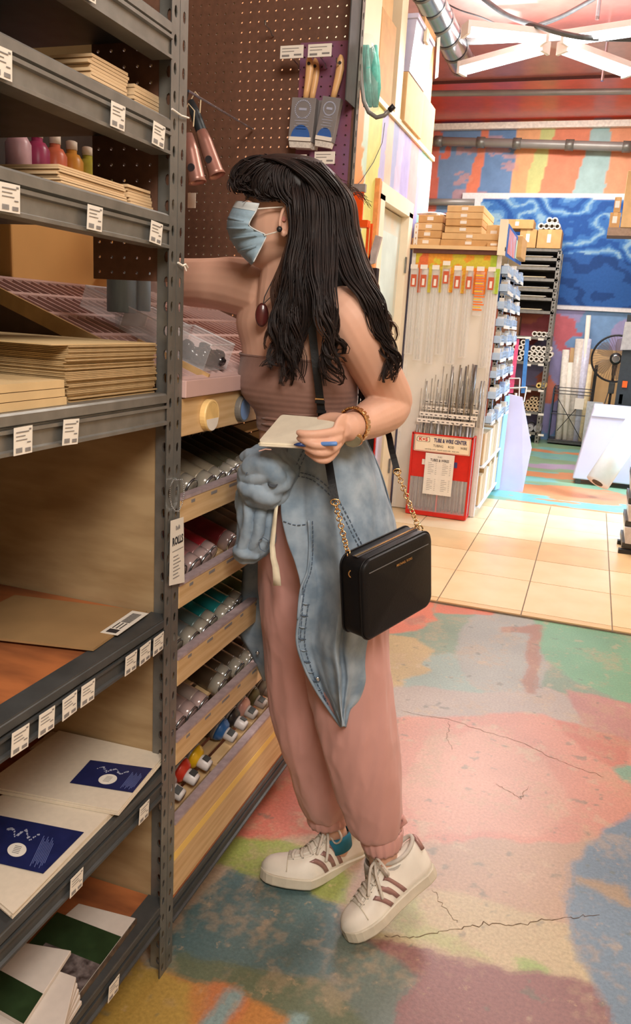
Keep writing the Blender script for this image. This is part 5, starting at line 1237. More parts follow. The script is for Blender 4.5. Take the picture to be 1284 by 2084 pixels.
# ---------------------------------------------------------------- hair
hm = MB()
hr = [(548, 612, 321, .035), (520, 640, 325, .060), (502, 664, 337, .080), (490, 682, 355, .094), (487, 694, 372, .100), (494, 702, 392, .102), (508, 708, 404, .102), (560, 712, 414, .103), (592, 716, 426, .104), (600, 720, 455, .103),
      (598, 726, 478, .101), (577, 734, 505, .103), (566, 744, 535, .108), (563, 754, 565, .112), (562, 764, 595, .115), (562, 770, 620, .112), (572, 766, 645, .100), (600, 750, 668, .07)]
hm.loft([ring(L, R, y, y, 1.672, rd, 44, mod=lambda t, y=y: .018*math.sin(9*t+y*.02)+.012*math.sin(17*t-y*.03), far=.82 if y < 480 else .55) for L, R, y, rd in spl(hr, 4)])
ho = finish(hm, 'hair', HAIR, .006, 1)
def lock(mbx, pts, r, wave=0, n=26, ph=0, wk=3.0):
    q = spl(pts, 8); P = [at(x, y, D) for x, y, D in q]; m = len(P); out = []; rad = []
    for i, p in enumerate(P):
        s = i/(m-1); tn = nrm(P[min(i+1, m-1)]-P[max(i-1, 0)]); a = nrm(np.cross(tn, HD)); b = np.cross(tn, a)
        w = wave*(max(0, s-.25)/.75)**1.2
        out.append(p+a*w*math.sin(ph+s*wk*2*math.pi)+b*w*.7*math.cos(ph+s*wk*2*math.pi))
        rad.append(r*(min(1, .35+s*4))*(1-s**3*.85))
    mbx.tube(out, rad, 6, True, .6)
def bundle(guide, n, spread, r, wave, name='hair_lock', m=HAIR, wk=3.0, big=1.0, curl=1.0):
    mbx = MB(); nc = max(4, n//3)
    q0 = spl(guide, 6); L = len(q0)
    for c in range(nc):
        u = -1+2*(c+.5+rng.uniform(-.4, .4))/nc; v = rng.uniform(-1, 1); ph = u*2.2+rng.uniform(-.5, .5); wv = wave*2.1*rng.uniform(.6, 1.3); kk = wk+rng.uniform(-.4, .4); end = rng.uniform(.93, 1.0)
        cp = []
        for i, (x, y, D) in enumerate(q0):
            s_ = i/(L-1); sp_ = np.interp(s_*(len(spread)-1), range(len(spread)), spread)
            w = wv*(max(0, s_-.3)/.7)**1.3
            p = at(x+u*sp_, y, D+v*.008); cp.append(p+RT*w*math.sin(ph+s_*kk*2*math.pi)*curl-HD*w*.8*math.cos(ph+s_*kk*2*math.pi)+ZU*w*.3*math.sin(ph*2+s_*kk*4*math.pi))
        cp = cp[:max(4, int(L*end))]; M_ = len(cp)
        for k in range(9):
            a = rng.uniform(0, 6.28); rr = r*2.3*math.sqrt(rng.random()); dx = rng.normal(0, 1)
            P = []; R = []
            for i, p in enumerate(cp):
                s_ = i/(M_-1); g_ = (1-.72*s_**2.2)*rr; fl = .0012*math.sin(s_*9+dx*3)
                P.append(p+RT*(g_*math.cos(a+s_*1.3)+fl)-HD*(g_*.6*math.sin(a+s_*1.3)))
                R.append(max(.0003, (.0011+.0005*abs(dx))*min(1, .35+s_*4)*(1-s_**3*.8)))
            mbx.tube(P, R, 4, True)
    return link(name, mbx, m, ho, smooth=True, kind='stuff')
dn = 1.572
bundle([(590, 330, 1.62), (608, 400, 1.568), (613, 480, 1.560), (596, 560, 1.552), (584, 640, 1.548), (570, 705, 1.552), (560, 755, 1.556)], 46, [16, 18, 16, 20, 22, 20, 18], .0055, .007)
bundle([(600, 330, 1.60), (620, 400, 1.566), (622, 480, 1.558), (612, 560, 1.546), (606, 640, 1.540), (600, 715, 1.545), (590, 790, 1.555)], 46, [18, 18, 20, 20, 20, 16, 9], .0055, .008)
bundle([(615, 328, 1.60), (650, 400, 1.568), (655, 480, 1.555), (655, 560, 1.525), (662, 620, 1.505), (668, 680, 1.505), (672, 735, 1.515), (684, 788, 1.535)], 30, [20, 22, 24, 24, 16, 10, 9, 6], .005, .008)
bundle([(625, 330, 1.62), (680, 400, 1.575), (695, 480, 1.565), (722, 560, 1.535), (754, 610, 1.515), (772, 660, 1.52), (786, 700, 1.53), (800, 738, 1.54), (788, 780, 1.55)], 44, [20, 18, 20, 24, 20, 13, 9, 7, 5], .005, .006, wk=3.4)
bundle([(640, 335, 1.66), (700, 400, 1.62), (716, 470, 1.60), (742, 550, 1.57), (764, 610, 1.55), (782, 660, 1.55), (796, 705, 1.56)], 26, [14, 8, 8, 9, 8, 8, 8], .0042, .008, m=HAIRB, wk=3.6)
bundle([(590, 330, 1.64), (602, 420, 1.575), (594, 495, 1.575), (570, 560, 1.580), (560, 620, 1.585), (556, 680, 1.590), (548, 728, 1.59)], 20, [6, 6, 6, 6, 7, 8, 10], .003, .008, m=HAIRB, wk=3.2)
bundle([(630, 600, 1.56), (668, 650, 1.505), (690, 700, 1.52), (697, 740, 1.53)], 6, [6, 5, 5, 4], .0035, .009)
bundle([(735, 780, 1.72), (740, 810, 1.72), (752, 830, 1.72)], 6, [4, 6, 6], .003, .006)
for k_ in range(5):
    x_ = [610, 640, 670, 700, 725][k_]; f_ = [.09, .10, .10, .09, .05][k_]
    bundle([(600, 322, 1.69), (min(x_, 660)-8, 354, 1.67+f_*.6), (min(x_, 686), 420, 1.67+f_), (min(x_, 700)+2, 500, 1.67+f_*.9), (x_+4, 570, 1.67+f_*.75), (x_+16, 640, 1.67+f_*.65), (x_+14, 700, 1.67+f_*.6)], 16, [10, 12, 14, 15, 16, 16, 12], .006, .004)
# crown strands following the skull
for kk, (a, b) in enumerate([((575, 322), (690, 378)), ((560, 322), (650, 345))]):
    bundle([(560, 322, 1.60), (600, 330, 1.575), (650, 365, 1.566), (690, 430, 1.572), (706, 500, 1.575)], 26, [24, 26, 26, 22, 20], .0045, .002)
bundle([(600, 322, 1.60), (575, 345, 1.575), (576, 385, 1.566), (600, 425, 1.564), (610, 480, 1.560)], 24, [26, 20, 16, 10, 8], .0045, .002)
# curled fringe
def curl(x, y, D, R, turns, r, ph, dx=0, dy=0):
    q = []
    for i in range(28):
        s = i/27; a = ph+turns*2*math.pi*s; rr = R*(1-.35*s)
        q.append(at(x+dx*s+rr*math.cos(a), y+dy*s+rr*math.sin(a), D+.010*math.sin(a*1.3)))
    return q
fm = MB()
for k in range(70):
    x = rng.uniform(494, 566); y = 338+rng.uniform(-12, 26)+(560-x)*.10; D = rng.uniform(1.59, 1.72)
    q = curl(x, y, D, rng.uniform(8, 19), rng.uniform(.6, 1.2), .004, rng.uniform(2.5, 5), rng.uniform(-14, 4), rng.uniform(14, 46))
    fm.tube(q, [.0023*min(1, .4+i*.1)*(1-(i/27)**3*.8) for i in range(28)], 6, True, .6)
link('curled_fringe', fm, HAIR, ho, smooth=True, kind='stuff')
bundle([(570, 322, 1.61), (530, 340, 1.60), (505, 365, 1.605), (498, 392, 1.62)], 26, [26, 14, 8, 8], .005, .006, wk=1.4)
bundle([(585, 325, 1.60), (562, 350, 1.585), (548, 375, 1.580), (540, 396, 1.585), (528, 404, 1.59)], 24, [20, 14, 12, 9, 8], .005, .004, wk=1.2)
bundle([(590, 330, 1.60), (582, 370, 1.578), (580, 395, 1.572), (580, 410, 1.574)], 16, [16, 12, 9, 6], .004, .003, wk=1.2)
bundle([(575, 322, 1.64), (530, 318, 1.64), (497, 334, 1.645), (482, 358, 1.65), (486, 382, 1.655), (500, 396, 1.655)], 24, [6, 6, 8, 6, 7, 8], .005, .007, wk=1.6)
bundle([(575, 322, 1.61), (535, 326, 1.60), (508, 346, 1.605), (500, 370, 1.61), (510, 392, 1.61), (526, 398, 1.605)], 30, [10, 10, 12, 12, 10, 8], .005, .007, wk=1.7)
bundle([(585, 324, 1.60), (556, 338, 1.59), (536, 362, 1.588), (530, 385, 1.59), (540, 404, 1.588), (556, 410, 1.585)], 30, [12, 12, 14, 12, 8, 8], .005, .005, wk=1.5)
bundle([(595, 326, 1.60), (575, 350, 1.582), (565, 380, 1.576), (566, 398, 1.574), (576, 408, 1.573)], 24, [12, 12, 12, 10, 6], .0045, .004, wk=1.2)
bundle([(560, 322, 1.70), (520, 322, 1.71), (492, 340, 1.71), (484, 366, 1.71), (492, 390, 1.705)], 18, [8, 8, 8, 8, 8], .005, .007, wk=1.6)
fw = MB()
for k in range(90):
    s = rng.uniform(0, 1)
    x0, y0 = (540+180*s, 322+ (s*1.15)**2*60); x1 = x0+rng.uniform(-8, 14); 
    q = [at(x0, y0, 1.66), at(x0+8, y0-rng.uniform(2, 7), 1.65), at(x0+24, y0+rng.uniform(-4, 10), 1.65), at(x0+40, y0+rng.uniform(10, 30), 1.65)]
    fw.tube(q, .0004, 4)
for k in range(60):
    s = rng.uniform(0, 1); x0 = 712+85*s; y0 = 470+230*s
    q = spl([(x0-10, y0, 1.56), (x0+rng.uniform(0, 8), y0+25, 1.555), (x0+rng.uniform(4, 20), y0+52, 1.555), (x0+rng.uniform(6, 24), y0+80, 1.56)], 4)
    fw.tube([at(*p) for p in q], .0005, 4)
link('loose_hairs', fw, HAIRB, ho, kind='stuff')
# ---------------------------------------------------------------- notebook and pen
A, B, C_, D_ = at(524, 908, 1.47), at(571, 853, 1.55), at(690, 866, 1.50), at(650, 915, 1.445)
nb = thing('notebook', 'small cream notebook with a pale grey cover held open in her left hand', 'notebook', (A+C_)/2)
nn_ = nrm(np.cross(B-A, D_-A)); nn_ = nn_ if nn_@HD < 0 else -nn_
LD = nrm(-nn_*.45+ZU*.9)
def rq(P, k=5):
    P = [np.asarray(p) for p in P]; out = []
    for i in range(4):
        p, a, b = P[i], P[i-1], P[(i+1) % 4]
        for s in np.linspace(0, 1, k): 
            u, v = p+nrm(a-p)*.008, p+nrm(b-p)*.008; out.append((u*(1-s)**2+p*2*s*(1-s)+v*s*s))
    return out
q = rq([A, B, C_, D_])
link('front_cover', MB().prism(q, nn_*.0012), mat('pale_grey_cover', sc(214, 206, 186), .6, 0, .04, 50), nb)
PAGE = mat('cream_pages', sc(236, 226, 200), .7, 0, .03, 120)
link('pages', MB().prism([p+LD*.0006+(p-(A+C_)/2)*-.015 for p in q], LD*.0075), PAGE, nb)
link('back_cover', MB().prism([p+LD*.0085 for p in rq([A, B, C_+LD*.003, D_])], LD*.0012), mat('pale_grey_cover', (0, 0, 0)), nb)
for k in range(3): link('fanned_page', MB().prism([A+LD*.004, B+LD*.004, C_+LD*(.005+.002*k)+RT*(.003+.001*k), D_+LD*.004], LD*.0004), PAGE, nb)
m0 = A*.62+B*.2+D_*.18; 
lf = [A+(B-A)*u+(D_-A)*v for u, v in ((.30, .14), (.50, .20), (.72, .34), (.86, .50), (.66, .44), (.44, .30))]
link('mauve_mark', MB().prism([p+nn_*.0012 for p in lf], nn_*.0003), mat('mauve_ink', sc(124, 104, 120), .6), nb)
link('bookmark_tab', MB().tube([at(527, 918, 1.462), at(540, 914, 1.46), at(552, 915, 1.458)], .0012, 6), mat('pink_tab', sc(214, 172, 156), .6), nb)
pn0, pn1 = at(598, 905, 1.428), at(686, 903, 1.408)
pe = thing('pen', 'blue ballpoint pen held across her fingers under the notebook', 'pen', (pn0+pn1)/2)
link('pen_barrel', MB().tube([pn0+(pn1-pn0)*.25, pn1-nrm(pn1-pn0)*.002, pn1], [.0042, .0042, .0030], 12), mat('light_blue_plastic', sc(96, 140, 206), .3), pe, smooth=True)
link('pen_tip', MB().tube([pn0, pn0+(pn1-pn0)*.1, pn0+(pn1-pn0)*.25], [.001, .0036, .0042], 12), mat('dark_blue_plastic', sc(44, 66, 120), .3), pe, smooth=True)
# ---------------------------------------------------------------- handbag
O = at(742, 1231, 1.36)
yb_ = math.radians(46); e1 = RT*math.cos(yb_)+HD*math.sin(yb_); e2 = -RT*math.sin(yb_)+HD*math.cos(yb_); tl = math.radians(9)
ew = e1*math.cos(tl)-ZU*math.sin(tl)*-1; ew = nrm(e1*math.cos(tl)+ZU*math.sin(tl)); eh = nrm(np.cross(ew, e2)); eh = eh if eh[2] > 0 else -eh
BWd, BH, BDp = .208, .164, .066
hb_ = thing('handbag', 'black leather crossbody camera bag with gold chain strap hanging at her hip', 'handbag', O+ew*BWd/2)
def rr2(w0, w1, h0, h1, r, d, n=6):
    out = []
    for cx_, cy_, a0 in ((w1-r, h0+r, -math.pi/2), (w1-r, h1-r, 0), (w0+r, h1-r, math.pi/2), (w0+r, h0+r, math.pi)):
        for k in range(n+1):
            a = a0+k/n*math.pi/2; out.append(O+ew*(cx_+r*math.cos(a))+eh*(cy_+r*math.sin(a))+e2*d)
    return out
hh = BH/2
link('bag_body', MB().loft([rr2(.010, BWd-.010, -hh+.008, hh-.008, .018, 0), rr2(.003, BWd-.003, -hh+.002, hh-.002, .022, .003), rr2(0, BWd, -hh, hh, .024, .009), rr2(0, BWd, -hh, hh, .024, BDp-.009), rr2(.003, BWd-.003, -hh+.002, hh-.002, .022, BDp-.003), rr2(.010, BWd-.010, -hh+.008, hh-.008, .018, BDp)]), LEA, hb_, smooth=True, bevel=.001)
for d in (.009, BDp-.009):
    r_ = rr2(-.0006, BWd+.0006, -hh-.0006, hh+.0006, .024, d); link('piping', MB().tube(r_+[r_[0]], .0018, 6), LEA, hb_, smooth=True)
link('top_seam', MB().tube([O+ew*(.014+.176*s)+eh*(hh-.024+.0*s)-e2*.001 for s in np.linspace(0, 1, 12)], .0009, 6), mat('grey_stitch', sc(96, 94, 92), .6), hb_)
zp = MB()
for s in np.linspace(.08, .92, 44): zp.obox(O+ew*BWd*s+eh*(hh+.001)+e2*BDp*.5, ew*.0014, e2*.0022, eh*.0006)
link('zip_teeth', zp, GOLD, hb_, kind='stuff')
link('zip_tape', MB().obox(O+ew*BWd/2+eh*(hh+.0002)+e2*BDp*.5, ew*BWd*.43, e2*.007, eh*.0004), INK, hb_)
text('lettering', 'MICHAEL KORS', .0068, O+ew*.115+eh*(hh-.036)-e2*.0012, ew, eh, GOLD, hb_, .0004, bold=.0001)
lk = (.02, .45)
sA = O+ew*.004+eh*(hh-.030)+e2*BDp*.45; sB = O+ew*(BWd-.004)+eh*(hh-.004)+e2*BDp*.5
for s_, nm in ((sA, 'd_ring'), (sB, 'd_ring')):
    link('d_ring', MB().tube([s_+(RT*math.cos(a)+eh*math.sin(a))*.008 for a in np.linspace(0, 2*math.pi, 17)], .0016, 6), GOLD, hb_, smooth=True)
def chain(p, q, n, sag=0):
    p, q = np.array(p), np.array(q); mb = MB(); d = nrm(q-p); u = nrm(np.cross(d, HD)); w = np.cross(d, u); L = np.linalg.norm(q-p)/n
    for k in range(n):
        c = p+(q-p)*(k+.5)/n; a = u if k % 2 else w; a = nrm(u*math.cos(.5+k*1.45)+w*math.sin(.5+k*1.45))
        pts = [c+d*L*.66*math.cos(t)+a*.0052*math.sin(t) for t in np.linspace(0, 2*math.pi, 13)]
        mb.tube(pts, .0013, 5, False)
    return link('chain', mb, GOLD, hb_, smooth=True, kind='stuff')
stA, stB = at(682, 1022, 1.475), at(808, 960, 1.60)
chain(stA, sA, 19); chain(stB, sB, 15)
def strap(path, w, nrm_dir=None):
    P = [at(*p) for p in spl(path, 5)]; R = []
    for i, p in enumerate(P):
        t = nrm(P[min(i+1, len(P)-1)]-P[max(i-1, 0)]); s = nrm(np.cross(t, HD)); n_ = np.cross(s, t)
        R.append([p+s*w/2, p-s*w/2, p-s*w/2+n_*.0022, p+s*w/2+n_*.0022])
    return link('strap', MB().loft(R), LEA, hb_, smooth=False)
strap([(626, 590, 1.535), (632, 640, 1.545), (638, 700, 1.545), (645, 760, 1.540), (652, 820, 1.545), (658, 870, 1.545), (668, 935, 1.52), (676, 985, 1.49), (682, 1018, 1.476)], .0155)
strap([(730, 760, 1.76), (760, 820, 1.76), (788, 876, 1.68), (797, 915, 1.63), (808, 958, 1.602)], .013)
for x, y, D in ((651, 818, 1.540), (654, 838, 1.540)): link('strap_loop', MB().obox(at(x, y, D), RT*.0095, ZU*.0028, HD*.0022), LEA, hb_)
link('strap_buckle', MB().obox(at(650, 812, 1.537), RT*.0085, ZU*.0012, HD*.0015), GOLD, hb_)
link('strap_clip', MB().tube([stA+RT*.009*math.cos(a)+ZU*.006*math.sin(a) for a in np.linspace(0, 2*math.pi, 15)], .0014, 6), GOLD, hb_, smooth=True)
link('strap_clip', MB().tube([stB+RT*.008*math.cos(a)+ZU*.006*math.sin(a) for a in np.linspace(0, 2*math.pi, 15)], .0014, 6), GOLD, hb_, smooth=True)
# ---------------------------------------------------------------- white display stand with tubes and wires (gondola end)
GX0, GX1, GY = -1.335, -.70, 5.84
gd = thing('display_stand', 'white display stand with a tube and wire centre on its near end', 'display stand', (-1.0, 6.45, 0))
PANW = mat('white_panel', sc(226, 220, 208), .5, 0, .03, 4)
link('end_board', MB().box(GX0, GX1, GY+.003, GY+.02, .02, 1.93), PANW, gd)
for x in (GX0, GX1-.028):
    up = MB(); up.perf((x, GY, .02), X1, ZU, 1, 52, .028, .0400, .0045, .009, .0025); link('slotted_upright', up, WMET, gd)
up = MB(); up.perf((GX1, GY, .02), Y1, ZU, 1, 52, .034, .0400, .0045, .009, .0025); link('slotted_upright', up, WMET, gd)
link('base', MB().box(GX0+.03, GX1-.03, GY+.02, 7.08, 0, .09), WMET, gd)
link('back_divider', MB().box(GX0+.30, GX0+.315, GY+.02, 7.08, .09, 2.0), PANW, gd)
link('top_shelf', MB().box(GX0-.03, GX1+.02, GY-.03, 7.05, 1.93, 1.955), mat('pine_shelf', sc(224, 190, 140), .5, 0, .06, 6), gd)
link('under_shelf_rail', MB().box(GX0+.01, GX1-.02, GY-.02, GY, 1.90, 1.93), mat('brown_rail', sc(90, 50, 40), .6), gd)  # brown rail along the front underside of the top shelf
# yellow-orange painted header with strips hanging down behind the tubes
HDY = vmat('header_paint', .5, 60, .12, .3, .05)
def hd(P):
    x, z = P[:, 0], P[:, 2]; C = np.tile(np.array(sc(206, 190, 60)), (len(x), 1)); n = snoise(x, z*2, 14, 3)
    C[n > .15] = sc(226, 150, 50); C[(x > GX1-.07)] = sc(170, 196, 60); C[(x < GX0+.12) & (n > -.2) & (x > GX0+.05)] = sc(222, 110, 60); return C
paint_mesh('header_board', (GX0+.03, GY-.002, 1.80), X1, ZU, 60, 10, (GX1-GX0-.06)/60, .010, hd, HDY, gd)
gx = lambda px, py=560: hit(px, py, 'Y', GY-.03)[0]
gz = lambda py, px=920: hit(px, py, 'Y', GY-.03)[2]
strips = [(850, 857, 595, (214, 110, 60)), (871, 878, 595, (214, 200, 70)), (893, 900, 595, (222, 196, 60)), (913, 923, 595, (232, 196, 40)), (938, 951, 597, (226, 200, 60)), (962, 990, 598, (240, 140, 40)), (1005, 1016, 598, (170, 200, 60))]
zt_ = 1.81
for k, (a, b, y, c) in enumerate(strips):
    xa, xb = gx(a), gx(b); z0 = gz(y, a)
    link('coloured_strip', MB().box(xa, xb, GY-.012, GY-.009, z0, zt_), mat('strip_%d' % k, sc(*c), .5, 0, .1, 60, c2=sc(230, 120, 30) if 2 < k < 6 else None), gd)
XT = [843, 863, 887, 908, 932, 956, 978, 1001]
for k, px in enumerate(XT):
    x = gx(px); L_ = [0, .64, .66, .62, .65, .60, .28, .66][k] or .60
    if k == 6: L_ = .30
    t = thing('tube_pack', ['leftmost', 'second from left', 'third from left', 'fourth from left', 'fifth from left', 'sixth from left', 'seventh from left', 'rightmost'][k]+' clear pack of plastic tubes hanging on the white stand', 'tube pack', (x, GY-.03, 1.2))
    w = .030; zz = 1.80+(.03 if k == 3 else 0)
    link('hook_rod', MB().tube([(x, GY, zz), (x, GY-.05, zz-.002)], .002, 6), CHROME, t)
    link('price_card', MB().box(x-.026, x+.026, GY-.056, GY-.054, zz-.012, zz+.018), WHITE, t)
    z1 = zz-.015
    link('clear_sleeve', MB().loft([[(x+w*a, GY-.03+.008*b, z) for a, b in ((-1, -1), (1, -1), (1, 1), (-1, 1))] for z in (z1, z1-L_)]), CLEAR, t)
    if k != 6:
        link('orange_label', MB().box(x-.020, x+.020, GY-.0405, GY-.0395, z1-.12, z1-.035), mat('rust_orange_label', sc(196, 88, 54), .5), t)
        link('white_patch', MB().box(x-.009, x+.009, GY-.0415, GY-.0407, z1-.108, z1-.062), WHITE, t)
        for j in range(2): link('tube_rod', MB().tube([(x-.010+j*.02, GY-.03, z1-.13), (x-.010+j*.02, GY-.03, z1-L_+.01)], .0055, 8), mat('frosted_rod', sc(232, 228, 220), .3, 0, .02, alpha=.4), t, smooth=True)
    else:
        for j in range(14): link('orange_band', MB().box(x-.032, x+.024+.01*(j % 3), GY-.0405, GY-.0395, z1-.03-j*.018, z1-.021-j*.018), mat('hot_orange', sc(244, 120, 20), .5) if j % 3 else mat('yellow_band', sc(240, 196, 50), .5), t)
# tube and wire centre
kx0, kx1, kz1, ky = -1.185, -.745, .632, 5.70
kc = thing('tube_and_wire_rack', 'red framed clear rack of metal tubes and wires with a sign on it', 'display rack', (-.96, 5.76, .02))
def kb(n, x0, x1, y0, y1, z0, z1, m): return link(n, MB().box(x0, x1, y0, y1, z0, z1), m, kc)
for x in (kx0, kx1): 
    kb('red_frame_post', x-.007, x+.007, ky-.007, ky+.007, .02, kz1, RED); kb('red_frame_post', x-.007, x+.007, GY-.02, GY-.006, .02, kz1, RED)
    kb('red_frame_rail', x-.006, x+.006, ky, GY-.01, kz1-.012, kz1, RED); kb('red_frame_rail', x-.006, x+.006, ky, GY-.01, .02, .034, RED)
    kb('clear_side', x-.002, x+.002, ky, GY-.01, .03, kz1-.01, mat('pink_clear', (.95, .8, .8), .1, alpha=.3, spec=.7))
kb('red_frame_rail', kx0, kx1, ky-.007, ky+.005, kz1-.014, kz1, RED); kb('red_base', kx0, kx1, ky-.006, GY-.01, .018, .05, RED)
kb('red_panel', kx0+.004, kx1-.004, ky+.002, ky+.006, .305, .50, RED); kb('red_divider', -.972, -.964, ky, GY-.02, .05, .31, RED)
kb('clear_front', kx0, kx1, ky-.003, ky-.001, .04, .305, CLEAR)
for k in range(24):
    x = kx0+.016+k*.0177; g_ = rng.uniform(110, 190)
    link('metal_tube', MB().tube([(x, ky+.035+.03*(k % 3), .05), (x+rng.normal(0, .002), ky+.04+.03*(k % 3), .70+rng.uniform(-.02, .02))], .006 if k % 2 else .008, 8), mat('tube_metal_%d' % (k % 4), sc(*[[150, 148, 144], [176, 174, 170], [120, 118, 116], [160, 150, 130]][k % 4]), .3, .7, .1, 30), kc, smooth=True)
kb('sign_board', -1.165, -.757, ky-.014, ky-.009, .500, .620, mat('cream_sign', sc(240, 226, 196), .5, 0, .02, 9))
sy = ky-.0145
g = MB()
def frame_(x0, x1, z0, z1, w, y=sy): 
    for a in ((x0, x1, z0, z0+w), (x0, x1, z1-w, z1), (x0, x0+w, z0, z1), (x1-w, x1, z0, z1)): g.box(a[0], a[1], y-.0006, y, a[2], a[3])
frame_(-1.161, -.761, .504, .616, .0022)
link('sign_border', g, RED, kc)
g = MB(); lp = [(-1.148+.004, .571), (-1.057, .571), (-1.053, .576), (-1.056, .603), (-1.060, .607), (-1.143, .607), (-1.151, .598), (-1.152, .577)]
g.prism([(x, sy, z) for x, z in lp], (0, -.0008, 0)); link('logo_outline', g, INK, kc)
g = MB(); g.prism([(-1.1025+(x+1.1025)*.93, sy-.0009, .589+(z-.589)*.86) for x, z in lp], (0, -.0006, 0)); link('logo_field', g, mat('cream_sign2', sc(240, 226, 196), .5), kc)
text('logo_letters', 'K+S', .0335, (-1.1025, sy-.0018, .588), X1, ZU, RED, kc, .0004, sx=1.15, bold=.0012)
NV = mat('navy_print', sc(38, 44, 96), .5)
text('sign_title', 'TUBE & WIRE CENTER', .0400, (-.9045, sy-.0008, .588), X1, ZU, NV, kc, .0004, sx=.60, bold=.0012)
text('sign_line', 'TUBING      ROD        WIRE', .0250, (-.902, sy-.0008, .548), X1, ZU, INK, kc, .0003, sx=.82)
text('sign_small', 'solid & flat stock   round & square tube   music wire', .0125, (-.960, sy-.0008, .520), X1, ZU, INK, kc, .0002, sx=.95)
kb('price_list', -1.075, -.862, ky-.016, ky-.0145, .185, .492, WHITE)
text('list_title', 'TUBES & WIRES', .0270, (-.968, ky-.0165, .442), X1, ZU, INK, kc, .0002, sx=.75, bold=.0005)
text('list_mark', 'K&S', .0190, (-.968, ky-.0165, .468), X1, ZU, GREYINK, kc, .0002)
g = MB()
for cxx in (-1.02, -.915):
    for k in range(16):
        if k in (7, 8): continue
        g.box(cxx-.030, cxx+(.012 if (k*7) % 3 else -.004), ky-.0166, ky-.0162, .420-k*.0135, .4225-k*.0135).box(cxx+.024, cxx+.034, ky-.0166, ky-.0162, .420-k*.0135, .4225-k*.0135)
link('list_print', g, GREYINK, kc, kind='stuff')
kb('small_sticker', -1.10, -1.077, ky-.003, ky-.001, .40, .44, WHITE); kb('small_sticker', -.861, -.84, ky-.003, ky-.001, .40, .44, mat('navy_sticker', sc(60, 66, 120), .5))
# stepped wire holder above: card strips with numbers and upright rods
for r_i in range(4):
    z = .705+r_i*.045; y = GY-.10+r_i*.022
    kb('number_strip', -1.175+.01*r_i, -.75+.01*r_i, y, y+.003, z, z+.030, WHITE)
    g = MB()
    for k in range(12): g.box(-1.165+.01*r_i+k*.035, -1.147+.01*r_i+k*.035, y-.0006, y-.0001, z+.010, z+.016)
    link('strip_print', g, INK, kc, kind='stuff')
for k in range(34):
    px = [864, 868, 878, 884, 889, 893, 899, 905, 914, 918, 921, 930, 934, 940, 944, 950, 957, 960, 963, 966, 976, 984, 991, 858, 874, 896, 910, 926, 937, 948, 954, 961, 970, 981][k]
    x = gx(px, 800); top_ = gz([770, 775, 770, 762, 772, 800, 745, 760, 742, 745, 758, 742, 748, 775, 745, 742, 740, 742, 742, 742, 775, 775, 745, 790, 800, 790, 790, 780, 790, 780, 770, 760, 790, 800][k], px)
    rr_w = [.0018, .006, .0022, .0024, .004, .003, .002, .004, .003, .0075, .006, .006, .007, .004, .006, .005, .004, .008, .008, .006, .006, .005, .0022, .002, .002, .003, .0022, .003, .003, .004, .002, .003, .002, .003][k]
    y = GY-.055+.012*(k % 3)
    link('wire_rod', MB().tube([(x, y-.02, .70), (x+rng.normal(0, .004), y, top_)], rr_w, 6), mat('tube_metal_%d' % (k % 4), (0, 0, 0)), kc, smooth=True)
# stand side: baskets and trays of small goods along the aisle
SX = -.70
sgy0, sgy1 = 5.86, 7.05
link('poster', MB().prism([(SX+.02, 5.87, 2.115), (SX+.02, 6.98, 2.10), (SX+.02, 7.0, 1.93), (SX+.02, 5.87, 1.90)], (.004, 0, 0)), mat('blue_poster', sc(50, 110, 196), .4, 0, .1, 5), gd)
link('poster_picture', MB().prism([(SX+.0245, 5.93, 2.09), (SX+.0245, 6.42, 2.085), (SX+.0245, 6.42, 1.93), (SX+.0245, 5.93, 1.925)], (.001, 0, 0)), mat('poster_coral', sc(230, 140, 130), .4, 0, .2, 9, c2=sc(210, 190, 220)), gd)
link('poster_picture', MB().prism([(SX+.0245, 6.46, 2.075), (SX+.0245, 6.95, 2.06), (SX+.0245, 6.95, 1.955), (SX+.0245, 6.46, 1.94)], (.001, 0, 0)), mat('poster_mint', sc(196, 232, 216), .4, 0, .1, 9), gd)
link('end_fin', MB().box(SX-.03, SX+.02, 5.80, 5.86, 1.90, 2.135), FR, gd)
for k, y in enumerate((6.44, 7.05)):
    up = MB(); up.perf((SX-.02, y, .02), Y1, ZU, 1, 50, .034, .0400, .0045, .009, .0025); link('slotted_upright', up, mat('pale_blue_metal', sc(214, 224, 238), .4), gd)
bk = 0
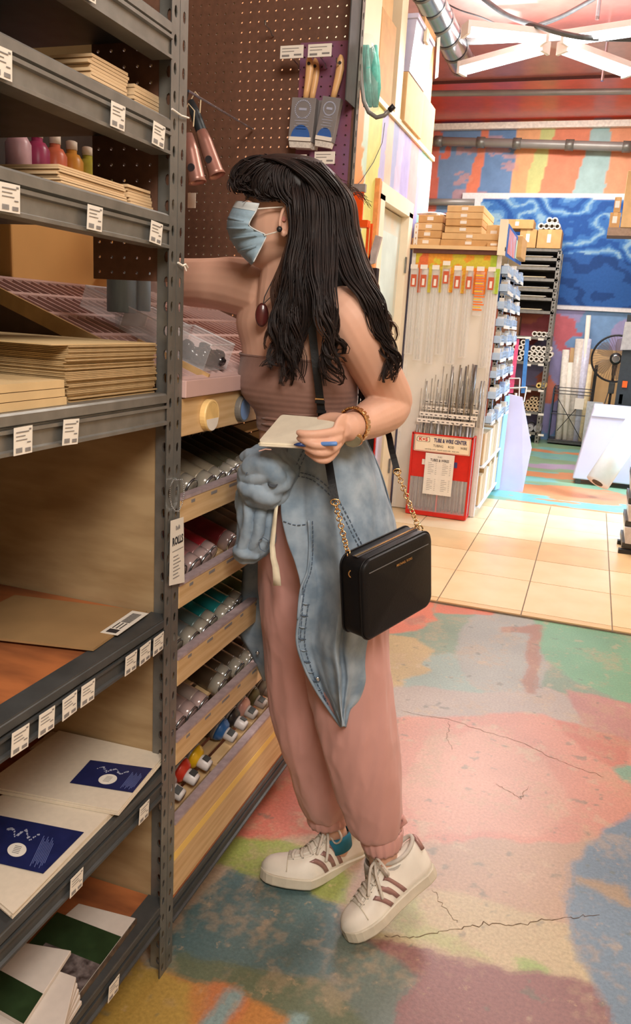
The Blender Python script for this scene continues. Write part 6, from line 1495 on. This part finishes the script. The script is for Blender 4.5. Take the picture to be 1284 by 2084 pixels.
for zi, z in enumerate([.72, .90, 1.05, 1.18, 1.30, 1.42, 1.54, 1.66, 1.78]):
    for yi, y in enumerate((5.90, 6.19, 6.48, 6.77)):
        d = .045+.012*((zi+yi) % 2); 
        t = thing('wire_basket', f'pale blue basket of packets, {["lowest","second","third","fourth","fifth","sixth","seventh","eighth","top"][zi]} row up, {["nearest","second","third","farthest"][yi]} along the white stand', 'basket', (SX+d/2, y+.13, z))
        mb = MB()
        for s in range(7): mb.box(SX+d-.002, SX+d, y+.01+s*.04, y+.014+s*.04, z, z+.06)
        for s in range(3): mb.box(SX+d-.002, SX+d+.001, y+.01, y+.255, z+s*.028, z+.004+s*.028)
        mb.box(SX, SX+d, y+.008, y+.010, z, z+.055).box(SX, SX+d, y+.256, y+.258, z, z+.055)
        link('basket_wire', mb, BLUEW, t, kind='stuff')
        link('basket_floor', MB().box(SX, SX+d, y+.008, y+.258, z, z+.004), BLUEW, t)
        link('label_rail', MB().box(SX+d+.001, SX+d+.004, y+.02, y+.24, z-.012, z+.012), WHITE, t)
        for s in range(5):
            w_ = rng.uniform(.02, .035); h_ = rng.uniform(.05, .10); c_ = [(236, 240, 246), (170, 190, 220), (206, 196, 180), (240, 236, 226)][rng.integers(4)]
            link('packet', MB().box(SX+.006+.002*s, SX+d-.006, y+.02+s*.046, y+.02+s*.046+w_, z+.004, z+h_), mat('packet_%d_%d_%d' % c_, sc(*c_), .4), t)
for zi, z in enumerate((.09, .40)):
    for yi in range(7):
        y = 5.90+yi*.165
        h_ = rng.uniform(.22, .28)
        link('wood_bundle', MB().box(SX-.10, SX+.015, y, y+.15, z+.006, z+h_), mat('balsa_%d' % (yi % 3), sc(*[(214, 180, 140), (190, 160, 120), (226, 214, 190)][yi % 3]), .6, 0, .08, 20, stretch=(1, 6, 1)), label=f'wood stick bundle on the {"bottom" if zi==0 else "upper"} low shelf, {["nearest","second","third","fourth","fifth","sixth","farthest"][yi]} along the white stand', cat='wood bundle', group='wood bundles low in the white stand')
    link('low_shelf', MB().box(SX-.20, SX+.03, 5.88, 7.05, z-.012, z), WMET, gd)
# cartons on top of the stand
c_ = 0
def ctn(label, x0, x1, y0, y1, z0, z1, m=CARD2):
    t = carton('cardboard_box', label, x0, x1, y0, y1, z0, z1, m); 
    link('address_label', MB().box((x0+x1)/2-.025, (x0+x1)/2+.02, y0-.0022, y0-.001, z0+(z1-z0)*.3, z0+(z1-z0)*.75), WHITE, t)
    return t
zt = 1.955
hs = .046
for k in range(6):
    ctn(['lowest', 'second lowest', 'third', 'fourth', 'fifth', 'topmost'][k]+' flat carton of the stack on the middle of the white stand', -1.12+.004*(k % 2)+(.0 if k > 1 else -.02), -.86+(.0 if k > 1 else .12), 5.85+.006*(k % 3), 6.45, zt+k*hs, zt+(k+1)*hs-.002, CARD if k % 3 == 0 else CARD2)
for k in range(4):
    ctn(['lowest', 'second', 'third', 'topmost and open'][k]+' carton of the left stack on the white stand', -1.355+.01*k, -1.145, 5.87+.01*k, 6.35, zt+k*.054, zt+(k+1)*.054-.003, CARD if k % 2 else CARD2)
link('crumpled_bag', MB().loft([[(-1.25+r_*math.cos(a)*(1+.3*math.sin(5*a+z*90)), 6.05+r_*1.4*math.sin(a), z) for a in TH(22)] for z, r_ in ((zt+.216, .09), (zt+.23, .10), (zt+.245, .06), (zt+.25, .01))]), mat('grey_film', sc(206, 202, 196), .3), label='crumpled clear film bag on the open carton of the white stand', cat='bag')
ctn('small carton with a slanting lilac side at the right on the white stand', -.83, -.72, 5.88, 6.3, zt, zt+.15, CARD2)
ctn('flat open carton at the right front on the white stand', -.98+.17, -.71, 5.83, 5.87, zt, zt+.03, CARD)
ctn('long carton lying across the back of the white stand', -.97, -.64, 6.55, 6.95, zt, zt+.16, CARD)
# leaning pale panel and the stand of coloured rods beyond the baskets
p0, p1, p2, p3 = hit(1000, 1000, 'Z', 0), hit(1056, 1003, 'Z', 0), hit(1062, 880, 'Z', .25), hit(1042, 792, 'Y', 7.25)
link('white_panel', MB().prism([(-.67, 7.12, 0), (-.45, 7.16, 0), (-.42, 7.18, .40), (-.55, 7.16, .84), (-.67, 7.14, .86)], (0, .02, 0)), mat('pale_lilac_board', sc(210, 204, 228), .4, 0, .05, 4), label='pale lilac board standing at the far end of the white stand', cat='board')
link('blue_panel', MB().prism([(-.685, 7.00, .02), (-.66, 7.10, .02), (-.66, 7.10, .85), (-.685, 7.0, .85)], (.01, 0, 0)), mat('sky_blue_board', sc(150, 196, 240), .4, 0, .05, 4), label='sky blue board against the far end of the baskets', cat='board')
rs_ = thing('rod_stand', 'white wire stand with one pink and one blue upright sheet', 'display stand', (-.50, 7.35, .5))
q = lambda px, py, Y=7.35: hit(px, py, 'Y', Y)
link('pink_sheet', MB().prism([q(1034, 800), q(1044, 800), q(1057, 690), q(1050, 690)], (0, .01, 0)), mat('pink_sheet', sc(226, 90, 130), .4), rs_)
link('blue_sheet', MB().prism([q(1060, 800), q(1068, 800), q(1077, 690), q(1069, 690)], (0, .01, 0)), mat('blue_sheet', sc(70, 130, 196), .4), rs_)
link('header_rail', MB().obox((q(1040, 687)+q(1080, 687))/2, (q(1080, 687)-q(1040, 687))/2, (0, .01, 0), (0, 0, .006)), WHITE, rs_)
wr = MB()
for a, b in (((1036, 770), (1058, 770)), ((1036, 790), (1072, 788)), ((1058, 770), (1056, 812)), ((1072, 788), (1066, 818)), ((1036, 770), (1036, 795)), ((1056, 820), (1066, 818))): wr.tube([q(*a), q(*b)], .006, 6)
link('wire_frame', wr, WHITE, rs_, kind='stuff')
link('stand_post', MB().tube([q(1050, 800), (q(1050, 800)[0]+.05, 7.35, 0)], .012, 8), WHITE, rs_)
# ---------------------------------------------------------------- far shelving rack with rolls
YR = 10.6
q = lambda px, py, Y=YR: hit(px, py, 'Y', Y)
rx0, rx1 = -1.24, q(1146, 495)[0]
fr = thing('shelving_rack', 'grey slotted steel rack of paper and rolls at the far wall', 'shelving rack', (-.85, 10.8, 0))
for x in (rx0, rx1-.05):
    for y in (YR, 11.0):
        up = MB(); up.perf((x, y, 0), X1, ZU, 1, 48, .05, .05, .010, .014, .003).perf((x+.05, y, 0), Y1, ZU, 1, 48, .05, .05, .010, .014, .003); link('upright_post', up, STEEL, fr)
shz = [q(1090, y)[2] for y in (505, 524, 543, 566, 587, 605, 632)]+[q(1090, y)[2] for y in (685, 737, 790, 838, 880)]
for z in shz: link('shelf', MB().box(rx0, rx1-.01, YR, 11.04, z-.035, z), STEEL, fr)
link('side_panel', MB().box(rx0+.005, rx0+.01, YR+.02, 11.0, 0, 2.4), STEELD, fr)
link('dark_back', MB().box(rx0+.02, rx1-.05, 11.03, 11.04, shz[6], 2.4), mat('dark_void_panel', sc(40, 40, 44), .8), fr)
for k, z in enumerate(shz[1:7]):
    n = 3
    for j in range(n):
        link('paper_sheet', MB().box(rx0+.06, rx1-.12-.03*(k % 3)+.01*j, YR+.01-.012*j, 11.0, z+.001+j*.007, z+.007+j*.007), [WHITE, CREAM, mat('grey_sheet', sc(180, 178, 176), .6)][(k+j) % 3],
             label=f'large flat paper sheet on the {["second","third","fourth","fifth","sixth","seventh"][k]} shelf of the far rack', cat='paper', group=f'sheets on the {["second","third","fourth","fifth","sixth","seventh"][k]} shelf of the far rack')
TUBEW = mat('white_roll', sc(232, 226, 214), .6); TUBEB = mat('brown_tube', sc(190, 166, 130), .7); HOLE = mat('tube_hollow', sc(90, 76, 62), .9)
def roll(label, x, z, r, y0, y1, m, group, hole=.6):
    t = thing('paper_roll', label, 'roll', (x, (y0+y1)/2, z-r), group)
    ri = r*hole
    link('roll_body', MB().loft([[(x+rr*math.cos(a), y, z+rr*math.sin(a)) for a in TH(14)] for y, rr in ((y1, r), (y0, r), (y0, ri), (y0+.08, ri))], cap=False), m, t, smooth=False)
    link('roll_core', MB().lathe((x, y0+.06, z), Y1, [(0, ri*1.01), (.004, ri*1.01)], 12), HOLE, t)
ztf_ = shz[0]
def rpx(px, py, Y=YR): p = q(px, py, Y); return p[0], p[2]
for k, (px, py) in enumerate([(1103, 446), (1114, 446), (1125, 446), (1136, 446), (1120, 436), (1131, 436)]):
    x, z = rpx(px, py); roll('white paper roll in the small pyramid on top of the far rack', x, ztf_+.222+.038+(.066 if k > 3 else 0), .038, YR-.02, 10.9, TUBEW, 'rolls in the pyramid on the far rack')
for k in range(4):
    x, z = rpx(1088+k*9.5, 675); roll('white roll in the row under the paper shelves of the far rack', x, shz[7]+.034, .033, YR+.01, 10.95, TUBEW, 'rolls in the row under the paper shelves')
for r_i, (n, x0) in enumerate([(4, 1082), (5, 1077), (4, 1084)]):
    for k in range(n):
        x, _ = rpx(x0+k*10.6, 720); roll('white roll in the large block of rolls on the far rack', x, shz[8]+.036+r_i*.067, .035, YR+.01, 10.95, TUBEW, 'rolls in the large block of the far rack', .55)
for r_i in range(4):
    x, _ = rpx(1058+(r_i % 2)*4, 720); roll('white roll in the narrow stack at the left of the large block', x, shz[8]+.036+r_i*.067, .035, YR+.01, 10.95, TUBEW, 'rolls in the narrow stack of the far rack', .55)
    x, _ = rpx(1046, 720); roll('white roll in the leftmost stack behind the pink sheet', x, shz[8]+.036+r_i*.067, .035, YR+.01, 10.95, TUBEW, 'rolls behind the pink sheet', .55)
for k in range(2):
    x, _ = rpx(1097+k*10, 777); roll('yellow-ended roll alone on a shelf of the far rack', x, shz[9]+.036, .034, YR+.01, 10.9, mat('yellow_roll', sc(226, 196, 120), .6), 'yellow-ended rolls on the far rack', .5)
for r_i, (n, x0) in enumerate([(6, 1062), (5, 1066), (4, 1074), (2, 1082)]):
    for k in range(n):
        x, _ = rpx(x0+k*7.6, 815); roll('brown cardboard tube in the heap low on the far rack', x, shz[10]+.026+r_i*.045, .026, YR+.01+.02*rng.random(), 10.9, TUBEB, 'cardboard tubes heaped on the far rack', .55)
for k in range(3):
    x, _ = rpx(1062+k*16, 868); roll('grey roll with a white end at the bottom of the far rack', x, shz[11]+.05, .048, YR+.01, 10.95, mat('grey_roll', sc(150, 150, 152), .5), 'grey rolls at the bottom of the far rack', .2)
def wbox(label, px0, px1, py0, py1, Y, dy, m=CARD):
    a, b = q(px0, py1, Y), q(px1, py0, Y); return ctn(label, a[0], b[0], Y, Y+dy, a[2], b[2], m)
ztf = shz[0]
t = ctn('cardboard carton with writing, at the right on the far rack top', q(1094, 480)[0], q(1143, 480)[0], YR-.02, 10.95, ztf, ztf+.22, CARD)
t = ctn('cardboard carton with a white label, left of the other on the far rack top', q(1058, 480)[0], q(1092, 480)[0], YR-.02, 10.95, ztf, ztf+.22, CARD)
ctn('long flat carton lying on the left carton of the far rack', q(1020, 460)[0], q(1086, 460)[0], YR-.04, 10.9, ztf+.222, ztf+.33, CARD)
ctn('brown open carton on the upper middle shelf of the far rack', rx0+.06, rx0+.28, YR+.03, 10.9, shz[7], shz[7]+.24, mat('dark_card', sc(120, 84, 60), .8))
for k, py in enumerate((685, 737, 790, 838, 880)):
    for j in range(2):
        p = q(1075+j*26, py+3); link('shelf_label', MB().box(p[0]-.035, p[0]+.035, YR-.003, YR-.001, p[2]-.03, p[2]-.002), WHITE, fr)
# ---------------------------------------------------------------- painted canvas on the far wall: plain blue brushed swirls
CV = vmat('canvas_paint', .6, 30, .1, .2, .1)
cx0, cx1, cz0, cz1 = -1.92, 1.2, 1.72, 3.14
def cvf(P):
    x, z = P[:, 0], P[:, 2]; n = snoise(x, z*1.5, 1.8, 41, 3); s = np.sin((x*.6+z*2.2+n*1.1)*9+snoise(x, z*2, 4, 44)*1.6)
    C = np.tile(np.array(sc(58, 110, 178)), (len(x), 1)); C[s > .45] = sc(96, 146, 198); C[s > .9] = sc(140, 178, 204); C[s < -.6] = sc(38, 84, 156)
    m = (z < 2.30+.25*snoise(x, x*0, 1.1, 47, 2)); C[m & (s > -.2)] = sc(46, 92, 160); C[m & (s <= -.2)] = sc(34, 70, 130)
    edge = (z > cz1-.07-.02*np.sin(x*2)) | (z < cz0+.06) | (x < cx0+.05+ (z-cz0)*.16); C[edge] = sc(226, 224, 226)
    return C
cvo = thing('painted_canvas', 'large unframed canvas of loose blue brushwork with white edges on the far wall', 'painting', ((cx0+cx1)/2, 11.07, cz0))
paint_mesh('painted_cloth', (cx0, 11.062, cz0), X1, ZU, 156, 71, .02, .02, cvf, CV, cvo)
link('canvas_backing', MB().box(cx0, cx0+3.12, 11.066, 11.09, cz0, cz0+1.42), mat('raw_canvas', sc(216, 210, 200), .8), cvo)
# boxes high at the right edge
hx = lambda px, py, Y: hit(px, py, 'Y', Y)
t = thing('wall_shelf', 'small high shelf at the right edge carrying brown boxes', 'shelf', hx(1260, 470, 9.2))
link('board', MB().box(hx(1237, 463, 9.2)[0], 1.2, 9.2, 9.5, hx(1260, 463, 9.2)[2]-.08, hx(1260, 463, 9.2)[2]), mat('brown_shelf', sc(150, 124, 100), .6), t)
zb = hx(1260, 463, 9.2)[2]
ctn('small brown box at the left on the high right shelf', hx(1240, 450, 9.2)[0], hx(1262, 450, 9.2)[0], 9.22, 9.5, zb, zb+.15, CARD)
ctn('tall cream box at the right on the high right shelf', hx(1264, 450, 9.2)[0], 1.1, 9.18, 9.5, zb, zb+.55, CARD2)
ctn('brown box stacked on the small one on the high right shelf', hx(1248, 430, 9.2)[0], hx(1262, 430, 9.2)[0], 9.22, 9.5, zb+.152, zb+.30, CARD)
# ---------------------------------------------------------------- wire bin of tall rolls
YB = 10.7
wb = thing('wire_bin', 'black wire bin standing between the far rack and the fan', 'bin', (-.3, 10.85, 0))
q = lambda px, py, Y=YB: hit(px, py, 'Y', Y)
bx0, bx1 = q(1115, 890)[0], q(1192, 890)[0]
mb = MB(); zt2 = .72
for z in (.06, .40, .66, .70, .74): mb.tube([(bx0, YB, z), (bx1, YB, z), (bx1, 11.02, z), (bx0, 11.02, z), (bx0, YB, z)], .006, 6)
mb.tube([(bx0+.06, YB-.002, .60), (bx1-.06, YB-.002, .10)], .005, 6).tube([(bx1-.12, YB-.002, .55), (bx0+.10, YB-.002, .18)], .005, 6)
link('wire_frame', mb, BLACK, wb, kind='stuff')
link('bin_post', MB().box(bx1-.01, bx1+.03, YB, YB+.04, 0, 1.05), BLACK, wb); link('bin_base', MB().box(bx0, bx1+.02, YB, 11.02, .02, .05), STEELD, wb)
link('dark_side', MB().box(bx0-.01, bx0+.005, YB, 11.02, .04, .72), mat('dark_blue_board', sc(44, 70, 90), .5), wb)
link('price_sign', MB().box(q(1178, 820)[0]-.05, q(1178, 820)[0]+.06, YB-.01, YB-.007, .48, .62), WHITE, wb)
for k, (xb, xt, yt, r_, lb) in enumerate([(1137, 1152, 712, .045, 'leftmost tall white roll standing in the wire bin'), (1150, 1161, 738, .035, 'shorter white roll second from left in the wire bin'), (1162, 1180, 690, .055, 'thick pale roll in the middle of the wire bin'), (1172, 1196, 690, .05, 'pale roll with a blue stripe in the wire bin'), (1183, 1200, 742, .045, 'cream roll at the right of the wire bin'), (1178, 1198, 642, .03, 'tallest thin white tube in the wire bin')]):
    a = q(xb, 885, 10.82); b = q(xt, yt, 10.95); a[2] = .055; 
    t = thing('standing_roll', lb, 'roll', a)
    m_ = [TUBEW, WHITE, mat('pale_film_roll', sc(214, 206, 196), .3), mat('lilac_film', sc(204, 206, 226), .3), mat('cream_roll', sc(226, 210, 170), .5), WHITE][k]
    link('roll_body', MB().tube([a, b], r_, 14), m_, t, smooth=True)
    d = nrm(b-a); link('roll_mouth', MB().tube([b, b+d*.003], r_*.7, 12), HOLE, t)
# plywood sheets leaning on the far wall
link('plywood_sheet', MB().obox(((q(1150, 800)[0]+q(1262, 800)[0])/2+.05, 10.98, .62), ((q(1262, 800)[0]-q(1145, 800)[0])/2+.05, 0, 0), (0, .01, 0), (0, .03, .62)), mat('leaning_ply', sc(206, 170, 122), .6, 0, .08, 5), label='plywood sheet leaning on the far wall behind the fan', cat='board')
a = q(1192, 815, 10.6); b = q(1222, 892, 10.6)
link('grey_board', MB().box(a[0]+.02, b[0]-.03, 10.58, 10.6, .015, .60), mat('grey_card', sc(188, 194, 200), .6), label='upright pale grey board between the wire bin and the fan', cat='board')
# pedestal fan
fn = thing('pedestal_fan', 'black pedestal fan standing in front of the plywood', 'fan', (.2, 10.3, 0))
YF = 10.3; q = lambda px, py, Y=YF: hit(px, py, 'Y', Y)
fc = q(1253, 730); R_ = .275
cage = MB(); cage.tube([fc+X1*R_*math.cos(a)+ZU*R_*math.sin(a) for a in np.linspace(0, 2*math.pi, 41)], .012, 8)
link('cage_ring', cage, BLACK, fn, smooth=True)
sp_ = MB()
for k in range(48):
    a = 2*math.pi*k/48; sp_.tube([fc+(X1*math.cos(a)+ZU*math.sin(a))*.07-Y1*.05, fc+(X1*math.cos(a+.12)+ZU*math.sin(a+.12))*.18-Y1*.045, fc+(X1*math.cos(a+.2)+ZU*math.sin(a+.2))*R_], .002, 4)
link('cage_wires', sp_, mat('fan_wire', sc(110, 96, 84), .4), fn, kind='stuff')
for k in range(5):
    a = 2*math.pi*k/5; u = X1*math.cos(a)+ZU*math.sin(a); v = X1*-math.sin(a)+ZU*math.cos(a)
    link('blade', MB().loft([[fc+u*r_+v*w*s+Y1*(.02*s) for s in (-1, -.3, .3, 1)] for r_, w in ((.05, .02), (.13, .07), (.21, .085), (.245, .04))], cap=False, closed=False), mat('smoky_blade', sc(130, 112, 96), .3, alpha=.28), fn, smooth=True, solid=.002)
link('hub', MB().lathe(fc-Y1*.07, Y1, [(0, .001), (.001, .055), (.02, .07), (.08, .07), (.16, .05), (.17, .001)], 20), BLACK, fn, smooth=True)
link('badge', MB().lathe(fc-Y1*.074, Y1, [(0, .04), (.004, .045), (.0041, .034), (.002, .033)], 20), CHROME, fn)
link('badge_bar', MB().obox(fc-Y1*.074, (X1*.6+ZU*.8)*.036, (X1*.8-ZU*.6)*.007, Y1*.002), CHROME, fn)
link('pole', MB().tube([fc+Y1*.04-ZU*.05, (fc[0], YF+.04, .03)], .016, 10), BLACK, fn, smooth=True)
link('neck', MB().tube([fc+Y1*.02-ZU*.04, fc+Y1*.03-ZU*.20], [.035, .022], 10), BLACK, fn, smooth=True)
link('control_box', MB().box(fc[0]-.035, fc[0]+.035, YF-.01, YF+.07, fc[2]-.42, fc[2]-.28), STEELD, fn, bevel=.01)
link('base_plate', MB().lathe((fc[0], YF+.04, 0), ZU, [(0, .23), (.012, .23), (.03, .12), (.05, .03)], 28), mat('fan_base', sc(80, 82, 88), .4), fn, smooth=True)
link('power_cord', MB().tube([(fc[0]-.03, YF, fc[2]-.4), (fc[0]-.07, YF-.01, .5), (fc[0]-.05, YF, .3), (fc[0]-.06, YF, .05)], .006, 6), BLACK, fn, smooth=True)
# ---------------------------------------------------------------- right edge
YW = 7.9; q = lambda px, py, Y=YW: hit(px, py, 'Y', Y)
LILW = mat('lilac_white_plastic', sc(212, 214, 236), .4, 0, .03, 3)
t = thing('plotter_stand', 'tall pale lilac plastic bin on small feet at the right edge', 'bin', (.25, 8.1, 0))
a, b = q(1164, 978), q(1209, 828)
link('bin_body', MB().loft([[(a[0], YW, .05), (.72, YW, .05), (.72, 8.35, .05), (a[0], 8.35, .05)], [(b[0], YW, b[2]), (.72, YW, b[2]), (.72, 8.35, b[2]), (b[0], 8.35, b[2])]]), LILW, t, bevel=.01)
link('top_rim', MB().box(b[0]-.012, .73, YW-.012, 8.36, b[2]-.085, b[2]-.075), LILW, t)
for x in (a[0]+.05, .6): link('foot', MB().box(x-.02, x+.03, YW+.02, YW+.07, 0, .05), STEELD, t)
a = hit(1208, 992, 'Z', .07); b = hit(1300, 830, 'Y', 7.25)
t = thing('film_roll', 'thick white film roll leaning in front of the lilac bin', 'roll', a)
link('roll_body', MB().tube([hit(1216, 982, 'Y', 7.3), hit(1312, 838, 'Y', 7.62)], .105, 24), mat('bright_film', sc(236, 240, 240), .3, 0, .02), t, smooth=True)
link('roll_rim', MB().tube([hit(1216, 982, 'Y', 7.3), hit(1215.2, 983.2, 'Y', 7.297)], .05, 18), HOLE, t)
t = thing('drawer_stack', 'stack of clear drawers in dark frames at the right edge', 'drawers', (.55, 5.6, 0))
x0 = hit(1272, 1080, 'Y', 5.5)[0]
link('base_foot', MB().box(x0-.03, x0+.5, 5.38, 5.43, 0.013, .04), BLACK, t); link('base_foot', MB().box(x0-.03, x0+.5, 5.62, 5.67, 0.013, .04), BLACK, t)
for k in range(6):
    z = .045+k*.15
    link('dark_frame', MB().box(x0-.012+.008*(k > 3), x0+.45, 5.42, 5.8, z, z+.035), mat('dark_frame_plastic', sc(70, 68, 62), .4), t)
    link('drawer', MB().loft([[(x0+.005, 5.40, z+.035), (x0+.44, 5.40, z+.035), (x0+.44, 5.78, z+.035), (x0+.005, 5.78, z+.035)], [(x0-.012, 5.39, z+.145), (x0+.45, 5.39, z+.145), (x0+.45, 5.78, z+.145), (x0-.012, 5.78, z+.145)]]), mat('grey_clear_drawer', sc(206, 200, 196), .25), t)
t = thing('cloth_rack', 'dark garment-like items and a grey pouch hanging at the right edge before the fan', 'rack', (.7, 8.8, 1.2))
q = lambda px, py, Y=8.6: hit(px, py, 'Y', Y)
link('black_board', MB().box(q(1276, 650)[0], .95, 8.6, 8.66, q(1276, 830)[2], q(1276, 640)[2]), mat('dark_board', sc(44, 52, 54), .5), t)
link('grey_pouch', MB().prism([q(1262, 712), q(1284, 712), q(1284, 655), q(1272, 655)], (0, -.04, 0)), mat('grey_pouch', sc(166, 164, 160), .3), t)
link('orange_patch', MB().box(q(1265, 790)[0], q(1275, 790)[0], 8.58, 8.60, q(1265, 788)[2], q(1265, 775)[2]), ORANGE, t)
link('blue_box', MB().box(q(1256, 815)[0], .95, 8.62, 8.8, q(1258, 838)[2], q(1258, 795)[2]), mat('slate_box', sc(70, 80, 120), .5), t)
link('white_tag', MB().box(q(1259, 815)[0], q(1266, 815)[0], 8.60, 8.615, q(1259, 822)[2], q(1259, 802)[2]), WHITE, t)
# ---------------------------------------------------------------- things just past the far post
q = lambda px, py, Y=3.2: hit(px, py, 'Y', Y)
t = thing('orange_rack', 'bright orange metal display rack just beyond the brown pegboard', 'display rack', q(735, 800))
a, b = q(722, 452), q(740, 390); link('header_plate', MB().box(a[0]-.1, b[0], 3.2, 3.21, a[2], b[2]), ORANGE, t)
a, b = q(722, 463), q(751, 449); link('cross_bar', MB().box(a[0]-.1, b[0], 3.18, 3.22, a[2], b[2]), ORANGE, t)
a = q(737, 640); 
for px in (739, 746): link('rack_post', MB().box(q(px, 600)[0]-.005, q(px, 600)[0]+.004, 3.2, 3.21, 0, q(px, 455)[2]), ORANGE, t)
link('black_insert', MB().box(q(742, 600)[0]-.1, q(762, 540)[0], 3.24, 3.28, q(742, 640)[2], q(742, 543)[2]), BLACK, t)
link('grey_packs', MB().box(q(722, 500)[0]-.08, q(736, 470)[0], 3.15, 3.19, q(722, 560)[2], q(722, 467)[2]), mat('grey_packet', sc(150, 146, 140), .4), t)
link('clear_packet', MB().prism([q(746, 540), q(762, 535), q(776, 482), q(764, 478)], (0, .02, 0)), mat('silver_packet', sc(196, 184, 180), .3, 0, .15, 30), t)
link('lower_packets', MB().box(q(728, 850)[0]-.1, q(752, 800)[0], 3.2, 3.26, q(740, 850)[2], q(740, 795)[2]), mat('pale_packet', sc(216, 214, 212), .3, 0, .1, 30), t)
link('black_lower', MB().box(q(742, 900)[0]-.1, q(755, 900)[0], 3.25, 3.29, 0, q(742, 870)[2]), BLACK, t)
link('red_lower_edge', MB().box(q(756, 900)[0]-.004, q(756, 900)[0]+.004, 3.25, 3.26, 0, q(756, 870)[2]), RED, t)
pk = q(728, 385); link('small_lens_clip', MB().box(pk[0]-.02, pk[0]+.03, 3.2, 3.22, pk[2]-.01, pk[2]+.02), mat('grey_clip', sc(150, 146, 146), .4), t)
